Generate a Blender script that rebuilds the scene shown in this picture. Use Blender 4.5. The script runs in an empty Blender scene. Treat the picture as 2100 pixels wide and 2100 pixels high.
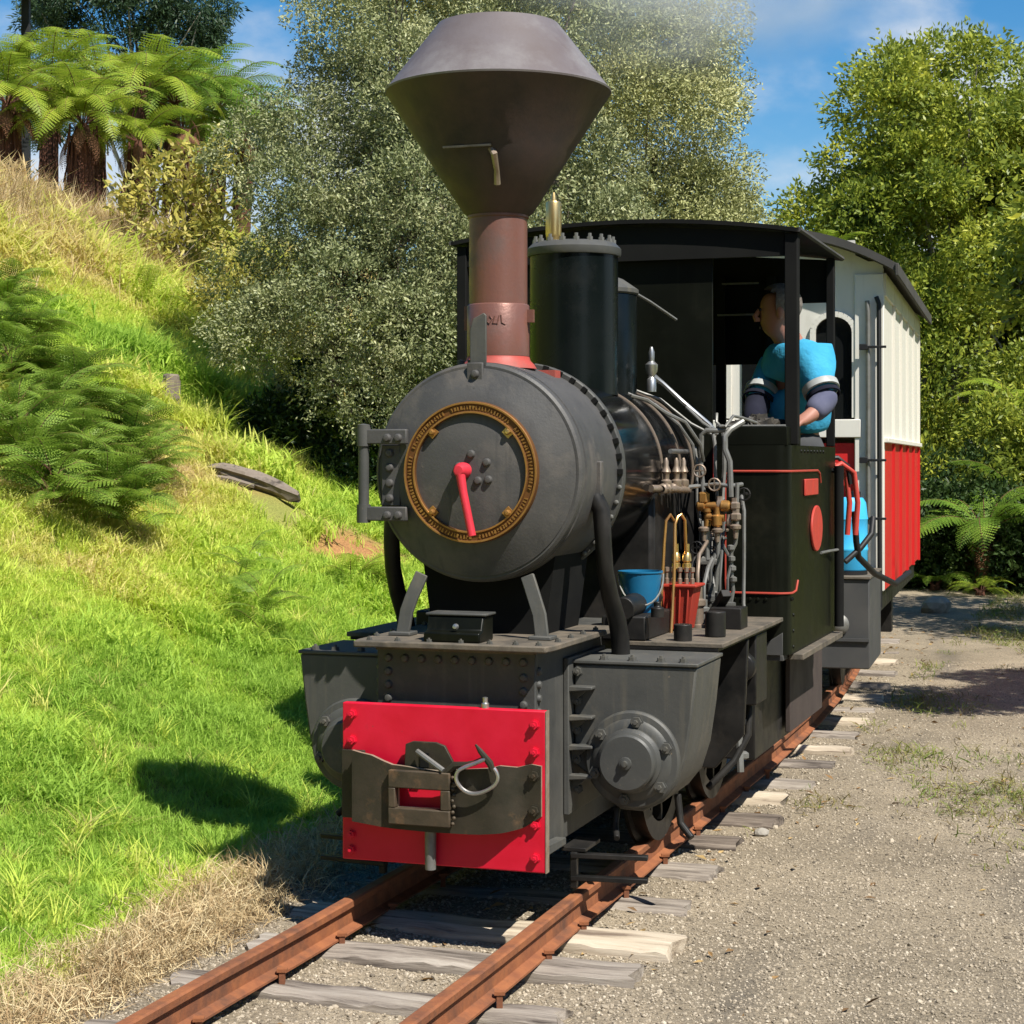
import bpy, bmesh, math, random
import numpy as np
from mathutils import Vector, Matrix, Euler

SC = bpy.context.scene
COL = SC.collection
rad = math.radians

# ------------------------------------------------------------------ camera
cam_d = bpy.data.cameras.new("camera")
cam_d.sensor_width = 36.0
cam_d.lens = 65.2
cam_d.shift_y = -0.0497
cam_d.clip_start = 0.05
cam_d.clip_end = 3000
cam = bpy.data.objects.new("camera", cam_d)
cam.location = (0, 0, 1.30)
cam.rotation_euler = (rad(90), 0, 0)
COL.objects.link(cam)
SC.camera = cam

# ------------------------------------------------------------------ sun and sky
SUN_DIR = Vector((0.365, -0.455, 0.81)).normalized()          # towards the sun
sun_d = bpy.data.lights.new("sun", 'SUN')
sun_d.energy = 5.0
sun_d.angle = rad(0.5)
sun_d.color = (1.0, 0.955, 0.87)
sun = bpy.data.objects.new("sun", sun_d)
sun.rotation_euler = SUN_DIR.to_track_quat('Z', 'Y').to_euler()
sun.location = (8, -8, 16)
COL.objects.link(sun)

world = bpy.data.worlds.new("World")
SC.world = world
world.use_nodes = True
wt = world.node_tree
wt.nodes.clear()


def wn(t, **kw):
    n = wt.nodes.new(t)
    for k, v in kw.items():
        setattr(n, k, v)
    return n


w_out = wn('ShaderNodeOutputWorld')
w_bg = wn('ShaderNodeBackground')
w_bg.inputs['Strength'].default_value = 0.055
w_sky = wn('ShaderNodeTexSky', sky_type='NISHITA', sun_disc=False)
w_sky.sun_elevation = math.asin(SUN_DIR.z)
w_sky.sun_rotation = math.atan2(SUN_DIR.x, SUN_DIR.y)
w_sky.air_density = 1.0
w_sky.dust_density = 0.4
w_sky.ozone_density = 1.6
w_hs = wn('ShaderNodeHueSaturation')
w_hs.inputs['Saturation'].default_value = 1.5
w_hs.inputs['Value'].default_value = 1.42
w_tc = wn('ShaderNodeTexCoord')
w_map = wn('ShaderNodeMapping')
w_map.inputs['Scale'].default_value = (1.0, 1.0, 1.7)
w_map.inputs['Location'].default_value = (0.36, 0.1, 0.22)
w_noise = wn('ShaderNodeTexNoise')
w_noise.inputs['Scale'].default_value = 5.5
w_noise.inputs['Detail'].default_value = 9
w_noise.inputs['Roughness'].default_value = 0.55
w_sep = wn('ShaderNodeSeparateXYZ')
w_lo = wn('ShaderNodeMapRange')
w_lo.inputs['From Min'].default_value = 0.42
w_lo.inputs['From Max'].default_value = 0.12
w_lo.inputs['To Min'].default_value = -0.16
w_lo.inputs['To Max'].default_value = 0.17
w_add = wn('ShaderNodeMath', operation='ADD')
w_ramp = wn('ShaderNodeMapRange', interpolation_type='SMOOTHSTEP')
w_ramp.inputs['From Min'].default_value = 0.50
w_ramp.inputs['From Max'].default_value = 0.76
w_mix = wn('ShaderNodeMix', data_type='RGBA')
w_mix.inputs['B'].default_value = (8.6, 9.0, 9.6, 1)
wl = wt.links.new
wl(w_sky.outputs[0], w_hs.inputs['Color'])
wl(w_tc.outputs['Generated'], w_map.inputs[0])
wl(w_map.outputs[0], w_noise.inputs['Vector'])
wl(w_tc.outputs['Generated'], w_sep.inputs[0])
wl(w_sep.outputs['Z'], w_lo.inputs['Value'])
wl(w_noise.outputs['Fac'], w_add.inputs[0])
wl(w_lo.outputs[0], w_add.inputs[1])
wl(w_add.outputs[0], w_ramp.inputs['Value'])
wl(w_ramp.outputs[0], w_mix.inputs['Factor'])
wl(w_hs.outputs[0], w_mix.inputs['A'])
wl(w_mix.outputs['Result'], w_bg.inputs['Color'])
wl(w_bg.outputs[0], w_out.inputs['Surface'])

SC.view_settings.view_transform = 'Standard'
SC.view_settings.look = 'None'
SC.view_settings.exposure = 0.74
SC.view_settings.gamma = 1.0
SC.view_settings.use_curve_mapping = False
SC.render.engine = 'CYCLES'
SC.cycles.max_bounces = 8
SC.cycles.transparent_max_bounces = 8
SC.cycles.volume_bounces = 1
SC.cycles.use_denoising = True

# ------------------------------------------------------------------ mesh helper


class MB:
    """collects simple shapes and links them as one mesh object"""

    def __init__(self):
        self.v, self.f, self.m = [], [], []

    def add(self, vs, fs, mi=0):
        o = len(self.v)
        self.v.extend([tuple(p) for p in vs])
        for f in fs:
            self.f.append(tuple(i + o for i in f))
            self.m.append(mi)
        return self

    def box(self, x0, x1, y0, y1, z0, z1, mi=0):
        vs = [(x, y, z) for z in (z0, z1) for y in (y0, y1) for x in (x0, x1)]
        return self.add(vs, [(0, 2, 3, 1), (4, 5, 7, 6), (0, 1, 5, 4), (2, 6, 7, 3), (0, 4, 6, 2), (1, 3, 7, 5)], mi)

    def bar(self, p0, p1, w, h, mi=0, up=(0, 0, 1)):
        p0, p1 = Vector(p0), Vector(p1)
        d = (p1 - p0).normalized()
        upv = Vector(up)
        if abs(d.dot(upv)) > 0.95:
            upv = Vector((1, 0, 0))
        s = d.cross(upv).normalized()
        t = s.cross(d).normalized()
        vs = []
        for p in (p0, p1):
            for a, b in ((-1, -1), (1, -1), (1, 1), (-1, 1)):
                vs.append(p + s * (a * w / 2) + t * (b * h / 2))
        return self.add(vs, [(0, 1, 2, 3), (7, 6, 5, 4), (0, 4, 5, 1), (1, 5, 6, 2), (2, 6, 7, 3), (3, 7, 4, 0)], mi)

    def lathe(self, prof, org=(0, 0, 0), axis=(0, 0, 1), n=32, mi=0, ref=None):
        ax = Vector(axis).normalized()
        r = Vector(ref) if ref else (Vector((1, 0, 0)) if abs(ax.x) < 0.9 else Vector((0, 1, 0)))
        s = (r - ax * r.dot(ax)).normalized()
        t = ax.cross(s)
        org = Vector(org)
        vs, fs, rings = [], [], []
        for (rr, h) in prof:
            if rr < 1e-6:
                rings.append([len(vs)])
                vs.append(org + ax * h)
            else:
                ids = []
                for i in range(n):
                    a = 2 * math.pi * i / n
                    ids.append(len(vs))
                    vs.append(org + ax * h + (s * math.cos(a) + t * math.sin(a)) * rr)
                rings.append(ids)
        for A, B in zip(rings, rings[1:]):
            if len(A) == 1 and len(B) == 1:
                continue
            if len(A) == 1:
                for i in range(n):
                    fs.append((A[0], B[i], B[(i + 1) % n]))
            elif len(B) == 1:
                for i in range(n):
                    fs.append((A[i], B[0], A[(i + 1) % n]))
            else:
                for i in range(n):
                    fs.append((A[i], B[i], B[(i + 1) % n], A[(i + 1) % n]))
        return self.add(vs, fs, mi)

    def cyl(self, p0, p1, r0, r1=None, n=16, mi=0):
        p0, p1 = Vector(p0), Vector(p1)
        r1 = r0 if r1 is None else r1
        L = (p1 - p0).length
        return self.lathe([(0, 0), (r0, 0), (r1, L), (0, L)], p0, p1 - p0, n, mi)

    def tube(self, pts, r, n=8, mi=0, caps=True):
        P = [Vector(p) for p in pts]
        R = r if isinstance(r, (list, tuple)) else [r] * len(P)
        T = []
        for i in range(len(P)):
            a = P[max(i - 1, 0)]
            b = P[min(i + 1, len(P) - 1)]
            T.append((b - a).normalized())
        u = T[0].orthogonal().normalized()
        vs, fs = [], []
        for i, p in enumerate(P):
            u = (u - T[i] * u.dot(T[i])).normalized()
            w = T[i].cross(u)
            for k in range(n):
                a = 2 * math.pi * k / n
                vs.append(p + (u * math.cos(a) + w * math.sin(a)) * R[i])
        for i in range(len(P) - 1):
            for k in range(n):
                k2 = (k + 1) % n
                fs.append((i * n + k, i * n + k2, (i + 1) * n + k2, (i + 1) * n + k))
        if caps:
            fs.append(tuple(range(n))[::-1])
            fs.append(tuple((len(P) - 1) * n + k for k in range(n)))
        return self.add(vs, fs, mi)

    def strip(self, pts, w, h, side=(1, 0, 0), mi=0):
        """flat bar swept along a bent line: w across, h thick"""
        P, sd = [Vector(p) for p in pts], Vector(side).normalized()
        vs, fs = [], []
        for i, p in enumerate(P):
            t = (P[min(i + 1, len(P) - 1)] - P[max(i - 1, 0)]).normalized()
            s2 = (sd - t * sd.dot(t)).normalized()
            n2 = t.cross(s2)
            for a, b in ((-1, -1), (1, -1), (1, 1), (-1, 1)):
                vs.append(p + s2 * (a * w / 2) + n2 * (b * h / 2))
        for i in range(len(P) - 1):
            for k in range(4):
                fs.append((i * 4 + k, i * 4 + (k + 1) % 4, i * 4 + 4 + (k + 1) % 4, i * 4 + 4 + k))
        fs += [(3, 2, 1, 0), tuple(len(P) * 4 - 4 + k for k in range(4))]
        return self.add(vs, fs, mi)

    def prism(self, poly, d0, d1, plane='xz', mi=0):
        """poly in the named plane, extruded along the third axis"""
        def P(a, b, d):
            return {'xz': (a, d, b), 'xy': (a, b, d), 'yz': (d, a, b)}[plane]
        n = len(poly)
        vs = [P(a, b, d0) for a, b in poly] + [P(a, b, d1) for a, b in poly]
        fs = [tuple(range(n)), tuple(range(2 * n - 1, n - 1, -1))]
        fs += [(i, i + n, (i + 1) % n + n, (i + 1) % n) for i in range(n)]
        return self.add(vs, fs, mi)

    def ball(self, c, r, nu=12, nv=8, sc=(1, 1, 1), mi=0):
        vs, fs = [], []
        for j in range(nv + 1):
            th = math.pi * j / nv
            for i in range(nu):
                a = 2 * math.pi * i / nu
                vs.append((c[0] + r * sc[0] * math.sin(th) * math.cos(a), c[1] + r * sc[1] * math.sin(th) * math.sin(a), c[2] + r * sc[2] * math.cos(th)))
        for j in range(nv):
            for i in range(nu):
                i2 = (i + 1) % nu
                fs.append((j * nu + i, (j + 1) * nu + i, (j + 1) * nu + i2, j * nu + i2))
        return self.add(vs, fs, mi)

    def mesh(self, name, mats, smooth=True, angle=38):
        me = bpy.data.meshes.new(name)
        me.from_pydata(self.v, [], self.f)
        mats = mats if isinstance(mats, (list, tuple)) else [mats]
        for m in mats:
            me.materials.append(m)
        if len(mats) > 1:
            me.polygons.foreach_set('material_index', self.m)
        bm = bmesh.new()
        bm.from_mesh(me)
        bmesh.ops.remove_doubles(bm, verts=bm.verts, dist=1e-6)
        bmesh.ops.recalc_face_normals(bm, faces=bm.faces)
        bm.to_mesh(me)
        bm.free()
        if smooth:
            me.shade_smooth()
            me.set_sharp_from_angle(angle=rad(angle))
        return me

    def build(self, name, mats, parent=None, smooth=True, angle=38, bevel=0.0, seg=2):
        o = bpy.data.objects.new(name, self.mesh(name, mats, smooth, angle))
        COL.objects.link(o)
        if parent is not None:
            o.parent = parent
        if bevel:
            md = o.modifiers.new("edge", 'BEVEL')
            md.width = bevel
            md.segments = seg
            md.limit_method = 'ANGLE'
            md.angle_limit = rad(40)
        return o


def link_mesh(name, me, parent=None, loc=(0, 0, 0), rot=(0, 0, 0), sc=(1, 1, 1)):
    o = bpy.data.objects.new(name, me)
    COL.objects.link(o)
    if parent is not None:
        o.parent = parent
    o.location, o.rotation_euler, o.scale = loc, rot, sc
    return o


def tag(o, label=None, cat=None, group=None, kind=None):
    if label:
        o['label'] = label
    if cat:
        o['category'] = cat
    if group:
        o['group'] = group
    if kind:
        o['kind'] = kind
    return o


def empty(name, loc, rz=0.0):
    o = bpy.data.objects.new(name, None)
    o.empty_display_size = 0.2
    o.location = loc
    o.rotation_euler = (0, 0, rz)
    COL.objects.link(o)
    return o


# ------------------------------------------------------------------ materials
def new_mat(name):
    m = bpy.data.materials.new(name)
    m.use_nodes = True
    nt = m.node_tree
    bs = nt.nodes['Principled BSDF']
    return m, nt, bs, nt.links.new


def nnode(nt, t, vals=None, **kw):
    n = nt.nodes.new(t)
    for k, v in kw.items():
        setattr(n, k, v)
    if vals:
        for k, v in vals.items():
            n.inputs[k].default_value = v
    return n


def c4(c):
    return (c[0], c[1], c[2], 1.0)


def surf(name, col, col2=None, rough=0.5, rough2=None, metal=0.0, scale=6.0, detail=6, lo=0.35, hi=0.7, bump=0.0, bscale=40.0,
         dirt=None, damt=(0.55, 0.75), dscale=3.0, drough=0.8, stretch=(1, 1, 1), spec=0.32, coat=0.0, bdist=0.004, streak=None, samt=(0.56, 0.78), chips=None):
    """painted, metal or wooden surface: two tones by noise, wear/dirt by a second noise, fine bump"""
    m, nt, bs, L = new_mat(name)
    tc = nnode(nt, 'ShaderNodeTexCoord')
    mp = nnode(nt, 'ShaderNodeMapping', {'Scale': stretch})
    L(tc.outputs['Object'], mp.inputs[0])
    n1 = nnode(nt, 'ShaderNodeTexNoise', {'Scale': scale, 'Detail': detail, 'Roughness': 0.6})
    L(mp.outputs[0], n1.inputs['Vector'])
    mr = nnode(nt, 'ShaderNodeMapRange', {'From Min': lo, 'From Max': hi})
    L(n1.outputs['Fac'], mr.inputs['Value'])
    mx = nnode(nt, 'ShaderNodeMix', {'A': c4(col), 'B': c4(col2 or tuple(x * 0.75 for x in col))}, data_type='RGBA')
    L(mr.outputs[0], mx.inputs['Factor'])
    out = mx.outputs['Result']
    rmx = nnode(nt, 'ShaderNodeMapRange', {'From Min': lo, 'From Max': hi, 'To Min': rough, 'To Max': rough2 if rough2 is not None else min(rough * 1.25, 1)})
    L(n1.outputs['Fac'], rmx.inputs['Value'])
    rout = rmx.outputs[0]
    bs.inputs['Metallic'].default_value = metal
    if dirt:
        n2 = nnode(nt, 'ShaderNodeTexNoise', {'Scale': dscale, 'Detail': 9, 'Roughness': 0.68})
        L(mp.outputs[0], n2.inputs['Vector'])
        m2 = nnode(nt, 'ShaderNodeMapRange', {'From Min': damt[0], 'From Max': damt[1]})
        L(n2.outputs['Fac'], m2.inputs['Value'])
        x2 = nnode(nt, 'ShaderNodeMix', {'B': c4(dirt)}, data_type='RGBA')
        L(out, x2.inputs['A'])
        L(m2.outputs[0], x2.inputs['Factor'])
        out = x2.outputs['Result']
        r2 = nnode(nt, 'ShaderNodeMix', {'B': drough}, data_type='FLOAT')
        L(rout, r2.inputs['A'])
        L(m2.outputs[0], r2.inputs['Factor'])
        rout = r2.outputs[0]
        if metal:
            r3 = nnode(nt, 'ShaderNodeMapRange', {'To Min': metal, 'To Max': metal * 0.2})
            L(m2.outputs[0], r3.inputs['Value'])
            L(r3.outputs[0], bs.inputs['Metallic'])
    if streak:
        ms = nnode(nt, 'ShaderNodeMapping', {'Scale': (26, 26, 1.1)})
        L(tc.outputs['Object'], ms.inputs[0])
        ns = nnode(nt, 'ShaderNodeTexNoise', {'Scale': 1.0, 'Detail': 5, 'Roughness': 0.6})
        L(ms.outputs[0], ns.inputs['Vector'])
        m4 = nnode(nt, 'ShaderNodeMapRange', {'From Min': samt[0], 'From Max': samt[1], 'To Max': 0.85})
        L(ns.outputs['Fac'], m4.inputs['Value'])
        x4 = nnode(nt, 'ShaderNodeMix', {'B': c4(streak)}, data_type='RGBA')
        L(out, x4.inputs['A'])
        L(m4.outputs[0], x4.inputs['Factor'])
        out = x4.outputs['Result']
    if chips:
        nc = nnode(nt, 'ShaderNodeTexNoise', {'Scale': 34.0, 'Detail': 7, 'Roughness': 0.75})
        L(mp.outputs[0], nc.inputs['Vector'])
        m5 = nnode(nt, 'ShaderNodeMapRange', {'From Min': 0.66, 'From Max': 0.70})
        L(nc.outputs['Fac'], m5.inputs['Value'])
        x5 = nnode(nt, 'ShaderNodeMix', {'B': c4(chips)}, data_type='RGBA')
        L(out, x5.inputs['A'])
        L(m5.outputs[0], x5.inputs['Factor'])
        out = x5.outputs['Result']
    L(out, bs.inputs['Base Color'])
    L(rout, bs.inputs['Roughness'])
    bs.inputs['Specular IOR Level'].default_value = spec
    bs.inputs['Coat Weight'].default_value = coat
    if bump:
        n3 = nnode(nt, 'ShaderNodeTexNoise', {'Scale': bscale, 'Detail': 5, 'Roughness': 0.6})
        L(mp.outputs[0], n3.inputs['Vector'])
        bp = nnode(nt, 'ShaderNodeBump', {'Strength': bump, 'Distance': bdist})
        L(n3.outputs['Fac'], bp.inputs['Height'])
        L(bp.outputs[0], bs.inputs['Normal'])
    return m


M = {}
M['smokebox'] = surf('smokebox_black', (0.050, 0.049, 0.048), (0.075, 0.071, 0.067), rough=0.50, rough2=0.66, scale=4, dirt=(0.135, 0.115, 0.095), damt=(0.52, 0.80), dscale=3.6, bump=0.2, bscale=110, spec=0.4, streak=(0.035, 0.034, 0.034), chips=(0.15, 0.13, 0.11))
M['grey_black'] = surf('frame_grey_black', (0.045, 0.046, 0.044), (0.068, 0.067, 0.061), rough=0.48, rough2=0.68, scale=7, dirt=(0.125, 0.11, 0.088), damt=(0.55, 0.82), dscale=5, bump=0.18, bscale=90, streak=(0.10, 0.094, 0.08), chips=(0.16, 0.13, 0.10))
M['cyl_grey'] = surf('cylinder_grey', (0.054, 0.055, 0.052), (0.085, 0.083, 0.074), rough=0.48, rough2=0.68, scale=4, dirt=(0.16, 0.135, 0.098), damt=(0.54, 0.84), dscale=3.2, bump=0.15, bscale=70, streak=(0.11, 0.10, 0.078), chips=(0.18, 0.14, 0.10))
M['oily_shade'] = surf('oily_shade_black', (0.009, 0.009, 0.009), (0.022, 0.020, 0.018), rough=0.35, rough2=0.6, scale=9, dirt=(0.028, 0.023, 0.018), damt=(0.55, 0.8), dscale=8, spec=0.22)  # oil black, also standing in for the shadow on wheels and rods
M['gloss'] = surf('boiler_gloss_black', (0.0040, 0.0040, 0.0045), (0.006, 0.006, 0.006), rough=0.10, rough2=0.2, scale=4, dirt=(0.02, 0.018, 0.016), damt=(0.6, 0.9), dscale=6, drough=0.4, spec=0.5)
M['dome'] = surf('dome_black', (0.003, 0.005, 0.005), (0.005, 0.007, 0.007), rough=0.20, rough2=0.32, scale=4, spec=0.22, dirt=(0.016, 0.016, 0.015), damt=(0.58, 0.9), drough=0.5)
M['cabblack'] = surf('cab_green_black', (0.004, 0.0045, 0.003), (0.007, 0.008, 0.005), rough=0.3, rough2=0.45, scale=3, dirt=(0.018, 0.017, 0.010), damt=(0.58, 0.9), dscale=4, drough=0.6, spec=0.13, streak=(0.014, 0.014, 0.009))
M['flatblack'] = surf('flat_black', (0.006, 0.006, 0.006), (0.011, 0.011, 0.010), rough=0.75, rough2=0.9, scale=5, spec=0.12)
M['chimney_rust'] = surf('chimney_rust', (0.20, 0.088, 0.066), (0.155, 0.078, 0.064), rough=0.30, rough2=0.48, metal=0.25, scale=9, dirt=(0.10, 0.07, 0.062), damt=(0.5, 0.75), dscale=6, drough=0.6, bump=0.2, bscale=80)
M['cap_rust'] = surf('chimney_cap_rust', (0.135, 0.116, 0.116), (0.098, 0.076, 0.072), rough=0.40, rough2=0.6, scale=4, dirt=(0.20, 0.187, 0.182), damt=(0.48, 0.72), dscale=3.2, drough=0.42, bump=0.15, bscale=60)
M['cone_shade_rust'] = surf('chimney_cone_shade_rust', (0.050, 0.032, 0.028), (0.075, 0.042, 0.035), rough=0.45, rough2=0.65, scale=4, dirt=(0.028, 0.024, 0.022), damt=(0.45, 0.7), dscale=2.5, bump=0.15, bscale=60)  # rust with the shade of the cone's underside put into its colour
M['redlead'] = surf('red_lead', (0.38, 0.06, 0.045), (0.24, 0.075, 0.06), rough=0.5, scale=14, bump=0.2)
M['beam_red'] = surf('beam_red', (0.52, 0.004, 0.022), (0.60, 0.010, 0.036), rough=0.42, rough2=0.55, scale=7, dirt=(0.30, 0.02, 0.02), damt=(0.60, 0.85), dscale=7, bump=0.18, bscale=22, chips=(0.25, 0.05, 0.045))
M['lever_red'] = surf('lever_red', (0.60, 0.035, 0.055), rough=0.35, scale=20)
M['line_red'] = surf('lining_red', (0.38, 0.045, 0.03), (0.30, 0.05, 0.03), rough=0.5, scale=20)
M['plate_red'] = surf('plate_red', (0.46, 0.045, 0.032), (0.36, 0.05, 0.035), rough=0.5, scale=14, bump=0.2)
M['plate_steel'] = surf('flame_cut_steel', (0.026, 0.025, 0.017), (0.050, 0.040, 0.027), rough=0.42, rough2=0.6, metal=0.25, scale=9, dirt=(0.13, 0.075, 0.035), damt=(0.58, 0.78), dscale=10, bump=0.2, bscale=60)
M['slot_steel'] = surf('slot_steel', (0.045, 0.038, 0.026), (0.085, 0.062, 0.040), rough=0.45, rough2=0.65, metal=0.2, scale=12, dirt=(0.15, 0.085, 0.04), damt=(0.55, 0.75), dscale=14, bump=0.25, bscale=60)
M['cut_edge'] = surf('cut_edge_steel', (0.30, 0.25, 0.19), (0.20, 0.14, 0.09), rough=0.5, metal=0.3, scale=30)
M['deck'] = surf('dirty_deck', (0.085, 0.075, 0.058), (0.15, 0.12, 0.088), rough=0.7, rough2=0.85, scale=14, dirt=(0.035, 0.032, 0.028), damt=(0.5, 0.72), dscale=9, bump=0.35, bscale=70)
M['steel'] = surf('bright_steel', (0.55, 0.55, 0.54), (0.38, 0.37, 0.35), rough=0.32, metal=0.9, scale=25)
M['greypipe'] = surf('grey_pipe', (0.20, 0.20, 0.19), (0.13, 0.125, 0.11), rough=0.45, metal=0.4, scale=25)
M['brass'] = surf('aged_brass', (0.45, 0.235, 0.065), (0.33, 0.165, 0.05), rough=0.38, rough2=0.5, metal=0.7, scale=18, dirt=(0.20, 0.13, 0.06), damt=(0.55, 0.8), dscale=30)
M['brass_dark'] = surf('dark_brass', (0.17, 0.075, 0.022), (0.12, 0.05, 0.018), rough=0.5, metal=0.45, scale=30)
M['brass_pale'] = surf('polished_brass', (0.75, 0.53, 0.22), (0.6, 0.42, 0.17), rough=0.28, metal=0.9, scale=20)
M['bronze'] = surf('bronze_fittings', (0.32, 0.25, 0.20), (0.22, 0.17, 0.12), rough=0.42, metal=0.6, scale=40)
M['copper'] = surf('copper_pipe', (0.75, 0.40, 0.14), (0.6, 0.31, 0.12), rough=0.3, metal=0.9, scale=30)
M['rail'] = surf('rail_rust', (0.27, 0.100, 0.040), (0.18, 0.064, 0.030), rough=0.75, rough2=0.9, scale=16, dirt=(0.085, 0.042, 0.028), damt=(0.48, 0.70), dscale=6, bump=0.35, bscale=120, spec=0.3)
M['bluepaint'] = surf('blue_enamel', (0.010, 0.13, 0.26), (0.010, 0.10, 0.21), rough=0.35, scale=9)
M['cyan'] = surf('cyan_plastic', (0.05, 0.42, 0.72), (0.04, 0.36, 0.66), rough=0.4, scale=6)
M['redbox'] = surf('faded_red_box', (0.36, 0.032, 0.016), (0.27, 0.028, 0.016), rough=0.55, scale=12, dirt=(0.10, 0.03, 0.02), damt=(0.58, 0.8), dscale=14)
M['cream'] = surf('cream_paint', (0.66, 0.635, 0.57), (0.57, 0.55, 0.49), rough=0.5, scale=3, dirt=(0.40, 0.37, 0.30), damt=(0.58, 0.88), dscale=3, stretch=(1, 1, 0.35), streak=(0.42, 0.39, 0.32), samt=(0.6, 0.85))
M['carriage_red'] = surf('carriage_red', (0.56, 0.022, 0.022), (0.47, 0.020, 0.02), rough=0.38, scale=4, stretch=(1, 1, 0.35), streak=(0.34, 0.03, 0.025), samt=(0.6, 0.85))
M['rooffelt'] = surf('carriage_roof', (0.045, 0.043, 0.04), (0.07, 0.066, 0.06), rough=0.75, scale=5)
M['charcoal'] = surf('charcoal_platform', (0.050, 0.051, 0.052), (0.07, 0.068, 0.064), rough=0.55, scale=5, dirt=(0.10, 0.085, 0.07), damt=(0.6, 0.85), dscale=4)
M['brownside'] = surf('brown_underside', (0.06, 0.045, 0.040), (0.045, 0.034, 0.030), rough=0.7, scale=7)
M['rubber'] = surf('black_rubber', (0.012, 0.012, 0.013), rough=0.5, scale=8)
M['coal'] = surf('coal', (0.02, 0.018, 0.015), (0.06, 0.052, 0.04), rough=0.4, rough2=0.7, scale=30)
M['skin'] = surf('skin', (0.34, 0.16, 0.115), (0.28, 0.125, 0.09), rough=0.5, scale=9)
M['hair'] = surf('grey_hair', (0.12, 0.10, 0.085), (0.20, 0.18, 0.16), rough=0.8, scale=60, bump=0.8, bscale=60, bdist=0.01)
M['hivis'] = surf('cyan_shirt', (0.045, 0.31, 0.50), (0.03, 0.24, 0.42), rough=0.8, scale=9, bump=0.7, bscale=5, bdist=0.03, spec=0.2)
M['navy'] = surf('navy_sleeve', (0.11, 0.115, 0.17), (0.075, 0.08, 0.13), rough=0.85, scale=10, spec=0.2)
M['navydark'] = surf('navy_dark', (0.012, 0.013, 0.025), rough=0.85, scale=10, spec=0.2)
M['tape'] = surf('silver_tape', (0.36, 0.37, 0.36), (0.28, 0.29, 0.29), rough=0.5, scale=30)
M['trousers'] = surf('dark_grey_trousers', (0.065, 0.067, 0.070), (0.045, 0.046, 0.05), rough=0.9, scale=8, spec=0.15)
M['stone'] = surf('grey_stone', (0.24, 0.22, 0.19), (0.36, 0.33, 0.28), rough=0.85, scale=10, dirt=(0.10, 0.095, 0.08), damt=(0.52, 0.72), dscale=7, bump=0.5, bscale=25)
M['bark'] = surf('bark', (0.10, 0.075, 0.055), (0.17, 0.14, 0.11), rough=0.9, scale=8, stretch=(1, 1, 0.25), bump=0.6, bscale=25)
M['palebark'] = surf('pale_bark', (0.33, 0.29, 0.24), (0.22, 0.19, 0.155), rough=0.85, scale=10, stretch=(1, 1, 0.3), bump=0.4)
M['fernbark'] = surf('fern_trunk', (0.15, 0.062, 0.038), (0.055, 0.028, 0.02), rough=0.95, scale=20, stretch=(1, 1, 0.10), bump=0.8, bscale=40)
M['deadfern'] = surf('dead_frond', (0.22, 0.11, 0.055), (0.16, 0.075, 0.04), rough=0.9, scale=12)
M['deadwood'] = surf('weathered_log', (0.15, 0.12, 0.095), (0.24, 0.20, 0.16), rough=0.9, scale=9, dirt=(0.05, 0.04, 0.032), damt=(0.5, 0.68), dscale=9, bump=0.7, bscale=30)
M['shed'] = surf('shed_dark', (0.02, 0.022, 0.025), rough=0.7, scale=4)
M['glass'] = surf('window_glass', (0.01, 0.011, 0.011), rough=0.06, scale=2, spec=0.6)
M['gravelstone'] = surf('gravel_stone', (0.34, 0.30, 0.24), (0.22, 0.195, 0.165), rough=0.85, scale=30)


def sleeper_mat(name, a, b, dark):
    m, nt, bs, L = new_mat(name)
    tc = nnode(nt, 'ShaderNodeTexCoord')
    mp = nnode(nt, 'ShaderNodeMapping', {'Scale': (1.6, 26, 26)})
    L(tc.outputs['Object'], mp.inputs[0])
    oi = nnode(nt, 'ShaderNodeObjectInfo')
    ad = nnode(nt, 'ShaderNodeVectorMath', operation='ADD')
    L(mp.outputs[0], ad.inputs[0])
    sc_ = nnode(nt, 'ShaderNodeMath', {1: 57.0}, operation='MULTIPLY')
    L(oi.outputs['Random'], sc_.inputs[0])
    L(sc_.outputs[0], ad.inputs[1])
    n1 = nnode(nt, 'ShaderNodeTexNoise', {'Scale': 1.0, 'Detail': 8, 'Roughness': 0.7})
    L(ad.outputs[0], n1.inputs['Vector'])
    cr = nnode(nt, 'ShaderNodeValToRGB')
    cr.color_ramp.elements[0].position = 0.36
    cr.color_ramp.elements[0].color = c4(dark)
    cr.color_ramp.elements[1].position = 0.66
    cr.color_ramp.elements[1].color = c4(a)
    e = cr.color_ramp.elements.new(0.5)
    e.color = c4(b)
    L(n1.outputs['Fac'], cr.inputs[0])
    L(cr.outputs[0], bs.inputs['Base Color'])
    bs.inputs['Roughness'].default_value = 0.9
    bs.inputs['Specular IOR Level'].default_value = 0.2
    bp = nnode(nt, 'ShaderNodeBump', {'Strength': 0.8, 'Distance': 0.008})
    L(n1.outputs['Fac'], bp.inputs['Height'])
    L(bp.outputs[0], bs.inputs['Normal'])
    return m


M['sleeper_grey'] = sleeper_mat('sleeper_grey', (0.36, 0.32, 0.27), (0.24, 0.205, 0.17), (0.06, 0.048, 0.04))
M['sleeper_pale'] = sleeper_mat('sleeper_pale', (0.52, 0.45, 0.35), (0.42, 0.35, 0.26), (0.16, 0.12, 0.09))
M['sleeper_dark'] = sleeper_mat('sleeper_dark', (0.24, 0.20, 0.16), (0.13, 0.105, 0.085), (0.04, 0.032, 0.026))


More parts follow.
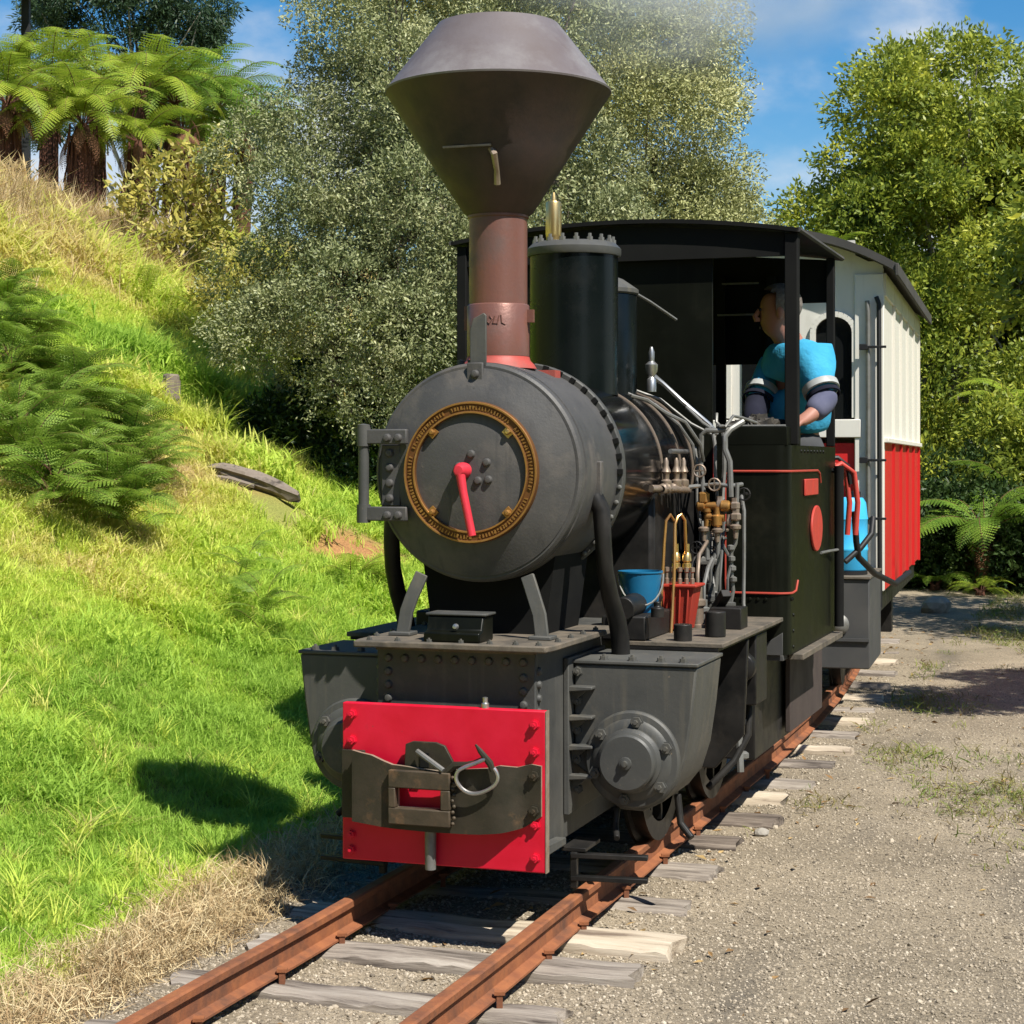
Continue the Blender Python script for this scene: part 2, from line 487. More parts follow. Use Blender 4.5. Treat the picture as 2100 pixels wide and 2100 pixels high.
def leaf_mat(name, cols, trans=0.35, rough=0.55, tint_attr=None, nscale=1.2, spec=0.3, tcol=None):
    """leaf shader: three tones by leaf and by clump, part translucent"""
    m, nt, bs, L = new_mat(name)
    out = nt.nodes['Material Output']
    if tint_attr:
        at = nnode(nt, 'ShaderNodeAttribute', attribute_type='INSTANCER', attribute_name=tint_attr)
        fac = at.outputs['Fac']
    else:
        ge = nnode(nt, 'ShaderNodeNewGeometry')
        tc = nnode(nt, 'ShaderNodeTexCoord')
        nz = nnode(nt, 'ShaderNodeTexNoise', {'Scale': nscale, 'Detail': 3, 'Roughness': 0.6})
        L(tc.outputs['Object'], nz.inputs['Vector'])
        m1 = nnode(nt, 'ShaderNodeMath', {1: 0.45}, operation='MULTIPLY')
        L(ge.outputs['Random Per Island'], m1.inputs[0])
        m2 = nnode(nt, 'ShaderNodeMapRange', {'From Min': 0.3, 'From Max': 0.7, 'To Min': 0.0, 'To Max': 0.55})
        L(nz.outputs['Fac'], m2.inputs['Value'])
        m3 = nnode(nt, 'ShaderNodeMath', operation='ADD')
        L(m1.outputs[0], m3.inputs[0])
        L(m2.outputs[0], m3.inputs[1])
        fac = m3.outputs[0]
    cr = nnode(nt, 'ShaderNodeValToRGB')
    el = cr.color_ramp.elements
    el[0].position, el[0].color = 0.05, c4(cols[0])
    el[1].position, el[1].color = 0.95, c4(cols[-1])
    for i, c in enumerate(cols[1:-1]):
        e = el.new(0.05 + 0.9 * (i + 1) / (len(cols) - 1))
        e.color = c4(c)
    L(fac, cr.inputs[0])
    L(cr.outputs[0], bs.inputs['Base Color'])
    bs.inputs['Roughness'].default_value = rough
    bs.inputs['Specular IOR Level'].default_value = spec
    tr = nnode(nt, 'ShaderNodeBsdfTranslucent')
    if tcol:
        mm = nnode(nt, 'ShaderNodeMix', {'Factor': 1.0, 'B': c4(tcol)}, data_type='RGBA', blend_type='MULTIPLY')
        L(cr.outputs[0], mm.inputs['A'])
        L(mm.outputs['Result'], tr.inputs['Color'])
    else:
        L(cr.outputs[0], tr.inputs['Color'])
    mx = nnode(nt, 'ShaderNodeMixShader', {0: trans})
    L(bs.outputs[0], mx.inputs[1])
    L(tr.outputs[0], mx.inputs[2])
    L(mx.outputs[0], out.inputs['Surface'])
    return m


M['bush_leaf'] = leaf_mat('bush_leaf', [(0.085, 0.11, 0.042), (0.185, 0.21, 0.088), (0.31, 0.325, 0.15), (0.50, 0.49, 0.27)], 0.15, 0.5, nscale=1.6)
M['bush_leaf_yellow'] = leaf_mat('bush_leaf_yellow', [(0.13, 0.15, 0.05), (0.27, 0.285, 0.105), (0.42, 0.42, 0.18), (0.58, 0.55, 0.29)], 0.15, 0.5, nscale=1.3)
M['laurel_leaf'] = leaf_mat('laurel_leaf', [(0.08, 0.12, 0.02), (0.19, 0.245, 0.035), (0.34, 0.375, 0.045), (0.55, 0.52, 0.06)], 0.36, 0.45, nscale=1.0)
M['gum_leaf'] = leaf_mat('gum_leaf', [(0.020, 0.045, 0.024), (0.035, 0.065, 0.03), (0.06, 0.10, 0.04)], 0.2, 0.5, nscale=0.6)
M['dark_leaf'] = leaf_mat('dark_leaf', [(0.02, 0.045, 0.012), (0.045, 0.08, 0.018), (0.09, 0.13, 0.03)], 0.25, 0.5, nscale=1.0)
M['yellow_leaf'] = leaf_mat('yellow_leaf', [(0.12, 0.15, 0.03), (0.30, 0.30, 0.06), (0.50, 0.43, 0.09), (0.62, 0.54, 0.26)], 0.3, 0.5, nscale=3)
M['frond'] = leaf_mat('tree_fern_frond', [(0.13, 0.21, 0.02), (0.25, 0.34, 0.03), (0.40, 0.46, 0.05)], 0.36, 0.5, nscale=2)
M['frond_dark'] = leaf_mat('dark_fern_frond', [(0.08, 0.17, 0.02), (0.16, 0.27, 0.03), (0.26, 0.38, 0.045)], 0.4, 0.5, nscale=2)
M['bracken'] = leaf_mat('bracken_frond', [(0.085, 0.16, 0.020), (0.18, 0.28, 0.035), (0.31, 0.42, 0.05)], 0.35, 0.5, nscale=2)
M['grass'] = leaf_mat('grass_blade', [(0.66, 0.52, 0.27), (0.70, 0.66, 0.20), (0.58, 0.68, 0.11), (0.45, 0.61, 0.09), (0.33, 0.50, 0.075)], 0.5, 0.6, tint_attr='tint', spec=0.2)
M['weed'] = leaf_mat('weed_blade', [(0.16, 0.12, 0.05), (0.26, 0.24, 0.08), (0.20, 0.25, 0.05), (0.14, 0.21, 0.04)], 0.3, 0.6, tint_attr='tint', spec=0.2)
M['straw'] = leaf_mat('dry_straw', [(0.30, 0.20, 0.10), (0.52, 0.40, 0.22), (0.64, 0.53, 0.32)], 0.2, 0.7, tint_attr='tint', spec=0.2)
M['litter'] = leaf_mat('leaf_litter', [(0.10, 0.06, 0.03), (0.26, 0.15, 0.06), (0.42, 0.30, 0.13)], 0.1, 0.7, tint_attr='tint', spec=0.2)
M['pebble'] = leaf_mat('loose_gravel', [(0.12, 0.10, 0.075), (0.25, 0.21, 0.155), (0.35, 0.295, 0.22), (0.46, 0.40, 0.31)], 0.0, 0.85, tint_attr='tint', spec=0.2)

# ------------------------------------------------------------------ place: track line and ground height
YAW = rad(18.7)
CY, SY = math.cos(YAW), math.sin(YAW)
OX, OY = -0.203, 5.38          # where the front beam stands over the track centre


def to_world(u, v):
    return OX + CY * u + SY * v, OY - SY * u + CY * v


def to_local(x, y):
    return CY * (x - OX) - SY * (y - OY), SY * (x - OX) + CY * (y - OY)


def bend(v):
    """the track drifts left of its straight line behind the engine"""
    v = np.asarray(v, dtype=float)
    a = np.clip(v - 3.0, 0, 6.0)
    return -0.5 * 0.02 * a * a - 0.12 * np.clip(v - 9.0, 0, None)


def _h(ix, iy, s):
    n = np.sin(ix * 127.1 + iy * 311.7 + s * 74.7) * 43758.5453
    return n - np.floor(n)


def vnoise(x, y, s=0):
    x, y = np.asarray(x, float), np.asarray(y, float)
    ix, iy = np.floor(x), np.floor(y)
    fx, fy = x - ix, y - iy
    fx, fy = fx * fx * (3 - 2 * fx), fy * fy * (3 - 2 * fy)
    a, b, c, d = _h(ix, iy, s), _h(ix + 1, iy, s), _h(ix, iy + 1, s), _h(ix + 1, iy + 1, s)
    return a + (b - a) * fx + (c - a) * fy + (a - b - c + d) * fx * fy


def fbm(x, y, s=0, o=4):
    t, amp, tot = 0, 1.0, 0
    for i in range(o):
        t = t + amp * vnoise(x * 2 ** i, y * 2 ** i, s + i * 13)
        tot += amp
        amp *= 0.5
    return t / tot


def ground_z(u, v):
    u, v = np.asarray(u, float), np.asarray(v, float)
    t = -u - 1.5
    k = 0.35
    slope = 0.55 * k * np.logaddexp(0, t / k)                      # soft foot of the bank
    top = 3.88 + 0.08 * (t - 6.8)
    w = 1 / (1 + np.exp(-(t - 6.8) / 0.55))
    bank = slope * (1 - w) + np.minimum(top, 6.0) * w
    lump = (fbm(u * 0.7, v * 0.7, 3) - 0.5) * 0.32 * np.clip(t / 2, 0, 1)
    lump += (fbm(u * 2.3, v * 2.3, 8) - 0.5) * 0.16 * np.clip(t / 0.6 + 0.6, 0, 1)
    rise = 0.06 * np.clip(u - 3.6, 0, 12)
    small = (fbm(u * 3.0, v * 3.0, 5) - 0.5) * 0.035
    dip = -0.05 * np.exp(-((u + 1.35) / 0.35) ** 2)
    return -0.125 + bank + lump + rise + small + dip


def gz(x, y):
    u, v = to_local(x, y)
    return float(ground_z(u, v))


def grade(a, b, n, p):
    return a + (b - a) * (np.linspace(0, 1, n) ** p)


uu = np.concatenate([-grade(3.0, 14.0, 90, 1.15)[::-1][:-1], np.arange(-3.0, 3.0, 0.055), grade(3.0, 10.0, 45, 1.2)[:-1], grade(10, 500, 22, 3)])
uu = np.concatenate([-grade(14.0, 500, 22, 3)[::-1][:-1], uu])
vv = np.concatenate([-grade(3.0, 60, 16, 2.5)[::-1][:-1], np.arange(-3.0, 5.0, 0.07), grade(5.0, 22.0, 130, 1.2)[:-1], grade(22, 900, 30, 3)])
GU, GV = np.meshgrid(uu, vv)
GZ = ground_z(GU, GV)
GX, GY = to_world(GU, GV)
nv_, nu_ = GU.shape


def ground_mask(u, v):
    """0 = bare gravel, 1 = grass soil"""
    ub = u - bend(v)
    e = (fbm(u * 1.6, v * 1.6, 21) - 0.5)
    left = np.clip((-ub - 0.80 + e * 0.35) / 0.18, 0, 1)
    right = np.clip((ub - 2.3 + e * 1.6) / 0.5, 0, 1)
    return np.maximum(left, right)


def path_mat():
    m, nt, bs, L = new_mat('gravel_and_soil')
    at = nnode(nt, 'ShaderNodeAttribute', attribute_type='GEOMETRY', attribute_name='soil')
    st = nnode(nt, 'ShaderNodeAttribute', attribute_type='GEOMETRY', attribute_name='bare')
    ge = nnode(nt, 'ShaderNodeNewGeometry')
    nA = nnode(nt, 'ShaderNodeTexNoise', {'Scale': 1.4, 'Detail': 6, 'Roughness': 0.6})
    nB = nnode(nt, 'ShaderNodeTexNoise', {'Scale': 95.0, 'Detail': 4, 'Roughness': 0.75})
    nC = nnode(nt, 'ShaderNodeTexVoronoi', {'Scale': 120.0, 'Randomness': 1.0})
    for n in (nA, nB, nC):
        L(ge.outputs['Position'], n.inputs['Vector'])
    cr = nnode(nt, 'ShaderNodeValToRGB')
    cr.color_ramp.elements[0].position, cr.color_ramp.elements[0].color = 0.30, (0.10, 0.087, 0.068, 1)
    cr.color_ramp.elements[1].position, cr.color_ramp.elements[1].color = 0.72, (0.50, 0.43, 0.32, 1)
    e = cr.color_ramp.elements.new(0.5)
    e.color = (0.32, 0.255, 0.175, 1)
    L(nB.outputs['Fac'], cr.inputs[0])
    vmix = nnode(nt, 'ShaderNodeMix', {'Factor': 0.45}, data_type='RGBA')
    cv = nnode(nt, 'ShaderNodeValToRGB')
    cv.color_ramp.elements[0].position, cv.color_ramp.elements[0].color = 0.15, (0.13, 0.115, 0.09, 1)
    cv.color_ramp.elements[1].position, cv.color_ramp.elements[1].color = 0.9, (0.46, 0.38, 0.265, 1)
    L(nC.outputs['Color'], cv.inputs[0])
    L(cr.outputs[0], vmix.inputs['A'])
    L(cv.outputs[0], vmix.inputs['B'])
    ru = nnode(nt, 'ShaderNodeAttribute', attribute_type='GEOMETRY', attribute_name='rut')
    rum = nnode(nt, 'ShaderNodeMix', {'B': (0.085, 0.08, 0.075, 1)}, data_type='RGBA')
    L(vmix.outputs['Result'], rum.inputs['A'])
    L(ru.outputs['Fac'], rum.inputs['Factor'])
    big = nnode(nt, 'ShaderNodeMapRange', {'From Min': 0.35, 'From Max': 0.7, 'To Min': 0.72, 'To Max': 1.12})
    L(nA.outputs['Fac'], big.inputs['Value'])
    bm_ = nnode(nt, 'ShaderNodeMix', {'Factor': 1.0}, data_type='RGBA', blend_type='MULTIPLY')
    L(rum.outputs['Result'], bm_.inputs['A'])
    L(big.outputs[0], bm_.inputs['B'])
    so = nnode(nt, 'ShaderNodeMix', {'A': (0.36, 0.34, 0.10, 1), 'B': (0.26, 0.34, 0.07, 1)}, data_type='RGBA')
    L(nA.outputs['Fac'], so.inputs['Factor'])
    earth = nnode(nt, 'ShaderNodeMix', {'B': (0.46, 0.24, 0.10, 1)}, data_type='RGBA')
    L(so.outputs['Result'], earth.inputs['A'])
    L(st.outputs['Fac'], earth.inputs['Factor'])
    mx = nnode(nt, 'ShaderNodeMix', data_type='RGBA')
    spk = nnode(nt, 'ShaderNodeMapRange', {'From Min': 0.3, 'From Max': 0.7, 'To Min': 0.35, 'To Max': 1.15})
    L(nB.outputs['Fac'], spk.inputs['Value'])
    em = nnode(nt, 'ShaderNodeMix', {'Factor': 1.0}, data_type='RGBA', blend_type='MULTIPLY')
    L(earth.outputs['Result'], em.inputs['A'])
    L(spk.outputs[0], em.inputs['B'])
    L(at.outputs['Fac'], mx.inputs['Factor'])
    L(bm_.outputs['Result'], mx.inputs['A'])
    L(em.outputs['Result'], mx.inputs['B'])
    L(mx.outputs['Result'], bs.inputs['Base Color'])
    bs.inputs['Roughness'].default_value = 0.95
    bs.inputs['Specular IOR Level'].default_value = 0.15
    bp = nnode(nt, 'ShaderNodeBump', {'Strength': 0.9, 'Distance': 0.012})
    L(nB.outputs['Fac'], bp.inputs['Height'])
    L(bp.outputs[0], bs.inputs['Normal'])
    return m


M['ground'] = path_mat()


def bare_mask(u, v):
    """worn orange earth showing through the grass of the bank"""
    a = np.exp(-(((u + 2.95) / 0.22) ** 2 + ((v - 6.05) / 0.6) ** 2)) * 1.4
    b = np.exp(-(((u + 4.4) / 0.28) ** 2 + ((v - 6.85) / 0.8) ** 2))
    c = np.exp(-(((u + 3.75) / 0.28) ** 2 + ((v - 6.3) / 0.7) ** 2)) * 0.6
    d = np.exp(-(((u + 5.35) / 0.35) ** 2 + ((v - 6.6) / 0.6) ** 2)) * 0.6
    return np.clip((a + b * 0.8 + c + d) * (0.5 + fbm(u * 3, v * 3, 31)), 0, 1)


def ground_part(name, sel):
    idx = np.arange(nv_ * nu_).reshape(nv_, nu_)
    q = np.stack([idx[:-1, :-1], idx[:-1, 1:], idx[1:, 1:], idx[1:, :-1]], -1)[sel]
    used, inv = np.unique(q, return_inverse=True)
    inv = inv.reshape(q.shape)
    P = np.stack([GX.ravel()[used], GY.ravel()[used], GZ.ravel()[used]], -1)
    me = bpy.data.meshes.new(name)
    me.vertices.add(len(P))
    me.vertices.foreach_set('co', P.ravel())
    me.loops.add(inv.size)
    me.loops.foreach_set('vertex_index', inv.ravel().astype(np.int32))
    me.polygons.add(len(inv))
    me.polygons.foreach_set('loop_start', np.arange(0, inv.size, 4, dtype=np.int32))
    me.update(calc_edges=True)
    U, V = GU.ravel()[used], GV.ravel()[used]
    rut = np.exp(-((U - bend(V) - .90 + .03 * np.sin(V * 2)) / .075) ** 2) * np.clip(fbm(U * 3, V * 1.4, 81) * 4 - 1.75, 0, 1) * .55
    rut = np.maximum(rut, np.exp(-((U - 1.55) / .10) ** 2) * np.clip(fbm(U * 3, V * 1.4, 83) * 4 - 2.0, 0, 1) * .4)
    for nm, val in (('soil', ground_mask(U, V)), ('bare', bare_mask(U, V)), ('rut', rut)):
        a = me.attributes.new(nm, 'FLOAT', 'POINT')
        a.data.foreach_set('value', val.astype(np.float32))
    me.materials.append(M['ground'])
    me.shade_smooth()
    o = bpy.data.objects.new(name, me)
    COL.objects.link(o)
    o['kind'] = 'structure'
    return o


cu = 0.5 * (GU[:-1, :-1] + GU[1:, 1:])
cv_ = 0.5 * (GV[:-1, :-1] + GV[1:, 1:])
ground_part('grass_bank', cu < -0.95)
ground_part('track_bed', (cu >= -0.95) & (cu < 0.75))
ground_part('gravel_path', (cu >= 0.75) & (cu < 2.6))
ground_part('ground', cu >= 2.6)

# ------------------------------------------------------------------ track: rails, sleepers, spikes
def track_xy(u, v):
    """point u metres to the right of the (bent) track line at distance v"""
    return to_world(u + float(bend(v)), v)


def make_rail(u0, label):
    prof = [(-0.036, -0.088), (0.036, -0.088), (0.036, -0.082), (0.008, -0.072), (0.006, -0.030), (0.019, -0.022), (0.020, -0.004),
            (0.014, 0.0), (-0.014, 0.0), (-0.020, -0.004), (-0.019, -0.022), (-0.006, -0.030), (-0.008, -0.072), (-0.036, -0.082)]
    vs, fs = [], []
    steps = list(np.arange(-3.4, 15.01, 0.2))
    n = len(prof)
    for v in steps:
        for a, b in prof:
            x, y = track_xy(u0 + a, v)
            vs.append((x, y, b + 0.0015 * math.sin(v * 5 + u0)))
    for i in range(len(steps) - 1):
        for k in range(n):
            fs.append((i * n + k, i * n + (k + 1) % n, (i + 1) * n + (k + 1) % n, (i + 1) * n + k))
    fs.append(tuple(range(n)))
    fs.append(tuple((len(steps) - 1) * n + k for k in range(n))[::-1])
    mb = MB().add(vs, fs)
    o = mb.build('rail', M['rail'], angle=30)
    tag(o, label, 'rail', 'rails of the narrow gauge track')
    return o


make_rail(-0.312, 'rust orange rail on the grass bank side of the track')
make_rail(0.312, 'rust orange rail on the gravel path side of the track')


def sleeper_mesh(seed, L=1.14, W=0.17, H=0.14, mat='sleeper_grey'):
    r = random.Random(seed)
    nx, ny, nz = 26, 4, 3
    bm = bmesh.new()
    bmesh.ops.create_cube(bm, size=1.0)
    bmesh.ops.subdivide_edges(bm, edges=[e for e in bm.edges if abs(e.verts[0].co.x - e.verts[1].co.x) > 0.5], cuts=nx)
    bmesh.ops.subdivide_edges(bm, edges=[e for e in bm.edges if abs(e.verts[0].co.y - e.verts[1].co.y) > 0.5], cuts=ny)
    bmesh.ops.subdivide_edges(bm, edges=[e for e in bm.edges if abs(e.verts[0].co.z - e.verts[1].co.z) > 0.5], cuts=nz)
    for v in bm.verts:
        x, y, z = v.co
        ex = abs(x) > 0.499
        g = vnoise(np.float64(y * 9 + seed), np.float64(z * 7 + seed * 3.1), 4) - 0.5      # grain runs along the timber
        w2 = vnoise(np.float64(x * 7 + seed), np.float64(y * 3.0), 6) - 0.5
        v.co = (x * L + (0.05 * g + 0.015 * (r.random() - 0.5) if ex else 0), y * (W + 0.010 * w2), z * H + (0.016 * g + 0.012 * w2 if z > 0.49 else 0))
        if abs(y) > 0.49 and z > 0.49:
            v.co.z -= 0.010 + 0.012 * r.random()
            v.co.y *= 0.96
        v.co.z -= H / 2
    me = bpy.data.meshes.new('sleeper')
    bm.to_mesh(me)
    bm.free()
    me.materials.append(M[mat])
    me.shade_smooth()
    me.set_sharp_from_angle(angle=rad(40))
    return me


spike_mesh = MB().box(-0.008, 0.008, -0.008, 0.008, -0.03, 0.012).box(-0.014, 0.014, -0.011, 0.011, 0.010, 0.019).mesh('spike', M['rail'])
SLEEPERS = [
    # v, shift u, length, mat, turn deg, label
    (-2.02, 0.02, 1.16, 'sleeper_grey', 0.5, 'weathered sleeper nearest the camera below the photo edge'),
    (-1.50, -0.03, 1.12, 'sleeper_grey', -1.0, 'weathered sleeper just in front of the lower photo edge'),
    (-0.98, 0.02, 1.18, 'sleeper_grey', 0.8, 'grey sleeper half buried in ballast at the lower edge of the photo'),
    (-0.53, -0.02, 1.10, 'sleeper_grey', -0.6, 'grey splintered sleeper, second in front of the red buffer beam, with a notched right end'),
    (-0.12, 0.04, 1.14, 'sleeper_grey', 0.5, 'grey sleeper, first in front of the red buffer beam'),
    (0.24, 0.045, 1.22, 'sleeper_pale', -1.2, 'palest new timber sleeper under the red buffer beam'),
    (0.70, 0.0, 1.12, 'sleeper_grey', 0.6, 'brown grey sleeper whose end lies beside the end of the buffer beam'),
    (1.23, -0.02, 1.12, 'sleeper_grey', -0.5, 'grey sleeper with its end below the round cylinder cover'),
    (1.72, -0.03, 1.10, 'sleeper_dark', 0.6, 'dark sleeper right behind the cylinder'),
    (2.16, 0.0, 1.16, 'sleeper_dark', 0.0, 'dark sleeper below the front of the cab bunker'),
    (2.62, -0.03, 1.10, 'sleeper_pale', 0.8, 'pale sleeper end below the middle of the cab side'),
    (3.10, 0.0, 1.14, 'sleeper_grey', -0.7, 'grey sleeper under the back end of the cab'),
    (3.58, 0.0, 1.14, 'sleeper_grey', 0.4, 'grey sleeper in the gap between engine and carriage'),
    (4.06, 0.02, 1.16, 'sleeper_pale', -0.4, 'pale sleeper below the front of the charcoal end platform'),
    (4.55, 0.0, 1.14, 'sleeper_grey', 0.3, 'grey sleeper under the charcoal end platform'),
    (5.05, 0.0, 1.14, 'sleeper_pale', -0.8, 'pale sleeper under the front wall of the carriage'),
    (5.55, 0.0, 1.14, 'sleeper_grey', 0.5, 'grey sleeper below the first red side panel'),
    (6.10, 0.0, 1.14, 'sleeper_pale', 0.0, 'pale sleeper below the second red side panel'),
    (6.70, 0.0, 1.14, 'sleeper_grey', 0.0, 'grey sleeper below the middle of the carriage side'),
    (7.35, 0.0, 1.14, 'sleeper_grey', 0.0, 'grey sleeper in front of the rear carriage wheels'),
    (8.05, 0.0, 1.14, 'sleeper_pale', 0.0, 'pale sleeper beside the rear carriage wheels'),
    (8.80, 0.0, 1.14, 'sleeper_grey', 0.0, 'grey sleeper behind the rear end of the carriage'),
    (9.60, 0.0, 1.14, 'sleeper_grey', 0.0, 'grey sleeper beyond the carriage on the bend'),
]
for i, (v, du, L_, mt, tw, lab) in enumerate(SLEEPERS):
    me = sleeper_mesh(i + 3, L_, 0.165 + 0.02 * ((i * 7) % 3 - 1), 0.15, mt)
    x, y = track_xy(du, v)
    hd = YAW - 0.02 * min(max(v - 3.0, 0), 6.0)
    jz = (0.0, -0.012, -0.004, -0.018, -0.008)[(i * 3) % 5]
    o = link_mesh('sleeper', me, None, (x, y, -0.089 + jz), (rad((i * 7 % 5 - 2) * 0.8), 0, -hd + rad(tw * 2.2)))
    tag(o, lab, 'sleeper', 'timber sleepers of the track')
    if v < 3.2:
        for ur in (-0.312, 0.312):
            for sd in (-1, 1):
                link_mesh('spike', spike_mesh, o, (ur - du + sd * 0.044, 0.02 * sd, 0.006 - jz), (0, 0, rad(20 * sd)))

# ------------------------------------------------------------------ steam locomotive (local x right, y back, z up from rail top)
loco = empty('steam_locomotive', (OX, OY, 0), -YAW)
tag(loco, 'black narrow gauge steam locomotive with flared rusty chimney and red buffer beam', 'locomotive')


def dome_head(r=0.011, h=0.008, n=10):
    return MB().lathe([(r, 0), (r * 0.96, h * 0.35), (r * 0.7, h * 0.8), (0, h)], (0, 0, 0), (0, -1, 0), n).mesh


def hexhead(r=0.013, h=0.012):
    mb = MB()
    mb.lathe([(r * 1.25, 0), (r * 1.25, h * 0.2), (r, h * 0.2), (r, h), (r * 0.45, h), (r * 0.42, h * 1.5), (0, h * 1.5)], (0, 0, 0), (0, -1, 0), 6)
    return mb


rivet_grey = dome_head(0.0132, 0.0115)('rivet', M['grey_black'])
rivet_small = dome_head(0.0075, 0.006, 8)('rivet', M['cabblack'])
bolt_red = hexhead(0.0125, 0.012).mesh('bolt', M['beam_red'], smooth=False)
bolt_dark = hexhead(0.0145, 0.013).mesh('bolt', M['plate_steel'], smooth=False)
bolt_grey = hexhead(0.0125, 0.012).mesh('bolt', M['cyl_grey'], smooth=False)
bolt_smoke = dome_head(0.0135, 0.014)('bolt', M['smokebox'])
bolt_big = hexhead(0.017, 0.016).mesh('bolt', M['cyl_grey'], smooth=False)
nut_pale = hexhead(0.010, 0.012).mesh('nut', M['greypipe'], smooth=False)

# --- buffer beam
beam = MB().box(-0.315, 0.315, 0.0, 0.028, 0.125, 0.588).build('buffer_beam', M['beam_red'], loco, bevel=0.004)
for x, z in ((-0.283, 0.555), (-0.283, 0.478), (0.283, 0.548), (0.283, 0.470), (0.285, 0.262), (0.285, 0.168), (-0.285, 0.20), (-0.285, 0.155)):
    link_mesh('bolt', bolt_red, beam, (x, 0.0, z), (0, 0.3, 0))
mb = MB()
mb.box(0.315, 0.3175, -0.001, 0.028, 0.125, 0.588)
mb.build('edge_strip', M['cut_edge'], beam)

# --- flame cut coupling plate, bowed out from the beam
top_pts = [(-0.30, 0.455), (-0.262, 0.456), (-0.235, 0.450), (-0.20, 0.444), (-0.165, 0.430), (-0.135, 0.420), (-0.10, 0.418), (-0.05, 0.412), (0.02, 0.408),
           (0.05, 0.414), (0.10, 0.418), (0.16, 0.424), (0.19, 0.432), (0.235, 0.426), (0.275, 0.436), (0.305, 0.432)]
bot_pts = [(-0.30, 0.252), (-0.26, 0.248), (-0.15, 0.236), (-0.02, 0.231), (0.12, 0.232), (0.20, 0.240), (0.25, 0.252), (0.28, 0.272), (0.305, 0.288)]


def interp(p, x):
    return float(np.interp(x, [a for a, _ in p], [b for _, b in p]))


xs = [-0.262, -0.255, -0.235, -0.20, -0.165, -0.135, -0.117, -0.08, -0.04, 0.0, 0.02, 0.05, 0.08, 0.10, 0.13, 0.16, 0.19, 0.212, 0.235, 0.255, 0.275, 0.305]
S0, S1 = 0.300, 0.357


def bow(x):
    t = max(0.0, min(1.0, (0.262 - x) / 0.09))
    return -0.012 - 0.036 * (t * t * (3 - 2 * t)) + 0.004 * math.sin(x * 9)


mb = MB()
for ya, sgn in ((0.0, 1), (0.014, -1)):
    for x0, x1 in zip(xs, xs[1:]):
        slot = x0 >= -0.118 and x1 <= 0.0205
        rows = ((None, S0), (S1, None)) if slot else ((None, None),)
        for lo_, hi_ in rows:
            a0 = interp(bot_pts, x0) if lo_ is None else lo_
            a1 = interp(bot_pts, x1) if lo_ is None else lo_
            b0 = interp(top_pts, x0) if hi_ is None else hi_
            b1 = interp(top_pts, x1) if hi_ is None else hi_
            zs = [0, 0.33, 0.67, 1.0]
            for k in range(3):
                q = [(x0, bow(x0) + ya, a0 + (b0 - a0) * zs[k]), (x1, bow(x1) + ya, a1 + (b1 - a1) * zs[k]),
                     (x1, bow(x1) + ya, a1 + (b1 - a1) * zs[k + 1]), (x0, bow(x0) + ya, a0 + (b0 - a0) * zs[k + 1])]
                mb.add(q, [(0, 1, 2, 3)], 0)


def edge_strip(path):
    for (xa, za), (xb, zb) in zip(path, path[1:]):
        mb.add([(xa, bow(xa), za), (xb, bow(xb), zb), (xb, bow(xb) + 0.014, zb), (xa, bow(xa) + 0.014, za)], [(0, 1, 2, 3)], 1)


edge_strip([(x, interp(top_pts, x)) for x in xs])
edge_strip([(x, interp(bot_pts, x)) for x in xs])
edge_strip([(xs[0], interp(bot_pts, xs[0])), (xs[0], interp(top_pts, xs[0]))])
edge_strip([(xs[-1], interp(bot_pts, xs[-1])), (xs[-1], interp(top_pts, xs[-1]))])
sx = [x for x in xs if -0.118 <= x <= 0.0205]
edge_strip([(x, S0) for x in sx])
edge_strip([(x, S1) for x in sx])
edge_strip([(sx[0], S0), (sx[0], S1)])
edge_strip([(sx[-1], S0), (sx[-1], S1)])
mb.build('coupling_plate', [M['plate_steel'], M['cut_edge']], loco, angle=25)
cplate = [o for o in loco.children if o.name.startswith('coupling_plate')][0]
for x, z in ((0.285, 0.405), (0.285, 0.305)):
    link_mesh('bolt', bolt_dark, cplate, (x, bow(x), z), (0, 0.2, 0))
# heavier welded frame round the slot
mb = MB()
yb = bow(-0.05)
mb.box(-0.140, 0.050, yb - 0.022, yb - 0.001, 0.3575, 0.408)
mb.box(-0.140, 0.050, yb - 0.022, yb - 0.001, 0.252, 0.2995)
mb.box(-0.140, -0.1185, yb - 0.022, yb - 0.001, 0.2996, 0.3574)
mb.box(0.0210, 0.050, yb - 0.022, yb - 0.001, 0.2996, 0.3574)
mb.build('slot_frame', M['slot_steel'], cplate, bevel=0.003)
mb = MB()
for q in range(9):
    mb.ball((0.056 + 0.004 * (q % 2), yb - 0.012, 0.262 + 0.0165 * q), 0.0062, 8, 5)
mb.build('weld_bead', M['slot_steel'], cplate)['kind'] = 'stuff'
# stays holding the bowed plate off the beam
mb = MB()
mb.box(-0.262, -0.240, -0.034, 0.0, 0.255, 0.445)
mb.box(-0.312, -0.240, -0.012, 0.0, 0.25, 0.45)
mb.build('plate_stay', M['plate_steel'], cplate, bevel=0.002)
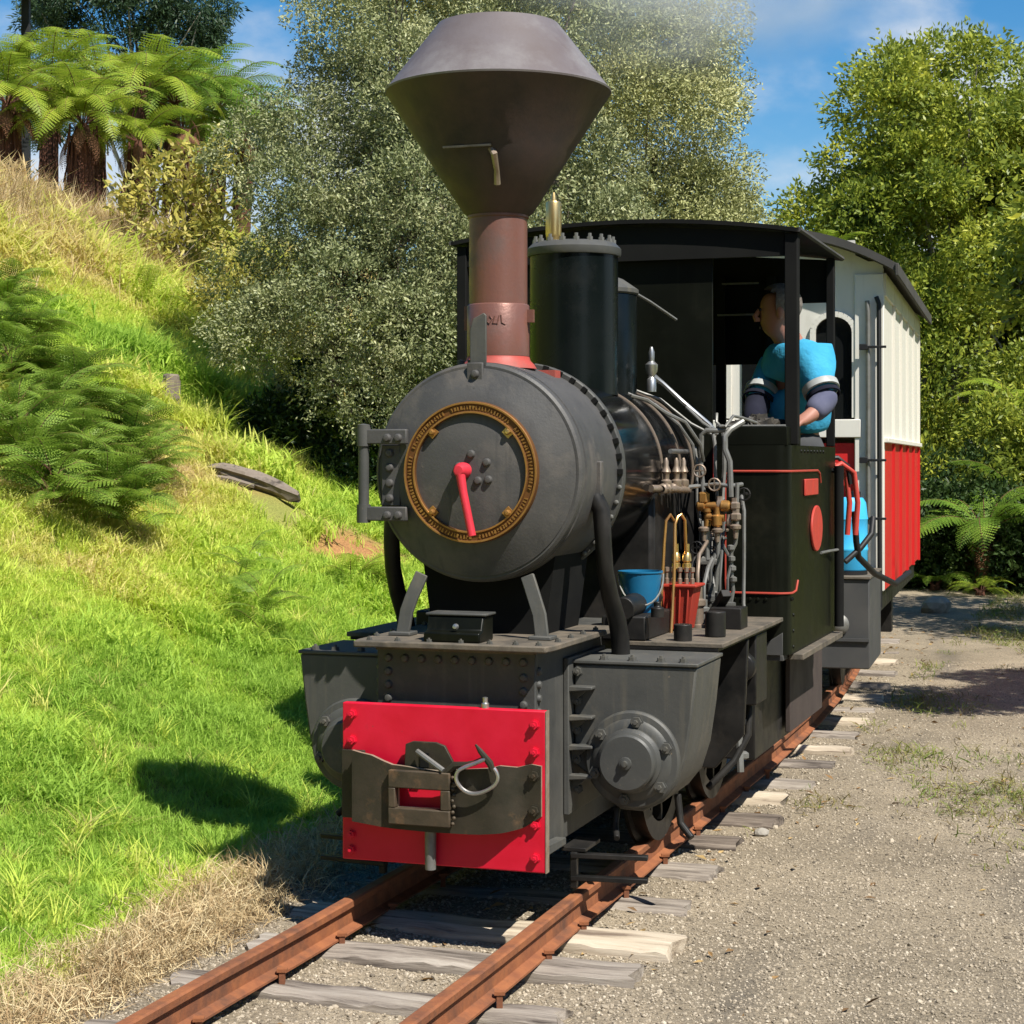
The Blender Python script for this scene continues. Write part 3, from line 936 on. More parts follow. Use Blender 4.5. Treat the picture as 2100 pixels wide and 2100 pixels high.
# pocket tab behind the plate with the dark pin hole
mb = MB()
mb.prism([(-0.108, 0.408), (0.052, 0.408), (0.042, 0.436), (0.018, 0.478), (-0.010, 0.487), (-0.082, 0.487), (-0.104, 0.478)], -0.026, -0.014)
tab = mb.build('coupling_tab', M['plate_steel'], loco, bevel=0.002)
MB().box(-0.056, -0.030, -0.0305, -0.0265, 0.414, 0.456).build('pin_hole', M['flatblack'], tab)
MB().tube([(-0.06, -0.045, 0.462), (-0.03, -0.055, 0.447), (0.03, -0.068, 0.414)], 0.0085, 8).build('coupling_pin', M['greypipe'], loco)
mb = MB()
mb.tube([(0.030, -0.058, 0.402), (0.062, -0.060, 0.430), (0.10, -0.060, 0.434), (0.122, -0.060, 0.440), (0.158, -0.062, 0.458)], [0.010, 0.012, 0.009, 0.008, 0.006], 8)
mb.tube([(0.128, -0.068, 0.494), (0.142, -0.068, 0.476), (0.170, -0.064, 0.442), (0.178, -0.062, 0.420)], [0.003, 0.008, 0.011, 0.008], 8)
mb.build('coupling_hook', M['plate_steel'], loco)
mb = MB()
loop = [(0.158, 0.455), (0.130, 0.442), (0.100, 0.430), (0.080, 0.418), (0.072, 0.400), (0.078, 0.380), (0.095, 0.362), (0.120, 0.354), (0.150, 0.360),
        (0.178, 0.376), (0.192, 0.396), (0.190, 0.416), (0.180, 0.432)]
sm = []
for i in range(len(loop) - 1):
    for k in range(4):
        t = k / 4.0
        p0, p1, p2, p3 = loop[max(i - 1, 0)], loop[i], loop[i + 1], loop[min(i + 2, len(loop) - 1)]
        sm.append(tuple(0.5 * (2 * p1[a] + (p2[a] - p0[a]) * t + (2 * p0[a] - 5 * p1[a] + 4 * p2[a] - p3[a]) * t * t + (3 * p1[a] - p0[a] - 3 * p2[a] + p3[a]) * t ** 3) for a in (0, 1)))
mb.tube([(a, -0.070 - 0.008 * math.sin(i * 0.12), b) for i, (a, b) in enumerate(sm)], 0.0058, 8)
mb.build('coupling_link', M['steel'], loco)
MB().cyl((-0.028, -0.020, 0.24), (-0.028, -0.020, 0.118), 0.017, 0.016, 12).build('drop_pin', M['greypipe'], loco)
# small pale fitting on top of the beam
mb = MB()
mb.lathe([(0, 0), (0.012, 0), (0.012, 0.012), (0.008, 0.016), (0.008, 0.03), (0, 0.032)], (0.128, 0.014, 0.588), (0, 0, 1), 10)
mb.build('grease_fitting', M['steel'], loco)

# --- front frame box with rivets
fb = MB().box(-0.25, 0.25, 0.11, 3.30, 0.145, 0.744).build('front_frame', M['grey_black'], loco, bevel=0.004)
for i in range(9):
    link_mesh('rivet', rivet_grey, fb, (-0.213 + 0.0532 * i, 0.11, 0.712))
for z in (0.672, 0.632, 0.592, 0.552):
    link_mesh('rivet', rivet_grey, fb, (-0.213, 0.11, z))
    link_mesh('rivet', rivet_grey, fb, (0.213, 0.11, z - 0.005))
for z in (0.685, 0.645, 0.605, 0.565):
    link_mesh('rivet', rivet_grey, fb, (0.25, 0.135, z), (0, 0, rad(90)))
    link_mesh('rivet', rivet_grey, fb, (-0.25, 0.135, z), (0, 0, rad(-90)))
mb = MB()
mb.box(-0.253, 0.253, 0.1075, 0.1095, 0.735, 0.7445)
mb.build('frame_edge', M['deck'], fb)
# beam brackets beside the frame
for s in (-1, 1):
    mb = MB()
    mb.box(s * 0.251, s * 0.312, 0.03, 0.040, 0.15, 0.56)
    mb.prism([(0.03, 0.15), (0.30, 0.148), (0.30, 0.17), (0.03, 0.185)], s * 0.251, s * 0.285, 'yz')
    mb.build('beam_bracket', M['cyl_grey'], loco, bevel=0.003)

# --- deck plate above the frame, toolbox step, smokebox saddle and stays
mb = MB()
mb.prism([(-0.30, 0.045), (0.30, 0.045), (0.31, 0.10), (0.315, 0.78), (-0.315, 0.78), (-0.31, 0.10)], 0.747, 0.766, 'xy')
deck = mb.build('deck_plate', M['deck'], loco, bevel=0.004)
for x in (-0.26, -0.17, -0.07, 0.03, 0.12, 0.2, 0.27):
    link_mesh('bolt', bolt_grey, deck, (x, 0.075, 0.766), (rad(-90), 0, 0), (0.7, 0.7, 0.5))
for y in (0.2, 0.33, 0.46, 0.6):
    for s in (-1, 1):
        link_mesh('bolt', bolt_grey, deck, (s * 0.29, y, 0.766), (rad(-90), 0, 0), (0.7, 0.7, 0.5))
mb = MB()
mb.prism([(0.075, 0.766), (0.20, 0.766), (0.20, 0.842), (0.115, 0.842), (0.100, 0.800), (0.075, 0.795)], -0.088, 0.088, 'yz')
hatch = mb.build('toolbox', M['cabblack'], loco, bevel=0.005)
MB().box(-0.095, 0.095, 0.11, 0.205, 0.842, 0.850).build('lid', M['grey_black'], hatch, bevel=0.003)
MB().lathe([(0, 0), (0.010, 0.002), (0.007, 0.010), (0, 0.012)], (0.01, 0.088, 0.812), (0, -1, 0.2), 10).build('latch', M['steel'], hatch)
MB().box(-0.30, 0.30, 0.02, 0.03, 0.752, 0.762)
mb = MB()
mb.prism([(-0.185, 0.766), (0.185, 0.766), (0.22, 1.02), (-0.22, 1.02)], 0.40, 0.76)
mb.build('smokebox_saddle', M['flatblack'], loco)
for s in (-1, 1):
    pts = [(s * 0.170, 0.275, 0.955), (s * 0.182, 0.27, 0.925), (s * 0.198, 0.262, 0.885), (s * 0.214, 0.258, 0.84), (s * 0.220, 0.255, 0.80), (s * 0.225, 0.250, 0.768)]
    mb = MB()
    mb.strip(pts, 0.042, 0.014)
    mb.box(s * 0.225 - 0.035, s * 0.225 + 0.035, 0.22, 0.29, 0.766, 0.778)
    mb.build('smokebox_stay', M['cyl_grey'], loco, bevel=0.003)

# --- smokebox, door, ring, dart lever, hinge
CZ = 1.266
AX = (0, 1, 0)
mb = MB()
mb.lathe([(0, 0.300), (0.20, 0.300), (0.20, 0.298), (0.317, 0.2965), (0.326, 0.2965), (0.334, 0.304), (0.336, 0.314), (0.336, 0.330), (0.328, 0.333), (0.328, 0.338),
          (0.338, 0.341), (0.338, 0.715), (0.20, 0.715)], (0, 0, CZ), AX, 96)
sb = mb.build('smokebox', M['smokebox'], loco, angle=30)
mb = MB()
mb.lathe([(0.337, 0.690), (0.352, 0.690), (0.356, 0.694), (0.356, 0.722), (0.352, 0.726), (0.337, 0.726)], (0, 0, CZ), AX, 96)
ring = mb.build('smokebox_ring', M['grey_black'], loco, angle=30)
bl = MB().box(-0.0085, 0.0085, -0.012, 0.0, -0.0085, 0.0085)
ring_bolt = bl.mesh('bolt', M['flatblack'], smooth=False)
ring_bolt_p = dome_head(0.008, 0.010, 8)('bolt', M['greypipe'])
for i in range(44):
    a = 2 * math.pi * i / 44
    up = math.cos(a) > -0.1
    link_mesh('bolt', ring_bolt if up else ring_bolt_p, ring, (0.347 * math.sin(a), 0.690, CZ + 0.347 * math.cos(a)), (0, a, 0))
mb = MB()
mb.lathe([(0.345, 0.7265), (0.345, 0.742), (0.30, 0.742)], (0, 0, CZ), AX, 72)
mb.build('boiler_joint', M['brass'], loco)
# door: shallow cone rising to the brass ring, dished plate inside
mb = MB()
mb.lathe([(0.318, 0.2925), (0.29, 0.281), (0.25, 0.264), (0.222, 0.2535), (0.180, 0.247), (0.12, 0.236), (0.06, 0.231), (0, 0.230)], (0, 0, CZ), AX, 96)
door = mb.build('smokebox_door', M['smokebox'], loco, angle=35)
mb = MB()
mb.lathe([(0.178, 0.247), (0.178, 0.234), (0.181, 0.231), (0.185, 0.232), (0.1865, 0.236), (0.205, 0.2365), (0.2065, 0.232), (0.211, 0.231), (0.2145, 0.235), (0.216, 0.252)],
         (0, 0, CZ), AX, 96)
bring = mb.build('brass_ring', M['brass_dark'], door, angle=25)
for (r0, r1, y) in ((0.1785, 0.1845, 0.2302), (0.2070, 0.2135, 0.2302)):
    mb = MB()
    mb.lathe([(r0, y + 0.003), (r0 + 0.001, y), (r1 - 0.001, y), (r1, y + 0.003)], (0, 0, CZ), AX, 96)
    mb.build('ring_rim', M['brass'], door)
# worn raised lettering of the ring: strokes too worn to read
rr = random.Random(5)
mb = MB()
a = 0.0
while a < 2 * math.pi - 0.03:
    word_gap = any(abs(a - g) < 0.05 for g in (0.75, 1.9, 3.05, 3.9, 5.0, 5.9))
    if not word_gap:
        for k in range(rr.choice((2, 2, 3))):
            aa = a + 0.011 * k
            r0, r1 = (0.1905, 0.2015) if rr.random() < 0.6 else ((0.1905, 0.196) if rr.random() < 0.5 else (0.196, 0.2015))
            w = 0.0042
            d = Vector((math.sin(aa), 0, math.cos(aa)))
            c0, c1 = Vector((0, 0.2345, CZ)) + d * r0, Vector((0, 0.2345, CZ)) + d * r1
            mb.bar(c0, c1, 0.0022, 0.0035, up=(0, 1, 0))
        if rr.random() < 0.6:
            d0, d1 = Vector((math.sin(a), 0, math.cos(a))), Vector((math.sin(a + 0.02), 0, math.cos(a + 0.02)))
            rr_ = rr.choice((0.1908, 0.196, 0.2012))
            mb.bar(Vector((0, 0.2345, CZ)) + d0 * rr_, Vector((0, 0.2345, CZ)) + d1 * rr_, 0.0022, 0.0035, up=(0, 1, 0))
    a += 0.052
mb.build('ring_lettering', M['brass'], door, smooth=False)['kind'] = 'stuff'
for ang in (45, 135, 225, 315):
    a = rad(ang)
    x, z = 0.172 * math.sin(a), CZ + 0.172 * math.cos(a)
    mb = MB()
    mb.prism([(x - 0.02, z), (x, z - 0.02), (x + 0.02, z), (x, z + 0.02)], 0.236, 0.243)
    mb.lathe([(0.010, 0), (0.010, 0.008), (0.006, 0.014), (0, 0.015)], (x, 0.238, z), (0, -1, 0), 8)
    mb.build('ring_bolt', M['brass'] if ang != 45 else M['brass_pale'], door)
for x, z in ((0.0, 0.055), (0.050, 0.030), (0.055, -0.022), (-0.040, 0.018), (0.022, -0.025)):
    link_mesh('bolt', bolt_smoke, door, (x + 0.006, 0.2325, CZ + z), (0, 0, 0))
mb = MB()
mb.lathe([(0.024, 0.0), (0.024, 0.030), (0.020, 0.036), (0.020, 0.046), (0.014, 0.056), (0, 0.058)], (-0.016, 0.234, CZ + 0.006), (0, -1, 0), 20)
mb.tube([(-0.016, 0.192, CZ + 0.004), (-0.004, 0.189, CZ - 0.06), (0.026, 0.184, CZ - 0.190)], [0.015, 0.0125, 0.0125], 14)
mb.build('door_handle', M['lever_red'], door)
# hinge
mb = MB()
mb.cyl((-0.352, 0.245, 1.112), (-0.352, 0.245, 1.412), 0.0165, n=16)
mb.lathe([(0, 0), (0.020, 0), (0.020, 0.01), (0, 0.014)], (-0.352, 0.245, 1.402), (0, 0, 1), 14)
for z0, z1 in ((1.352, 1.398), (1.116, 1.160)):
    mb.cyl((-0.352, 0.245, z0 - 0.006), (-0.352, 0.245, z1 + 0.006), 0.0215, n=16)
hinge = mb.build('door_hinge', M['cyl_grey'], loco)
for z0, z1 in ((1.352, 1.398), (1.116, 1.160)):
    s_ = MB().box(-0.340, -0.205, 0.232, 0.252, z0, z1).build('hinge_strap', M['smokebox'], hinge, bevel=0.004)
    for x in (-0.268, -0.232):
        link_mesh('bolt', bolt_smoke, hinge, (x, 0.232, (z0 + z1) / 2 - 0.004))
MB().prism([(-0.300, 1.162), (-0.238, 1.162), (-0.238, 1.350), (-0.300, 1.350)], 0.262, 0.292).build('hinge_plate', M['smokebox'], hinge, bevel=0.003)
for z in (1.185, 1.232, 1.280, 1.325):
    link_mesh('bolt', bolt_smoke, hinge, (-0.272, 0.262, z))
# bracket and bolts above the door, lamp plate in front of the chimney
mb = MB()
mb.box(-0.026, 0.026, 0.278, 0.292, 1.492, 1.600)
lamp = mb.build('lamp_bracket', M['smokebox'], loco, bevel=0.003)
MB().prism([(-0.022, 1.590), (0.030, 1.590), (0.030, 1.745), (0.022, 1.752), (-0.012, 1.735), (-0.022, 1.70)], 0.296, 0.306).build('lamp_plate', M['cyl_grey'], lamp, bevel=0.002)
for z in (1.515, 1.565):
    link_mesh('bolt', bolt_smoke, lamp, (0.002, 0.278, z))
mb = MB()
for x in (-0.075, -0.04):
    mb.lathe([(0, 0), (0.013, 0), (0.013, 0.014), (0, 0.016)], (x, 0.36, CZ + 0.332), (0, 0, 1), 8)
mb.tube([(-0.23, 0.50, 1.50), (-0.255, 0.50, 1.545), (-0.235, 0.52, 1.565)], 0.006, 6)
mb.build('top_fittings', M['cyl_grey'], loco)

# --- chimney
CH = (0, 0.498, 0)
mb = MB()
mb.lathe([(0.0, 1.58), (0.122, 1.590), (0.114, 1.604), (0.102, 1.616), (0.0985, 1.628)], CH, (0, 0, 1), 40)
mb.box(0.06, 0.155, 0.60, 0.66, 1.562, 1.590)
chim = empty('chimney', (0, 0, 0))
chim.parent = loco
mb.build('base_flange', M['redlead'], chim)
mb = MB()
mb.lathe([(0.0985, 1.629), (0.0985, 1.788), (0.0955, 1.792), (0.0920, 1.793), (0.0920, 2.062), (0.0970, 2.065), (0.0970, 2.072)], CH, (0, 0, 1), 48)
mb.box(0.092, 0.118, 0.49, 0.506, 1.735, 1.775)
mb.box(-0.112, -0.097, 0.49, 0.506, 1.715, 1.79)
mb.build('stack_pipe', M['chimney_rust'], chim)
mb = MB()
mb.lathe([(0.0975, 2.0725), (0.110, 2.082), (0.228, 2.262), (0.229, 2.2655), (0.350, 2.450), (0.3555, 2.457)], CH, (0, 0, 1), 72)
mb.build('spark_cone', M['cone_shade_rust'], chim)
mb = MB()
mb.lathe([(0.3558, 2.4572), (0.3575, 2.463), (0.350, 2.470), (0.192, 2.672), (0.182, 2.672), (0.176, 2.650), (0.10, 2.60)], CH, (0, 0, 1), 72)
cap = mb.build('spark_cap', M['cap_rust'], chim)
# weld squiggle on the collar
mb = MB()
for path in (((-.30, .752), (-.12, .752), (-.20, .742), (-.26, .728)), ((-.02, .734), (.06, .752), (.14, .742), (.05, .727), (-.02, .734)), ((.22, .750), (.16, .728), (.30, .726), (.36, .752)), ((.42, .754), (.44, .730), (.56, .724))):
    mb.tube([(.0990 * math.sin(a_), .498 - .0990 * math.cos(a_), 1.0 + z_) for a_, z_ in path], .0022, 5)
mb.build('weld_mark', M['chimney_rust'], chim)['kind'] = 'stuff'
mb = MB()
mb.tube([(0.045, 0.292, 2.255), (0.06, 0.285, 2.235), (0.055, 0.325, 2.19), (0.05, 0.345, 2.150)], [0.010, 0.011, 0.009, 0.011], 8)
mb.box(-0.10, 0.055, 0.268, 0.276, 2.256, 2.262)
mb.build('cone_door_latch', M['bronze'], chim)

# --- boiler with bands
mb = MB()
mb.lathe([(0, 0.742), (0.308, 0.742), (0.308, 1.92), (0, 1.92)], (0, 0, CZ), AX, 96)
boiler = mb.build('boiler', M['gloss'], loco, angle=30)
for y0 in (0.765, 1.378, 1.66, 1.86):
    mb = MB()
    mb.lathe([(0.306, y0), (0.3115, y0 + 0.001), (0.3115, y0 + 0.019), (0.306, y0 + 0.020)], (0, 0, CZ), AX, 96)
    mb.build('boiler_band', M['bronze'], boiler)
mb = MB()
mb.box(-0.30, 0.30, 1.30, 2.45, 0.56, 1.20)
mb.build('firebox', M['oily_shade'], loco, bevel=0.02)
# --- domes, whistle, safety valve
mb = MB()
mb.lathe([(0.158, 1.535), (0.158, 2.030), (0.150, 2.040)], (0, 1.325, 0), (0, 0, 1), 56)
dome = mb.build('steam_dome', M['dome'], loco)
mb = MB()
mb.lathe([(0.10, 2.022), (0.166, 2.030), (0.169, 2.038), (0.169, 2.056), (0.150, 2.075), (0.145, 2.078), (0, 2.082)], (0, 1.325, 0), (0, 0, 1), 56)
fl = mb.build('dome_flange', M['cyl_grey'], dome)
stud = MB().lathe([(0.011, 0), (0.011, 0.020), (0.0065, 0.020), (0.0065, 0.032), (0, 0.033)], (0, 0, 0), (0, 0, 1), 6).mesh('bolt', M['greypipe'], smooth=False)
for i in range(18):
    a = 2 * math.pi * i / 18
    link_mesh('bolt', stud, dome, (0.140 * math.sin(a), 1.325 + 0.140 * math.cos(a), 2.068))
mb = MB()
mb.lathe([(0.020, 2.078), (0.026, 2.084), (0.026, 2.100), (0.0275, 2.102), (0.0285, 2.110), (0.0285, 2.222), (0.026, 2.228), (0.012, 2.232), (0.010, 2.246), (0.006, 2.262), (0, 2.263)], (-0.072, 1.31, 0), (0, 0, 1), 28)
mb.build('whistle', M['brass_pale'], dome)
mb = MB()
mb.lathe([(0.150, 1.54), (0.150, 1.915), (0.135, 1.935)], (0.0, 1.615, 0), (0, 0, 1), 48)
sd = mb.build('sand_dome', M['dome'], loco)
mb = MB()
mb.lathe([(0.152, 1.916), (0.157, 1.922), (0.157, 1.936), (0.142, 1.946), (0.10, 1.975), (0.055, 1.992), (0, 1.994)], (0.0, 1.615, 0), (0, 0, 1), 48)
mb.build('sand_dome_lid', M['cyl_grey'], sd)
MB().tube([(0.10, 1.62, 1.95), (0.17, 1.75, 1.90), (0.24, 1.88, 1.84)], 0.006, 6).build('pull_rod', M['greypipe'], sd)
mb = MB()
mb.lathe([(0.018, 1.555), (0.018, 1.60), (0.010, 1.61), (0.022, 1.63), (0.024, 1.655), (0.010, 1.668), (0.012, 1.70), (0.005, 1.72), (0, 1.722)], (0.215, 1.60, 0), (0, 0, 1), 14)
mb.build('safety_valve', M['steel'], loco)
MB().tube([(0.195, 1.66, 1.622), (0.235, 1.69, 1.590), (0.31, 1.70, 1.52), (0.406, 1.72, 1.435), (0.43, 1.74, 1.40)], [0.014, 0.0085, 0.0085, 0.0085, 0.0085], 8).build('regulator_rod', M['steel'], loco)
mb = MB()
mb.tube([(0.19, 1.40, 1.535), (0.24, 1.44, 1.52), (0.30, 1.47, 1.475), (0.366, 1.50, 1.44), (0.41, 1.55, 1.36), (0.41, 1.60, 1.30)], 0.0065, 6)
mb.tube([(0.16, 1.47, 1.545), (0.25, 1.52, 1.505), (0.33, 1.56, 1.43), (0.37, 1.60, 1.36), (0.38, 1.62, 1.26)], 0.0055, 6)
mb.tube([(0.10, 1.70, 1.575), (0.22, 1.72, 1.53), (0.33, 1.74, 1.44), (0.40, 1.78, 1.40)], 0.0055, 6)
mb.build('boiler_pipes', M['greypipe'], loco)
# handrail and its knobs along the boiler side
mb = MB()
mb.tube([(0.345, 1.36, 1.335), (0.345, 1.62, 1.335)], 0.0085, 8)
mb.build('handrail', M['steel'], loco)

# --- steam pipes beside the smokebox
for s in (-1, 1):
    pts = [(s * 0.322, 0.47, 1.19), (s * 0.346, 0.47, 1.15), (s * 0.352, 0.47, 1.05), (s * 0.354, 0.485, 0.96), (s * 0.357, 0.53, 0.88), (s * 0.360, 0.60, 0.80), (s * 0.362, 0.63, 0.74), (s * 0.362, 0.64, 0.67)]
    MB().tube(pts, [0.030, 0.028, 0.026, 0.026, 0.027, 0.029, 0.029, 0.030], 16).build('steam_pipe', M['oily_shade'], loco)
    mb = MB()
    mb.box(s * 0.334 - 0.016, s * 0.334 + 0.016, 0.455, 0.485, 1.19, 1.30)
    mb.build('pipe_clip', M['smokebox'], loco, bevel=0.004)

# --- cylinders and steam chests, both sides
for s in (-1, 1):
    cyl = empty('cylinder', (0, 0, 0))
    cyl.parent = loco
    poly = [(0.27, 0.678), (0.656, 0.678), (0.640, 0.53), (0.622, 0.41), (0.595, 0.325), (0.55, 0.268), (0.49, 0.236), (0.42, 0.238), (0.36, 0.275), (0.32, 0.335), (0.27, 0.37)]
    mb = MB()
    if s > 0:
        mb.prism(poly, 0.43, 0.775)
    else:
        poly2 = [(0.315, 0.678), (0.656, 0.678), (0.640, 0.53), (0.622, 0.41), (0.595, 0.325), (0.55, 0.268), (0.49, 0.236), (0.42, 0.238), (0.385, 0.275), (0.385, 0.50), (0.29, 0.635)]
        mb.prism([(-a, b) for a, b in poly2], 0.43, 0.775)
    mb.build('cylinder_casing', M['cyl_grey'], cyl, bevel=0.007)
    mb = MB()
    mb.box(s * 0.258 if s > 0 else -0.66, 0.66 if s > 0 else -0.300, 0.424, 0.78, 0.6785, 0.690)
    mb.build('casing_top', M['cyl_grey'], cyl, bevel=0.003)
    ccx, ccz = s * 0.458, 0.394
    mb = MB()
    mb.lathe([(0.09, 0.0), (0.148, 0.0), (0.148, 0.014), (0.142, 0.020), (0.125, 0.022), (0.118, 0.030), (0.098, 0.034), (0.098, 0.044), (0.088, 0.052), (0.086, 0.082), (0.080, 0.088), (0.0, 0.091)],
             (ccx, 0.43, ccz), (0, -1, 0), 56)
    mb.lathe([(0.020, 0.0), (0.019, 0.008), (0.010, 0.010), (0.009, 0.018), (0, 0.019)], (ccx, 0.340, ccz), (0, -1, 0), 12)
    mb.build('cylinder_cover', M['cyl_grey'], cyl)
    for i in range(6):
        a = 2 * math.pi * (i + 0.15) / 6
        link_mesh('bolt', bolt_big, cyl, (ccx + 0.119 * math.sin(a), 0.404, ccz + 0.119 * math.cos(a)))
    mb = MB()
    for z in (0.605, 0.515, 0.425, 0.335):
        mb.prism([(s * 0.262, z + 0.008), (s * 0.340, z + 0.008), (s * 0.340, z - 0.002), (s * 0.262, z - 0.010)], 0.385, 0.4295)
        mb.prism([(s * 0.262, z + 0.000), (s * 0.325, z + 0.000), (s * 0.262, z - 0.05)], 0.416, 0.4295)
    mb.build('cylinder_rib', M['cyl_grey'], cyl, bevel=0.003)
    mb = MB()
    mb.box(s * 0.251, s * 0.268, 0.38, 0.79, 0.22, 0.70)
    mb.build('mounting_flange', M['grey_black'], cyl, bevel=0.003)
    for z in (0.655, 0.565, 0.475, 0.385, 0.295):
        link_mesh('bolt', bolt_big, cyl, (s * 0.283, 0.4305, z), (0, 0.4, 0), (0.8, 0.8, 0.8))
    for x in (0.36, 0.45, 0.54, 0.61):
        link_mesh('bolt', bolt_big, cyl, (s * x, 0.452, 0.69), (rad(-90), 0, 0), (0.75, 0.75, 0.9))
    mb = MB()
    mb.prism([(s * 0.255, 0.30), (s * 0.36, 0.24), (s * 0.53, 0.24), (s * 0.63, 0.36), (s * 0.645, 0.688), (s * 0.255, 0.688)], 1.252, 1.274)
    mb.build('motion_bracket', M['oily_shade'], cyl, bevel=0.004)
    mb = MB()
    mb.box(s * 0.55, s * 0.64, 1.42, 1.62, 0.44, 0.688)
    mb.lathe([(0.05, 0), (0.052, 0.01), (0.052, 0.05), (0.03, 0.06), (0, 0.06)], (s * 0.595, 1.41, 0.58), (0, -1, 0), 18)
    mb.tube([(s * 0.60, 1.50, 0.44), (s * 0.60, 1.48, 0.33), (s * 0.56, 1.42, 0.24), (s * 0.48, 1.36, 0.15)], 0.014, 8)
    mb.build('sand_box', M['oily_shade'], loco, bevel=0.006)
    mb = MB()
    for q in range(5):
        mb.bar((s * 0.50, 1.70 - 0.05 * q, 0.66 - 0.018 * q), (s * 0.50, 1.95 + 0.05 * q, 0.66 - 0.018 * q), 0.05, 0.012)
    mb.tube([(s * 0.42, 0.80, 0.60), (s * 0.40, 1.00, 0.58), (s * 0.38, 1.20, 0.62)], 0.016, 8)
    mb.build('leaf_spring', M['oily_shade'], loco)
    # slide bars, crosshead, rods behind the cylinder
    mb = MB()
    mb.box(s * 0.43, s * 0.49, 0.775, 1.25, 0.440, 0.462)
    mb.box(s * 0.43, s * 0.49, 0.775, 1.25, 0.326, 0.348)
    mb.build('slide_bar', M['oily_shade'], cyl, bevel=0.003)
    mb = MB()
    mb.cyl((s * 0.46, 0.775, 0.394), (s * 0.46, 1.06, 0.394), 0.016, n=12)
    mb.box(s * 0.425, s * 0.495, 1.03, 1.13, 0.350, 0.438)
    mb.bar((s * 0.47, 1.09, 0.394), (s * 0.47, 2.02, 0.30), 0.022, 0.055)
    mb.build('connecting_rod', M['oily_shade'], cyl, bevel=0.003)
    MB().bar((s * 0.435, 1.20, 0.22), (s * 0.435, 2.04, 0.27), 0.020, 0.05).build('coupling_rod', M['oily_shade'], cyl, bevel=0.003)

# --- wheels
for s in (-1, 1):
    for y in (1.22, 2.05):
        wheel = empty('wheel', (0, 0, 0))
        wheel.parent = loco
        mb = MB()
        mb.lathe([(0.235, -0.03), (0.300, -0.03), (0.292, 0.018), (0.318, 0.022), (0.318, 0.034), (0.235, 0.034)], (s * 0.320, y, 0.292), (-s, 0, 0), 48)
        mb.build('tyre', M['oily_shade'], wheel)  # near black tone stands in for the shadow round the wheels
        mb = MB()
        mb.lathe([(0, -0.045), (0.065, -0.045), (0.065, 0.02), (0, 0.02)], (s * 0.320, y, 0.292), (-s, 0, 0), 20)
        for k in range(9):
            a = 2 * math.pi * k / 9
            mb.bar((s * 0.325, y + 0.05 * math.cos(a), 0.292 + 0.05 * math.sin(a)), (s * 0.325, y + 0.24 * math.cos(a), 0.292 + 0.24 * math.sin(a)), 0.022, 0.03, up=(1, 0, 0))
        mb.build('wheel_centre', M['oily_shade'], wheel)

# guard irons and low bars in front of the wheels, drain cocks
for s in (-1, 1):
    mb = MB()
    mb.box(s * 0.270, s * 0.345, 0.30, 0.46, 0.128, 0.140)
    mb.box(s * 0.300, s * 0.320, 0.29, 0.31, 0.02, 0.128)
    mb.bar((s * 0.30, 0.30, 0.118), (s * 0.53, 0.33, 0.118), 0.03, 0.014)
    mb.bar((s * 0.30, 0.30, 0.050), (s * 0.53, 0.33, 0.050), 0.03, 0.014)
    mb.tube([(s * 0.40, 0.46, 0.24), (s * 0.40, 0.44, 0.19), (s * 0.42, 0.38, 0.16)], 0.010, 8)
    mb.tube([(s * 0.55, 0.62, 0.26), (s * 0.56, 0.62, 0.17), (s * 0.60, 0.60, 0.13)], 0.012, 8)
    mb.build('guard_iron', M['oily_shade'], loco, bevel=0.002)

# --- running boards and motion clutter
for s in (-1, 1):
    mb = MB()
    mb.box(s * 0.30, s * 0.655, 0.80, 1.86, 0.700, 0.716)
    rb = mb.build('running_board', M['deck'], loco, bevel=0.003)
    MB().box(s * 0.251, s * 0.40, 0.80, 1.16, 0.716, 0.796).build('valve_gear_cover', M['oily_shade'], rb, bevel=0.006)
    MB().box(s * 0.30, s * 0.64, 0.80, 1.86, 0.690, 0.6995).build('board_edge', M['oily_shade'], rb)
mb = MB()
mb.cyl((0.51, 0.86, 0.69), (0.51, 0.86, 0.77), 0.030, n=16)
mb.cyl((0.58, 1.03, 0.716), (0.58, 1.03, 0.80), 0.035, n=16)
mb.box(0.50, 0.61, 1.30, 1.42, 0.716, 0.79)
mb.bar((0.46, 1.45, 0.72), (0.55, 1.34, 0.84), 0.035, 0.03)
mb.lathe([(0.022, 0), (0.022, 0.03), (0.012, 0.034), (0.012, 0.05), (0, 0.05)], (0.44, 0.80, 0.796), (0, 0, 1), 12)
mb.cyl((0.33, 0.78, 0.82), (0.335, 1.15, 0.835), 0.038, n=18)
mb.build('motion_fittings', M['oily_shade'], loco, bevel=0.003)

# --- lubricator: red ribbed box, copper oil pipes, brass unions
lub = empty('lubricator', (0, 0, 0))
lub.parent = loco
mb = MB()
for k in range(1):
    b0 = [(0.352, 1.17, 0.722), (0.455, 1.17, 0.722), (0.455, 1.26, 0.722), (0.352, 1.26, 0.722)]
    t0 = [(0.350, 1.155, 0.872), (0.478, 1.155, 0.872), (0.478, 1.275, 0.872), (0.350, 1.275, 0.872)]
    mb.add(b0 + t0, [(0, 3, 2, 1), (4, 5, 6, 7), (0, 1, 5, 4), (1, 2, 6, 5), (2, 3, 7, 6), (3, 0, 4, 7)])
mb.box(0.340, 0.488, 1.145, 1.285, 0.868, 0.878)
for k in range(4):
    mb.bar((0.370 + k * 0.025, 1.168, 0.725), (0.372 + k * 0.029, 1.152, 0.868), 0.007, 0.008, up=(0, 1, 0))
mb.build('lubricator_box', M['redbox'], lub, bevel=0.003)
mb = MB()
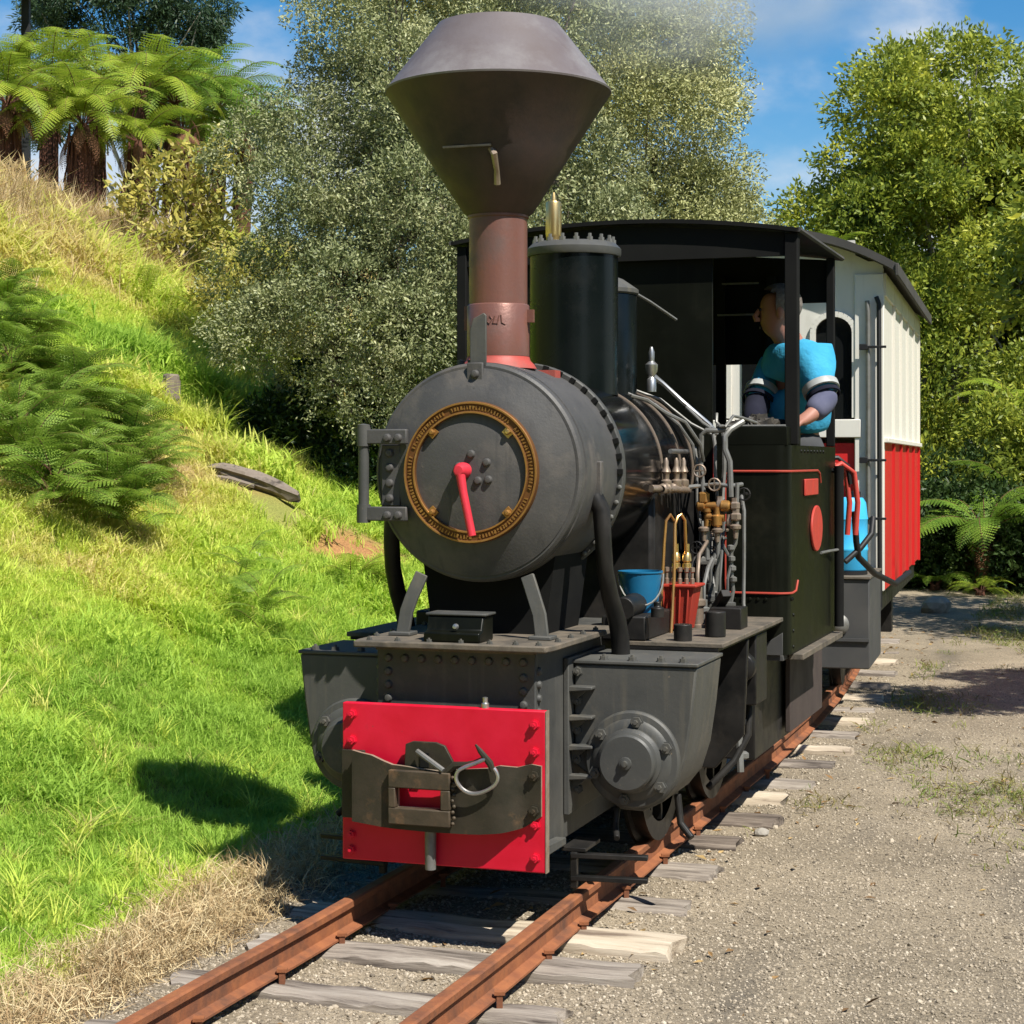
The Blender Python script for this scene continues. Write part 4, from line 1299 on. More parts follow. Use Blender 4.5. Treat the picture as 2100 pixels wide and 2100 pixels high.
mb.tube([(0.360, 1.13, 0.75), (0.370, 1.14, 0.86), (0.375, 1.15, 1.02), (0.381, 1.15, 1.095), (0.392, 1.17, 1.116), (0.402, 1.19, 1.092), (0.402, 1.20, 0.98)], 0.0055, 8)
mb.tube([(0.405, 1.10, 0.66), (0.407, 1.12, 0.72), (0.412, 1.14, 0.90), (0.413, 1.15, 1.085), (0.420, 1.16, 1.110), (0.430, 1.17, 1.117), (0.438, 1.19, 1.097), (0.440, 1.20, 0.98)], 0.0055, 8)
mb.tube([(0.340, 1.12, 0.70), (0.346, 1.13, 0.76), (0.362, 1.14, 0.84)], 0.005, 8)
mb.build('oil_pipe', M['copper'], lub)
mb = MB()
for x, z in ((0.402, 0.965), (0.440, 0.965)):
    mb.lathe([(0.010, 0), (0.016, 0.005), (0.016, 0.022), (0.011, 0.026), (0.017, 0.032), (0.015, 0.055), (0.009, 0.062), (0.009, 0.09), (0, 0.09)], (x, 1.21, z - 0.04), (0, 0, 1), 10)
mb.build('oil_union', M['brass_pale'], lub)
mb = MB()
for x in (0.372, 0.395, 0.418, 0.442, 0.462):
    mb.lathe([(0.008, 0), (0.008, 0.018), (0.005, 0.02), (0.005, 0.038), (0.009, 0.042), (0.009, 0.056), (0, 0.058)], (x, 1.20, 0.878), (0, 0, 1), 8)
mb.build('oil_valve', M['bronze'], lub)

# --- injector valves and pipework in front of the cab bunker
inj = empty('injector', (0, 0, 0))
inj.parent = loco
VV = 1.60
mb = MB()
mb.lathe([(0.014, 0), (0.020, 0.006), (0.020, 0.028), (0.013, 0.032), (0.015, 0.05), (0.014, 0.086), (0.021, 0.092), (0.021, 0.118), (0.015, 0.124), (0, 0.126)], (0.386, VV, 1.137), (1, 0, 0), 12)
mb.lathe([(0.015, 0), (0.021, 0.004), (0.021, 0.034), (0.012, 0.040), (0, 0.040)], (0.411, VV, 1.148), (0, 0, 1), 6)
mb.lathe([(0.013, 0), (0.013, 0.05), (0.018, 0.054), (0.018, 0.066), (0, 0.066)], (0.424, VV, 1.062), (0, 0, 1), 10)
mb.lathe([(0.012, 0), (0.020, 0.008), (0.020, 0.040), (0.012, 0.046), (0.012, 0.072), (0, 0.072)], (0.462, VV - 0.01, 1.06), (0, 0, 1), 10)
mb.cyl((0.424, VV, 1.098), (0.488, VV, 1.094), 0.015, n=12)
mb.build('valve_body', M['brass'], inj)
mb = MB()
for x, z, r in ((0.528, 1.105, 0.021), (0.526, 1.145, 0.019), (0.470, 1.150, 0.016), (0.506, 1.085, 0.013)):
    mb.lathe([(r * 0.6, 0), (r, 0.006), (r, 0.024), (r * 0.7, 0.030), (r * 0.7, 0.044), (0, 0.044)], (x, VV, z - 0.022), (0, 0, 1), 6)
for x, z in ((0.414, 1.040), (0.464, 1.036), (0.531, 1.050)):
    mb.lathe([(0.008, -0.03), (0.010, 0), (0.020, 0.006), (0.021, 0.016), (0.012, 0.022), (0, 0.022)], (x, VV - 0.012, z), (0, 0, 1), 10)
mb.build('valve_union', M['bronze'], inj)
mb = MB()
mb.tube([(0.50, 1.62, 1.415), (0.47, 1.61, 1.412), (0.42, VV, 1.412), (0.403, VV, 1.396), (0.400, VV, 1.28), (0.411, VV, 1.18)], 0.0095, 8)
mb.tube([(0.545, 1.66, 1.445), (0.505, 1.62, 1.415), (0.490, VV, 1.39), (0.490, VV, 1.343), (0.507, VV, 1.299), (0.512, VV, 1.17)], 0.011, 8)
mb.tube([(0.455, 1.62, 1.475), (0.456, 1.61, 1.442), (0.473, VV, 1.426), (0.490, VV, 1.424), (0.512, 1.64, 1.465), (0.53, 1.7, 1.46), (0.57, 1.78, 1.442)], 0.006, 8)
mb.tube([(0.34, 1.62, 1.50), (0.40, 1.63, 1.44), (0.44, 1.62, 1.415)], 0.006, 8)
mb.tube([(0.36, 1.55, 1.205), (0.40, VV, 1.21), (0.46, VV, 1.215), (0.51, VV, 1.21), (0.54, 1.66, 1.215)], 0.008, 8)
mb.tube([(0.535, VV, 1.22), (0.534, VV, 1.16), (0.534, VV, 1.05), (0.528, VV, 1.0), (0.513, VV, 0.97), (0.513, VV, 0.90), (0.520, VV, 0.83), (0.505, VV, 0.76), (0.53, 1.58, 0.66), (0.56, 1.50, 0.56)], 0.0075, 8)
mb.tube([(0.424, VV, 1.06), (0.424, VV, 0.95), (0.43, VV, 0.86), (0.47, VV, 0.78), (0.50, 1.57, 0.66)], 0.010, 8)
mb.tube([(0.464, VV, 1.03), (0.464, VV, 0.93), (0.455, VV, 0.84), (0.44, VV, 0.72)], 0.009, 8)
mb.tube([(0.56, 1.50, 0.62), (0.565, 1.48, 0.50), (0.57, 1.46, 0.34), (0.58, 1.44, 0.20)], 0.013, 8)
for k, (u0, z0, u1, z1) in enumerate(((.372, 1.30, .40, .98), (.44, 1.36, .45, 1.16), (.475, 1.38, .47, 1.17), (.385, 1.08, .38, .74), (.548, 1.12, .548, .78), (.40, 1.02, .425, .72))):
    mb.tube([(u0 - .03, VV + .16, z0 + .05), (u0, VV + .06, z0), (u0 + .004, VV + .04, (z0 + z1) / 2), (u1, VV + .05, z1), (u1 + .015, VV + .02, z1 - .06)], .0055 + .0015 * (k % 3), 6)
mb.build('injector_pipe', M['greypipe'], inj)
for k, (u0, z0, yy) in enumerate(((.392, .985, VV - .03), (.455, 1.215, VV - .02), (.556, 1.18, VV + .02), (.40, 1.265, VV - .02))):
    mb = MB()
    mb.tube([(u0 + .022 * math.cos(a), yy, z0 + .022 * math.sin(a)) for a in [2 * math.pi * q / 12 for q in range(13)]], .0035, 5, caps=False)
    mb.bar((u0 - .02, yy, z0), (u0 + .02, yy, z0), .005, .004)
    mb.bar((u0, yy, z0 - .02), (u0, yy, z0 + .02), .005, .004)
    mb.cyl((u0, yy, z0), (u0, yy + .05, z0), .006, n=8)
    mb.build('hand_wheel', M['bronze'] if k % 2 else M['oily_shade'], inj)
mb = MB()
for k, z in enumerate((0.975, 0.935, 0.90, 0.86)):
    mb.lathe([(0.006, 0), (0.013, 0.005), (0.013, 0.018), (0.006, 0.022), (0, 0.022)], (0.513 + (0.003 * k), VV - 0.006, z), (0, 0, 1), 8)
for x, z, r in ((0.40, 0.925, 0.024), (0.445, 0.92, 0.022), (0.43, 0.895, 0.018), (0.565, 0.60, 0.02), (0.573, 0.36, 0.021), (0.58, 0.24, 0.022), (0.45, 0.80, 0.017), (0.48, 0.74, 0.022)):
    mb.lathe([(r * 0.5, 0), (r, 0.006), (r, 0.022), (r * 0.6, 0.028), (0, 0.028)], (x, VV - (0.0 if z > 0.7 else 0.12), z), (0, 0, 1), 8)
mb.box(0.395, 0.465, VV - 0.02, VV + 0.02, 0.925, 0.936)
mb.build('pipe_union', M['greypipe'], inj)
rq = random.Random(91)
for k in range(8):
    fu, fv_ = rq.uniform(.40, .52), rq.uniform(1.32, 1.62)
    hh, r_ = rq.uniform(.05, .16), rq.uniform(.012, .024)
    mb = MB()
    mb.lathe([(r_ * 1.5, 0), (r_ * 1.5, .010), (r_, .012), (r_, hh * .5), (r_ * 1.35, hh * .55), (r_ * 1.35, hh * .68), (r_ * .8, hh * .72), (r_ * .8, hh), (0, hh)], (fu, fv_, .7165), (0, 0, 1), 10)
    tip = Vector((fu, fv_, .7165 + hh))
    mb.tube([tip, tip + Vector((0, 0, .05)), tip + Vector((rq.uniform(-.04, .01), .05, .11)), Vector((.40 + .008 * k, 1.74, .98 + .03 * (k % 4))), Vector((.395 + .008 * k, 1.90, .98 + .03 * (k % 4)))], rq.uniform(.0045, .008), 6)
    mb.build('pipe_fitting', M[rq.choice(('oily_shade', 'greypipe', 'bronze', 'oily_shade', 'cyl_grey'))], loco)
# clack valves on the boiler side
mb = MB()
for y, u in ((1.36, 0.33), (1.45, 0.345), (1.54, 0.35)):
    mb.lathe([(0.012, 0), (0.020, 0.01), (0.020, 0.03), (0.011, 0.036), (0.012, 0.055), (0.018, 0.062), (0.009, 0.084), (0.009, 0.100), (0.004, 0.112), (0, 0.112)], (u, y, 1.20), (0, 0, 1), 10)
mb.tube([(0.31, 1.22, 1.205), (0.335, 1.30, 1.203), (0.35, 1.40, 1.20), (0.36, 1.55, 1.195)], 0.013, 10)
for y in (1.27, 1.33, 1.41, 1.49):
    mb.lathe([(0.012, 0), (0.019, 0.004), (0.019, 0.024), (0.012, 0.028)], (0.337, y, 1.203), (0, 1, 0), 8)
mb.build('clack_valve', M['bronze'], loco)

# --- cab: bunker with lining, front sheet, posts, roof, side plates
CU = 0.68
bunk = loco


def rounded_sheet(u0, u1, v0, v1, r, z0, z1, n=6):
    """front sheet that turns through a rounded corner into the side sheet"""
    pts = [(u0, v0)]
    for k in range(n + 1):
        a = math.pi / 2 * k / n
        pts.append((u1 - r + r * math.sin(a), v0 + r - r * math.cos(a)))
    pts.append((u1, v1))
    return pts


for s in (-1, 1):
    pl = rounded_sheet(0.40, CU, 1.855, 2.95, 0.055, 0, 0)
    mb = MB()
    for (a, b), (c, d) in zip(pl, pl[1:]):
        mb.add([(s * a, b, 0.575), (s * c, d, 0.575), (s * c, d, 1.36), (s * a, b, 1.36)], [(0, 1, 2, 3)])
    inner = [(a - 0.012, b + 0.012) for a, b in pl]
    for (a, b), (c, d) in zip(inner, inner[1:]):
        mb.add([(s * a, b, 0.575), (s * c, d, 0.575), (s * c, d, 1.36), (s * a, b, 1.36)], [(3, 2, 1, 0)])
    for (a, b), (c, d), (e, f), (g, h) in zip(pl, pl[1:], inner, inner[1:]):
        mb.add([(s * a, b, 1.36), (s * c, d, 1.36), (s * g, h, 1.36), (s * e, f, 1.36)], [(0, 1, 2, 3)])
    side = mb.build('bunker_sheet', M['cabblack'], bunk, angle=30)
    # taller front bin holding the coal
    mb = MB()
    mb.prism([(s * 0.40, 1.36), (s * (CU - 0.012), 1.36), (s * (CU - 0.012), 1.43), (s * 0.40, 1.43)], 1.866, 1.880)
    mb.box(s * 0.655, s * 0.668, 1.880, 2.16, 1.36, 1.43)
    mb.box(s * 0.40, s * 0.412, 1.88, 2.16, 0.60, 1.43)
    mb.box(s * 0.413, s * 0.654, 2.15, 2.162, 0.60, 1.43)
    mb.box(s * 0.413, s * 0.654, 1.882, 2.149, 1.30, 1.36)
    mb.build('coal_bin', M['cabblack'], bunk, bevel=0.002)
    MB().tube([(s * 0.40, 1.873, 1.432), (s * 0.662, 1.873, 1.432)], 0.005, 6).build('bin_edge', M['greypipe'], bunk)
    # red lining: rounded frame over the front and round the corner
    r = 0.0044
    zt, zb = 1.262, 0.805
    front = [(s * 0.437, 1.853, zt - 0.04), (s * 0.440, 1.853, zt - 0.012), (s * 0.452, 1.853, zt)]
    topl = [(s * a, b - 0.002 if b < 1.9 else b, zt) for a, b in pl[1:-1]]
    topl = [(x + (0.002 * s if y > 1.87 else 0), y, z) for x, y, z in topl]
    mb = MB()
    mb.tube(front + topl + [(s * (CU + 0.002), 2.48, zt), (s * (CU + 0.002), 2.53, zt - 0.012), (s * (CU + 0.002), 2.55, zt - 0.05)], r, 6)
    botl = [(x, y, zb) for x, y, z in topl]
    mb.tube([(s * 0.437, 1.853, zb + 0.05), (s * 0.440, 1.853, zb + 0.014), (s * 0.452, 1.853, zb)] + botl + [(s * (CU + 0.002), 1.98, zb + 0.004), (s * (CU + 0.002), 2.02, zb + 0.04)], r, 6)
    mb.tube([(s * 0.437, 1.853, zt - 0.04), (s * 0.437, 1.853, zb + 0.05)], r * 0.8, 6)
    mb.build('lining', M['line_red'], side)
    for k in range(7):
        a, b = pl[1 + min(k, 6)]
        link_mesh('rivet', rivet_small, side, (s * (0.47 + 0.03 * k) if k < 5 else s * a, 1.855 if k < 5 else b, 0.782))
    for k in range(8):
        link_mesh('rivet', rivet_small, side, (s * CU, 2.1 + 0.075 * k, 1.338), (0, 0, s * rad(90)))
    for z in (0.60, 0.66, 0.72):
        link_mesh('rivet', rivet_small, side, (s * CU, 1.93, z), (0, 0, s * rad(90)))
    # apron and lower foot plate
    mb = MB()
    mb.prism([(s * 0.43, 0.574), (s * 0.655, 0.574), (s * 0.655, 0.66), (s * 0.55, 0.590)], 1.845, 1.8535)
    mb.box(s * 0.30, s * 0.655, 1.86, 2.90, 0.552, 0.573)
    mb.build('apron', M['charcoal'], bunk, bevel=0.002)
    mb = MB()
    mb.box(s * 0.66, s * 0.715, 1.95, 2.93, 0.548, 0.572)
    mb.build('step_board', M['deck'], bunk, bevel=0.003)
    mb = MB()
    mb.prism([(2.45, 0.20), (3.25, 0.20), (3.25, 0.60), (2.80, 0.548), (2.45, 0.50)], s * 0.555, s * 0.575, 'yz')
    mb.build('rear_frame_plate', M['brownside'], loco, bevel=0.003)
    mb = MB()
    mb.box(s * 0.34, s * 0.54, 1.90, 2.75, 0.17, 0.55)
    mb.build('ash_pan', M['oily_shade'], loco, bevel=0.006)
    # posts
    for v, w in ((1.975, 0.050), (2.90, 0.034)):
        if s < 0 and v < 2:
            continue
        MB().box(s * (CU - 0.012) - w / 2, s * (CU - 0.012) + w / 2, v - w / 2, v + w / 2, 1.362, 2.165).build('cab_post', M['flatblack'], bunk, bevel=0.004)
MB().box(-0.682, -0.642, 1.955, 1.995, 1.362, 2.16).build('cab_post', M['flatblack'], bunk, bevel=0.003)
# front weather sheet and rear bulkheads
mb = MB()
mb.prism([(-0.64, 0.80), (0.355, 0.80), (0.355, 2.115), (-0.64, 2.115)], 2.0, 2.012)
mb.build('weather_sheet', M['cabblack'], bunk, bevel=0.002)
mb = MB()
mb.prism([(-0.64, 2.08), (0.64, 2.08), (0.64, 2.17), (0, 2.218), (-0.64, 2.17)], 1.965, 1.985)
mb.build('roof_beam', M['flatblack'], bunk)
mb = MB()
mb.prism([(-0.67, 1.98), (0.67, 1.98), (0.67, 2.16), (0, 2.21), (-0.67, 2.16)], 2.93, 2.945)
mb.prism([(-0.10, 1.72), (0.40, 1.72), (0.40, 1.98), (-0.10, 1.98)], 2.93, 2.945)
mb.box(-0.67, -0.25, 2.93, 2.945, 0.60, 1.98)
mb.build('rear_sheet', M['flatblack'], bunk)
mb = MB()
for x in (0.19, 0.41):
    mb.box(x - 0.02, x + 0.02, 2.90, 2.93, 1.0, 2.10)
mb.box(-0.25, 0.67, 2.93, 2.945, 0.60, 1.22)
mb.build('rear_post', M['flatblack'], bunk)
mb = MB()
mb.box(0.20, 0.36, 2.88, 2.90, 2.065, 2.072)
mb.box(0.18, 0.34, 2.88, 2.90, 1.93, 1.937)
mb.build('cab_rail', M['greypipe'], bunk)
MB().box(-0.66, 0.66, 1.94, 2.95, 0.575, 0.60).build('cab_floor', M['flatblack'], bunk)
# cambered roof
prof = []
for k in range(17):
    u = -0.70 + 1.40 * k / 16
    prof.append((u, 2.238 - 0.058 * (u / 0.70) ** 2))
prof2 = [(u, z - 0.016) for u, z in reversed(prof)]
roof = MB().prism(prof + prof2, 1.935, 3.02).build('cab_roof', M['flatblack'], bunk, angle=25)
for s in (-1, 1):
    MB().tube([(s * 0.70, 1.935, 2.174), (s * 0.70, 3.02, 2.174)], 0.010, 6).build('gutter', M['rooffelt'], roof)
# plates on the right side
mb = MB()
mb.box(CU + 0.001, CU + 0.010, 2.15, 2.45, 1.165, 1.230)
mb.build('number_plate', M['plate_red'], bunk, bevel=0.003)
vs = [(CU + 0.001, 2.425 + 0.125 * math.cos(2 * math.pi * k / 28), 1.03 + 0.092 * math.sin(2 * math.pi * k / 28)) for k in range(28)]
mb = MB().add(vs + [(x + 0.010, y, z) for x, y, z in vs], [tuple(range(28)), tuple(range(55, 27, -1))] + [(k, (k + 1) % 28, (k + 1) % 28 + 28, k + 28) for k in range(28)])
mb.build('oval_plate', M['plate_red'], bunk, bevel=0.003)
mb = MB()
mb.tube([(CU + 0.03, 2.86, 0.60), (CU + 0.03, 2.86, 1.28)], 0.020, 10)
mb.tube([(CU + 0.0, 2.86, 1.26), (CU + 0.03, 2.86, 1.26)], 0.01, 8)
mb.build('grab_rail', M['flatblack'], bunk)
MB().tube([(CU + 0.004, 2.55, 0.925), (CU + 0.012, 2.72, 0.925), (CU + 0.03, 2.86, 0.925)], 0.006, 6).build('door_bar', M['greypipe'], bunk)
# hoses and hand brake hooks behind the cab
mb = MB()
for k, (du, col) in enumerate(((0.0, 0), (0.035, 0))):
    mb.tube([(0.60 + du, 2.98, 1.25), (0.66 + du, 3.02, 1.29), (0.71 + du, 3.05, 1.25), (0.725 + du, 3.06, 1.12), (0.715 + du, 3.06, 0.98)], 0.012, 10)
mb.build('red_hose', M['plate_red'], loco)
mb = MB()
mb.tube([(0.60, 2.99, 1.31), (0.68, 3.02, 1.315), (0.72, 3.04, 1.28), (0.73, 3.05, 1.20)], 0.010, 8)
mb.tube([(0.74, 3.10, 1.08), (0.745, 3.12, 0.95), (0.75, 3.15, 0.88), (0.80, 3.30, 0.80), (0.86, 3.55, 0.74), (0.90, 3.75, 0.78)], 0.014, 10)
mb.tube([(0.70, 3.10, 0.86), (0.76, 3.15, 0.92), (0.80, 3.2, 0.98), (0.80, 3.25, 1.05)], 0.013, 10)
mb.build('brake_hose', M['rubber'], loco)
MB().box(-0.45, 0.45, 3.28, 3.36, 0.20, 0.55).build('rear_beam', M['oily_shade'], loco, bevel=0.004)

# coal in the right hand bin, blue bucket on the cover
rr = random.Random(11)
mb = MB()
for k in range(150):
    x, y = rr.uniform(0.425, 0.645), rr.uniform(1.89, 2.14)
    h = 1.385 + 0.055 * math.sin((x - 0.41) / 0.25 * math.pi) * math.sin((y - 1.88) / 0.27 * math.pi) + rr.uniform(-0.02, 0.02)
    s_ = rr.uniform(0.012, 0.026)
    q = Euler((rr.random() * 6, rr.random() * 6, rr.random() * 6)).to_matrix()
    vs = [q @ Vector((a * s_ * rr.uniform(0.7, 1.2), b * s_ * rr.uniform(0.7, 1.2), c * s_)) + Vector((x, y, h)) for c in (-1, 1) for b in (-1, 1) for a in (-1, 1)]
    mb.add(vs, [(0, 2, 3, 1), (4, 5, 7, 6), (0, 1, 5, 4), (2, 6, 7, 3), (0, 4, 6, 2), (1, 3, 7, 5)])
coal = mb.build('coal', M['coal'], None, smooth=False)
coal.location, coal.rotation_euler = loco.location, loco.rotation_euler
tag(coal, 'heap of dark coal lumps filling the bunker beside the cab post', 'coal', kind='stuff')

bx, by = to_world(0.335, 0.985)
bucket = empty('bucket', (bx, by, 0.797))
tag(bucket, 'small blue bucket standing beside the boiler behind the steam pipe', 'bucket')
mb = MB()
mb.lathe([(0, 0.0), (0.056, 0.0), (0.0565, 0.004), (0.072, 0.128), (0.0755, 0.131), (0.0755, 0.136), (0.070, 0.136), (0.0545, 0.008), (0, 0.008)], (0, 0, 0), (0, 0, 1), 32)
mb.build('bucket_body', M['bluepaint'], bucket)
pts = [(0.076 * math.cos(a), -0.03 * math.sin(a), 0.125 - 0.10 * math.sin(a)) for a in [math.pi * k / 14 for k in range(15)]]
MB().tube([(x, y - 0.045 * math.sin(math.pi * i / 14), z) for i, (x, y, z) in enumerate(pts)], 0.0035, 6).build('bucket_handle', M['greypipe'], bucket)

# ------------------------------------------------------------------ passenger carriage behind the engine
CYAW = rad(15.4)
cc, cs = math.cos(CYAW), math.sin(CYAW)
HW, CL = 0.62, 3.5
car = empty('railway_carriage', (2.043 - cc * HW, 10.2 + cs * HW, 0), -CYAW)
tag(car, 'small red and cream wooden passenger carriage coupled behind the engine', 'carriage')
ZB, ZW, ZE = 0.585, 1.42, 2.33     # bottom of the body, waist, eaves
MB().box(-HW + 0.03, HW - 0.03, 0.05, CL, ZB - 0.13, ZB).build('underframe', M['oily_shade'], car, bevel=0.004)
# side walls: separate upper and lower panels with cover battens
npan = 5
pw = (CL - 0.10) / npan
pan_lo = MB().box(-0.006, 0.006, 0.004, pw - 0.004, ZB, ZW - 0.02).mesh('panel', M['carriage_red'])
pan_hi = MB().box(-0.006, 0.006, 0.004, pw - 0.004, ZW + 0.012, ZE).mesh('panel', M['cream'])
bat_lo = MB().box(0, 0.016, -0.022, 0.022, ZB - 0.004, ZW - 0.016).mesh('batten', M['carriage_red'])
bat_hi = MB().box(0, 0.016, -0.022, 0.022, ZW + 0.010, ZE + 0.002).mesh('batten', M['cream'])
for s in (-1, 1):
    for i in range(npan):
        y = 0.05 + i * pw
        link_mesh('panel', pan_lo, car, (s * (HW - 0.006), y, 0))
        link_mesh('panel', pan_hi, car, (s * (HW - 0.006), y, 0))
        for k in range(2, 3):
            link_mesh('batten', bat_lo, car, (s * HW, y + pw * k / 2, 0), (0, 0, 0 if s > 0 else math.pi))
            link_mesh('batten', bat_hi, car, (s * HW, y + pw * k / 2, 0), (0, 0, 0 if s > 0 else math.pi))
    mb = MB()
    mb.box(s * (HW - 0.004), s * (HW + 0.028), 0.0, CL + 0.02, ZW - 0.018, ZW + 0.010)
    mb.build('waist_rail', M['cream'], car, bevel=0.004)
    mb = MB()
    mb.box(s * (HW - 0.002), s * (HW + 0.014), 0.0, CL, ZE - 0.12, ZE + 0.004)
    mb.build('eaves_board', M['cream'], car, bevel=0.002)
    # corner post
    mb = MB()
    mb.box(s * (HW - 0.155), s * (HW + 0.004), -0.028, 0.047, ZB, ZE)
    mb.build('corner_post', M['cream'], car, bevel=0.005)
    MB().box(s * (HW - 0.02), s * (HW + 0.003), CL - 0.05, CL + 0.003, ZB, ZE).build('corner_post', M['cream'], car, bevel=0.003)
# end walls with arched windows
for y0, front in ((0.0, True), (CL - 0.03, False)):
    mb = MB()
    for a, b in ((-0.465, -0.235), (0.235, 0.465)):
        # wall over an arched opening from 1.53 up
        n = 14
        zc, rr_ = 2.01, (b - a) / 2
        xm = (a + b) / 2
        arc = [(xm + rr_ * math.cos(math.pi * k / n), zc + rr_ * 0.9 * math.sin(math.pi * k / n)) for k in range(n + 1)]
        for (x1, z1), (x2, z2) in zip(arc, arc[1:]):
            mb.add([(x1, y0, z1), (x2, y0, z2), (x2, y0, 2.52), (x1, y0, 2.52), (x1, y0 + 0.03, z1), (x2, y0 + 0.03, z2), (x2, y0 + 0.03, 2.52), (x1, y0 + 0.03, 2.52)],
                   [(0, 1, 2, 3), (7, 6, 5, 4), (0, 4, 5, 1), (3, 2, 6, 7)])
    mb.box(-0.235, 0.235, y0, y0 + 0.03, 1.42, 2.52)
    for s in (-1, 1):
        mb.box(s * 0.466, s * (HW - 0.004), y0, y0 + 0.03, 1.42, 2.40)
    wall = mb.build('end_wall', M['cream'], car)
    if front:
        MB().box(-0.16, 0.16, -0.010, -0.001, 1.50, 2.12).build('door_window', M['glass'], wall)
        MB().box(-0.19, 0.19, -0.014, -0.001, 0.62, 1.46).build('end_door', M['carriage_red'], wall, bevel=0.003)
    for s in (-1, 1):
        MB().box(s * 0.10, s * 0.470, y0 + 0.004, y0 + 0.028, ZB, 1.40).build('end_panel', M['carriage_red'], car, bevel=0.003)
        if front:
            win = MB().box(s * 0.236, s * 0.464, 0.015, 0.021, 1.535, 2.125)
            w = win.build('window', M['glass'], car)
            x0, x1 = 0.235, 0.465
            xm, rr_ = 0.35, 0.115
            path = [(s * x0, 1.54), (s * x0, 2.01)] + [(s * (xm - rr_ * math.cos(math.pi * k / 14)), 2.01 + rr_ * 0.9 * math.sin(math.pi * k / 14)) for k in range(1, 14)] + [(s * x1, 2.01), (s * x1, 1.54)]
            mb = MB()
            for (xa, za), (xb, zb) in zip(path, path[1:]):
                mb.bar((xa, -0.006, za), (xb, -0.006, zb), 0.030, 0.030, up=(0, 1, 0))
            mb.build('window_frame', M['cream'], w)
            MB().box(s * 0.20, s * 0.50, -0.035, 0.0, 1.43, 1.53).build('sill', M['cream'], w, bevel=0.004)
            MB().box(s * 0.462, s * 0.470, -0.004, 0.004, 1.54, 2.05).build('window_bead', M['rubber'], w)
# roof: shallow arc with felt and a dark lip
prof = []
RW = HW + 0.085
for k in range(21):
    u = -RW + 2 * RW * k / 20
    prof.append((u, 2.585 - 0.215 * (u / RW) ** 2))
roof_c = MB().prism(prof + [(u, z - 0.045) for u, z in reversed(prof)], -0.14, CL + 0.12).build('carriage_roof', M['rooffelt'], car, angle=25)
for s in (-1, 1):
    MB().box(s * (RW - 0.012), s * (RW + 0.006), -0.15, CL + 0.13, 2.305, 2.372).build('gutter', M['rooffelt'], roof_c, bevel=0.003)
mb = MB()
mb.prism([(-HW, ZE), (HW, ZE), (HW, 2.36), (0.4, 2.47), (0, 2.52), (-0.4, 2.47), (-HW, 2.36)], 0.002, 0.028)
mb.build('roof_gable', M['cream'], car)
# pipe, lamp irons and brackets at the right front corner
mb = MB()
mb.tube([(HW - 0.035, -0.055, 2.20), (HW - 0.02, -0.06, 2.16), (HW - 0.015, -0.06, 0.50)], 0.013, 8)
mb.build('corner_pipe', M['rubber'], car)
mb = MB()
mb.tube([(HW - 0.085, -0.048, 2.18), (HW - 0.080, -0.05, 2.12), (HW - 0.078, -0.05, 0.60)], 0.012, 8)
mb.build('grab_pole', M['greypipe'], car)
for z in (1.925, 1.305, 0.985):
    mb = MB()
    mb.box(HW - 0.125, HW - 0.080, -0.085, -0.060, z - 0.016, z + 0.016)
    mb.box(HW - 0.085, HW + 0.02, -0.072, -0.064, z - 0.007, z + 0.007)
    mb.build('pole_bracket', M['rubber'], car, bevel=0.002)
mb = MB()
mb.tube([(HW - 0.155, -0.07, 1.14), (HW - 0.145, -0.09, 1.0), (HW - 0.11, -0.07, 0.98)], 0.012, 8)
mb.tube([(HW - 0.115, -0.08, 0.96), (HW - 0.105, -0.10, 0.75), (HW - 0.15, -0.15, 0.64), (HW - 0.22, -0.3, 0.62)], 0.008, 8)
mb.tube([(HW - 0.18, -0.10, 1.10), (HW - 0.165, -0.12, 0.8), (HW - 0.16, -0.2, 0.66)], 0.007, 8)
mb.build('end_hose', M['rubber'], car)
# wheels and axle boxes
for y in (0.55, CL - 0.55):
    for s in (-1, 1):
        mb = MB()
        mb.lathe([(0, -0.03), (0.19, -0.03), (0.186, 0.02), (0.205, 0.024), (0.205, 0.036), (0, 0.036)], (s * 0.32, y, 0.187), (-s, 0, 0), 32)
        mb.build('wheel', M['oily_shade'], car)
        mb = MB()
        mb.box(s * 0.37, s * 0.47, y - 0.07, y + 0.07, 0.10, 0.44)
        mb.build('axle_box', M['oily_shade'], car, bevel=0.005)
# charcoal end platform with round buffer stud
plat = MB().box(-0.61, 0.61, -0.84, -0.06, 0.245, 0.70).build('end_platform', M['charcoal'], car, bevel=0.006)
MB().box(-0.615, 0.615, -0.85, -0.05, 0.7005, 0.715).build('platform_top', M['deck'], plat, bevel=0.003)
MB().box(-0.61, 0.61, -0.853, -0.841, 0.385, 0.40).build('platform_rib', M['charcoal'], plat)
mb = MB()
mb.lathe([(0.05, 0), (0.055, 0.01), (0.046, 0.022), (0.022, 0.034), (0, 0.036)], (0.455, -0.841, 0.47), (0, -1, 0), 20)
mb.build('buffer_stud', M['greypipe'], plat)

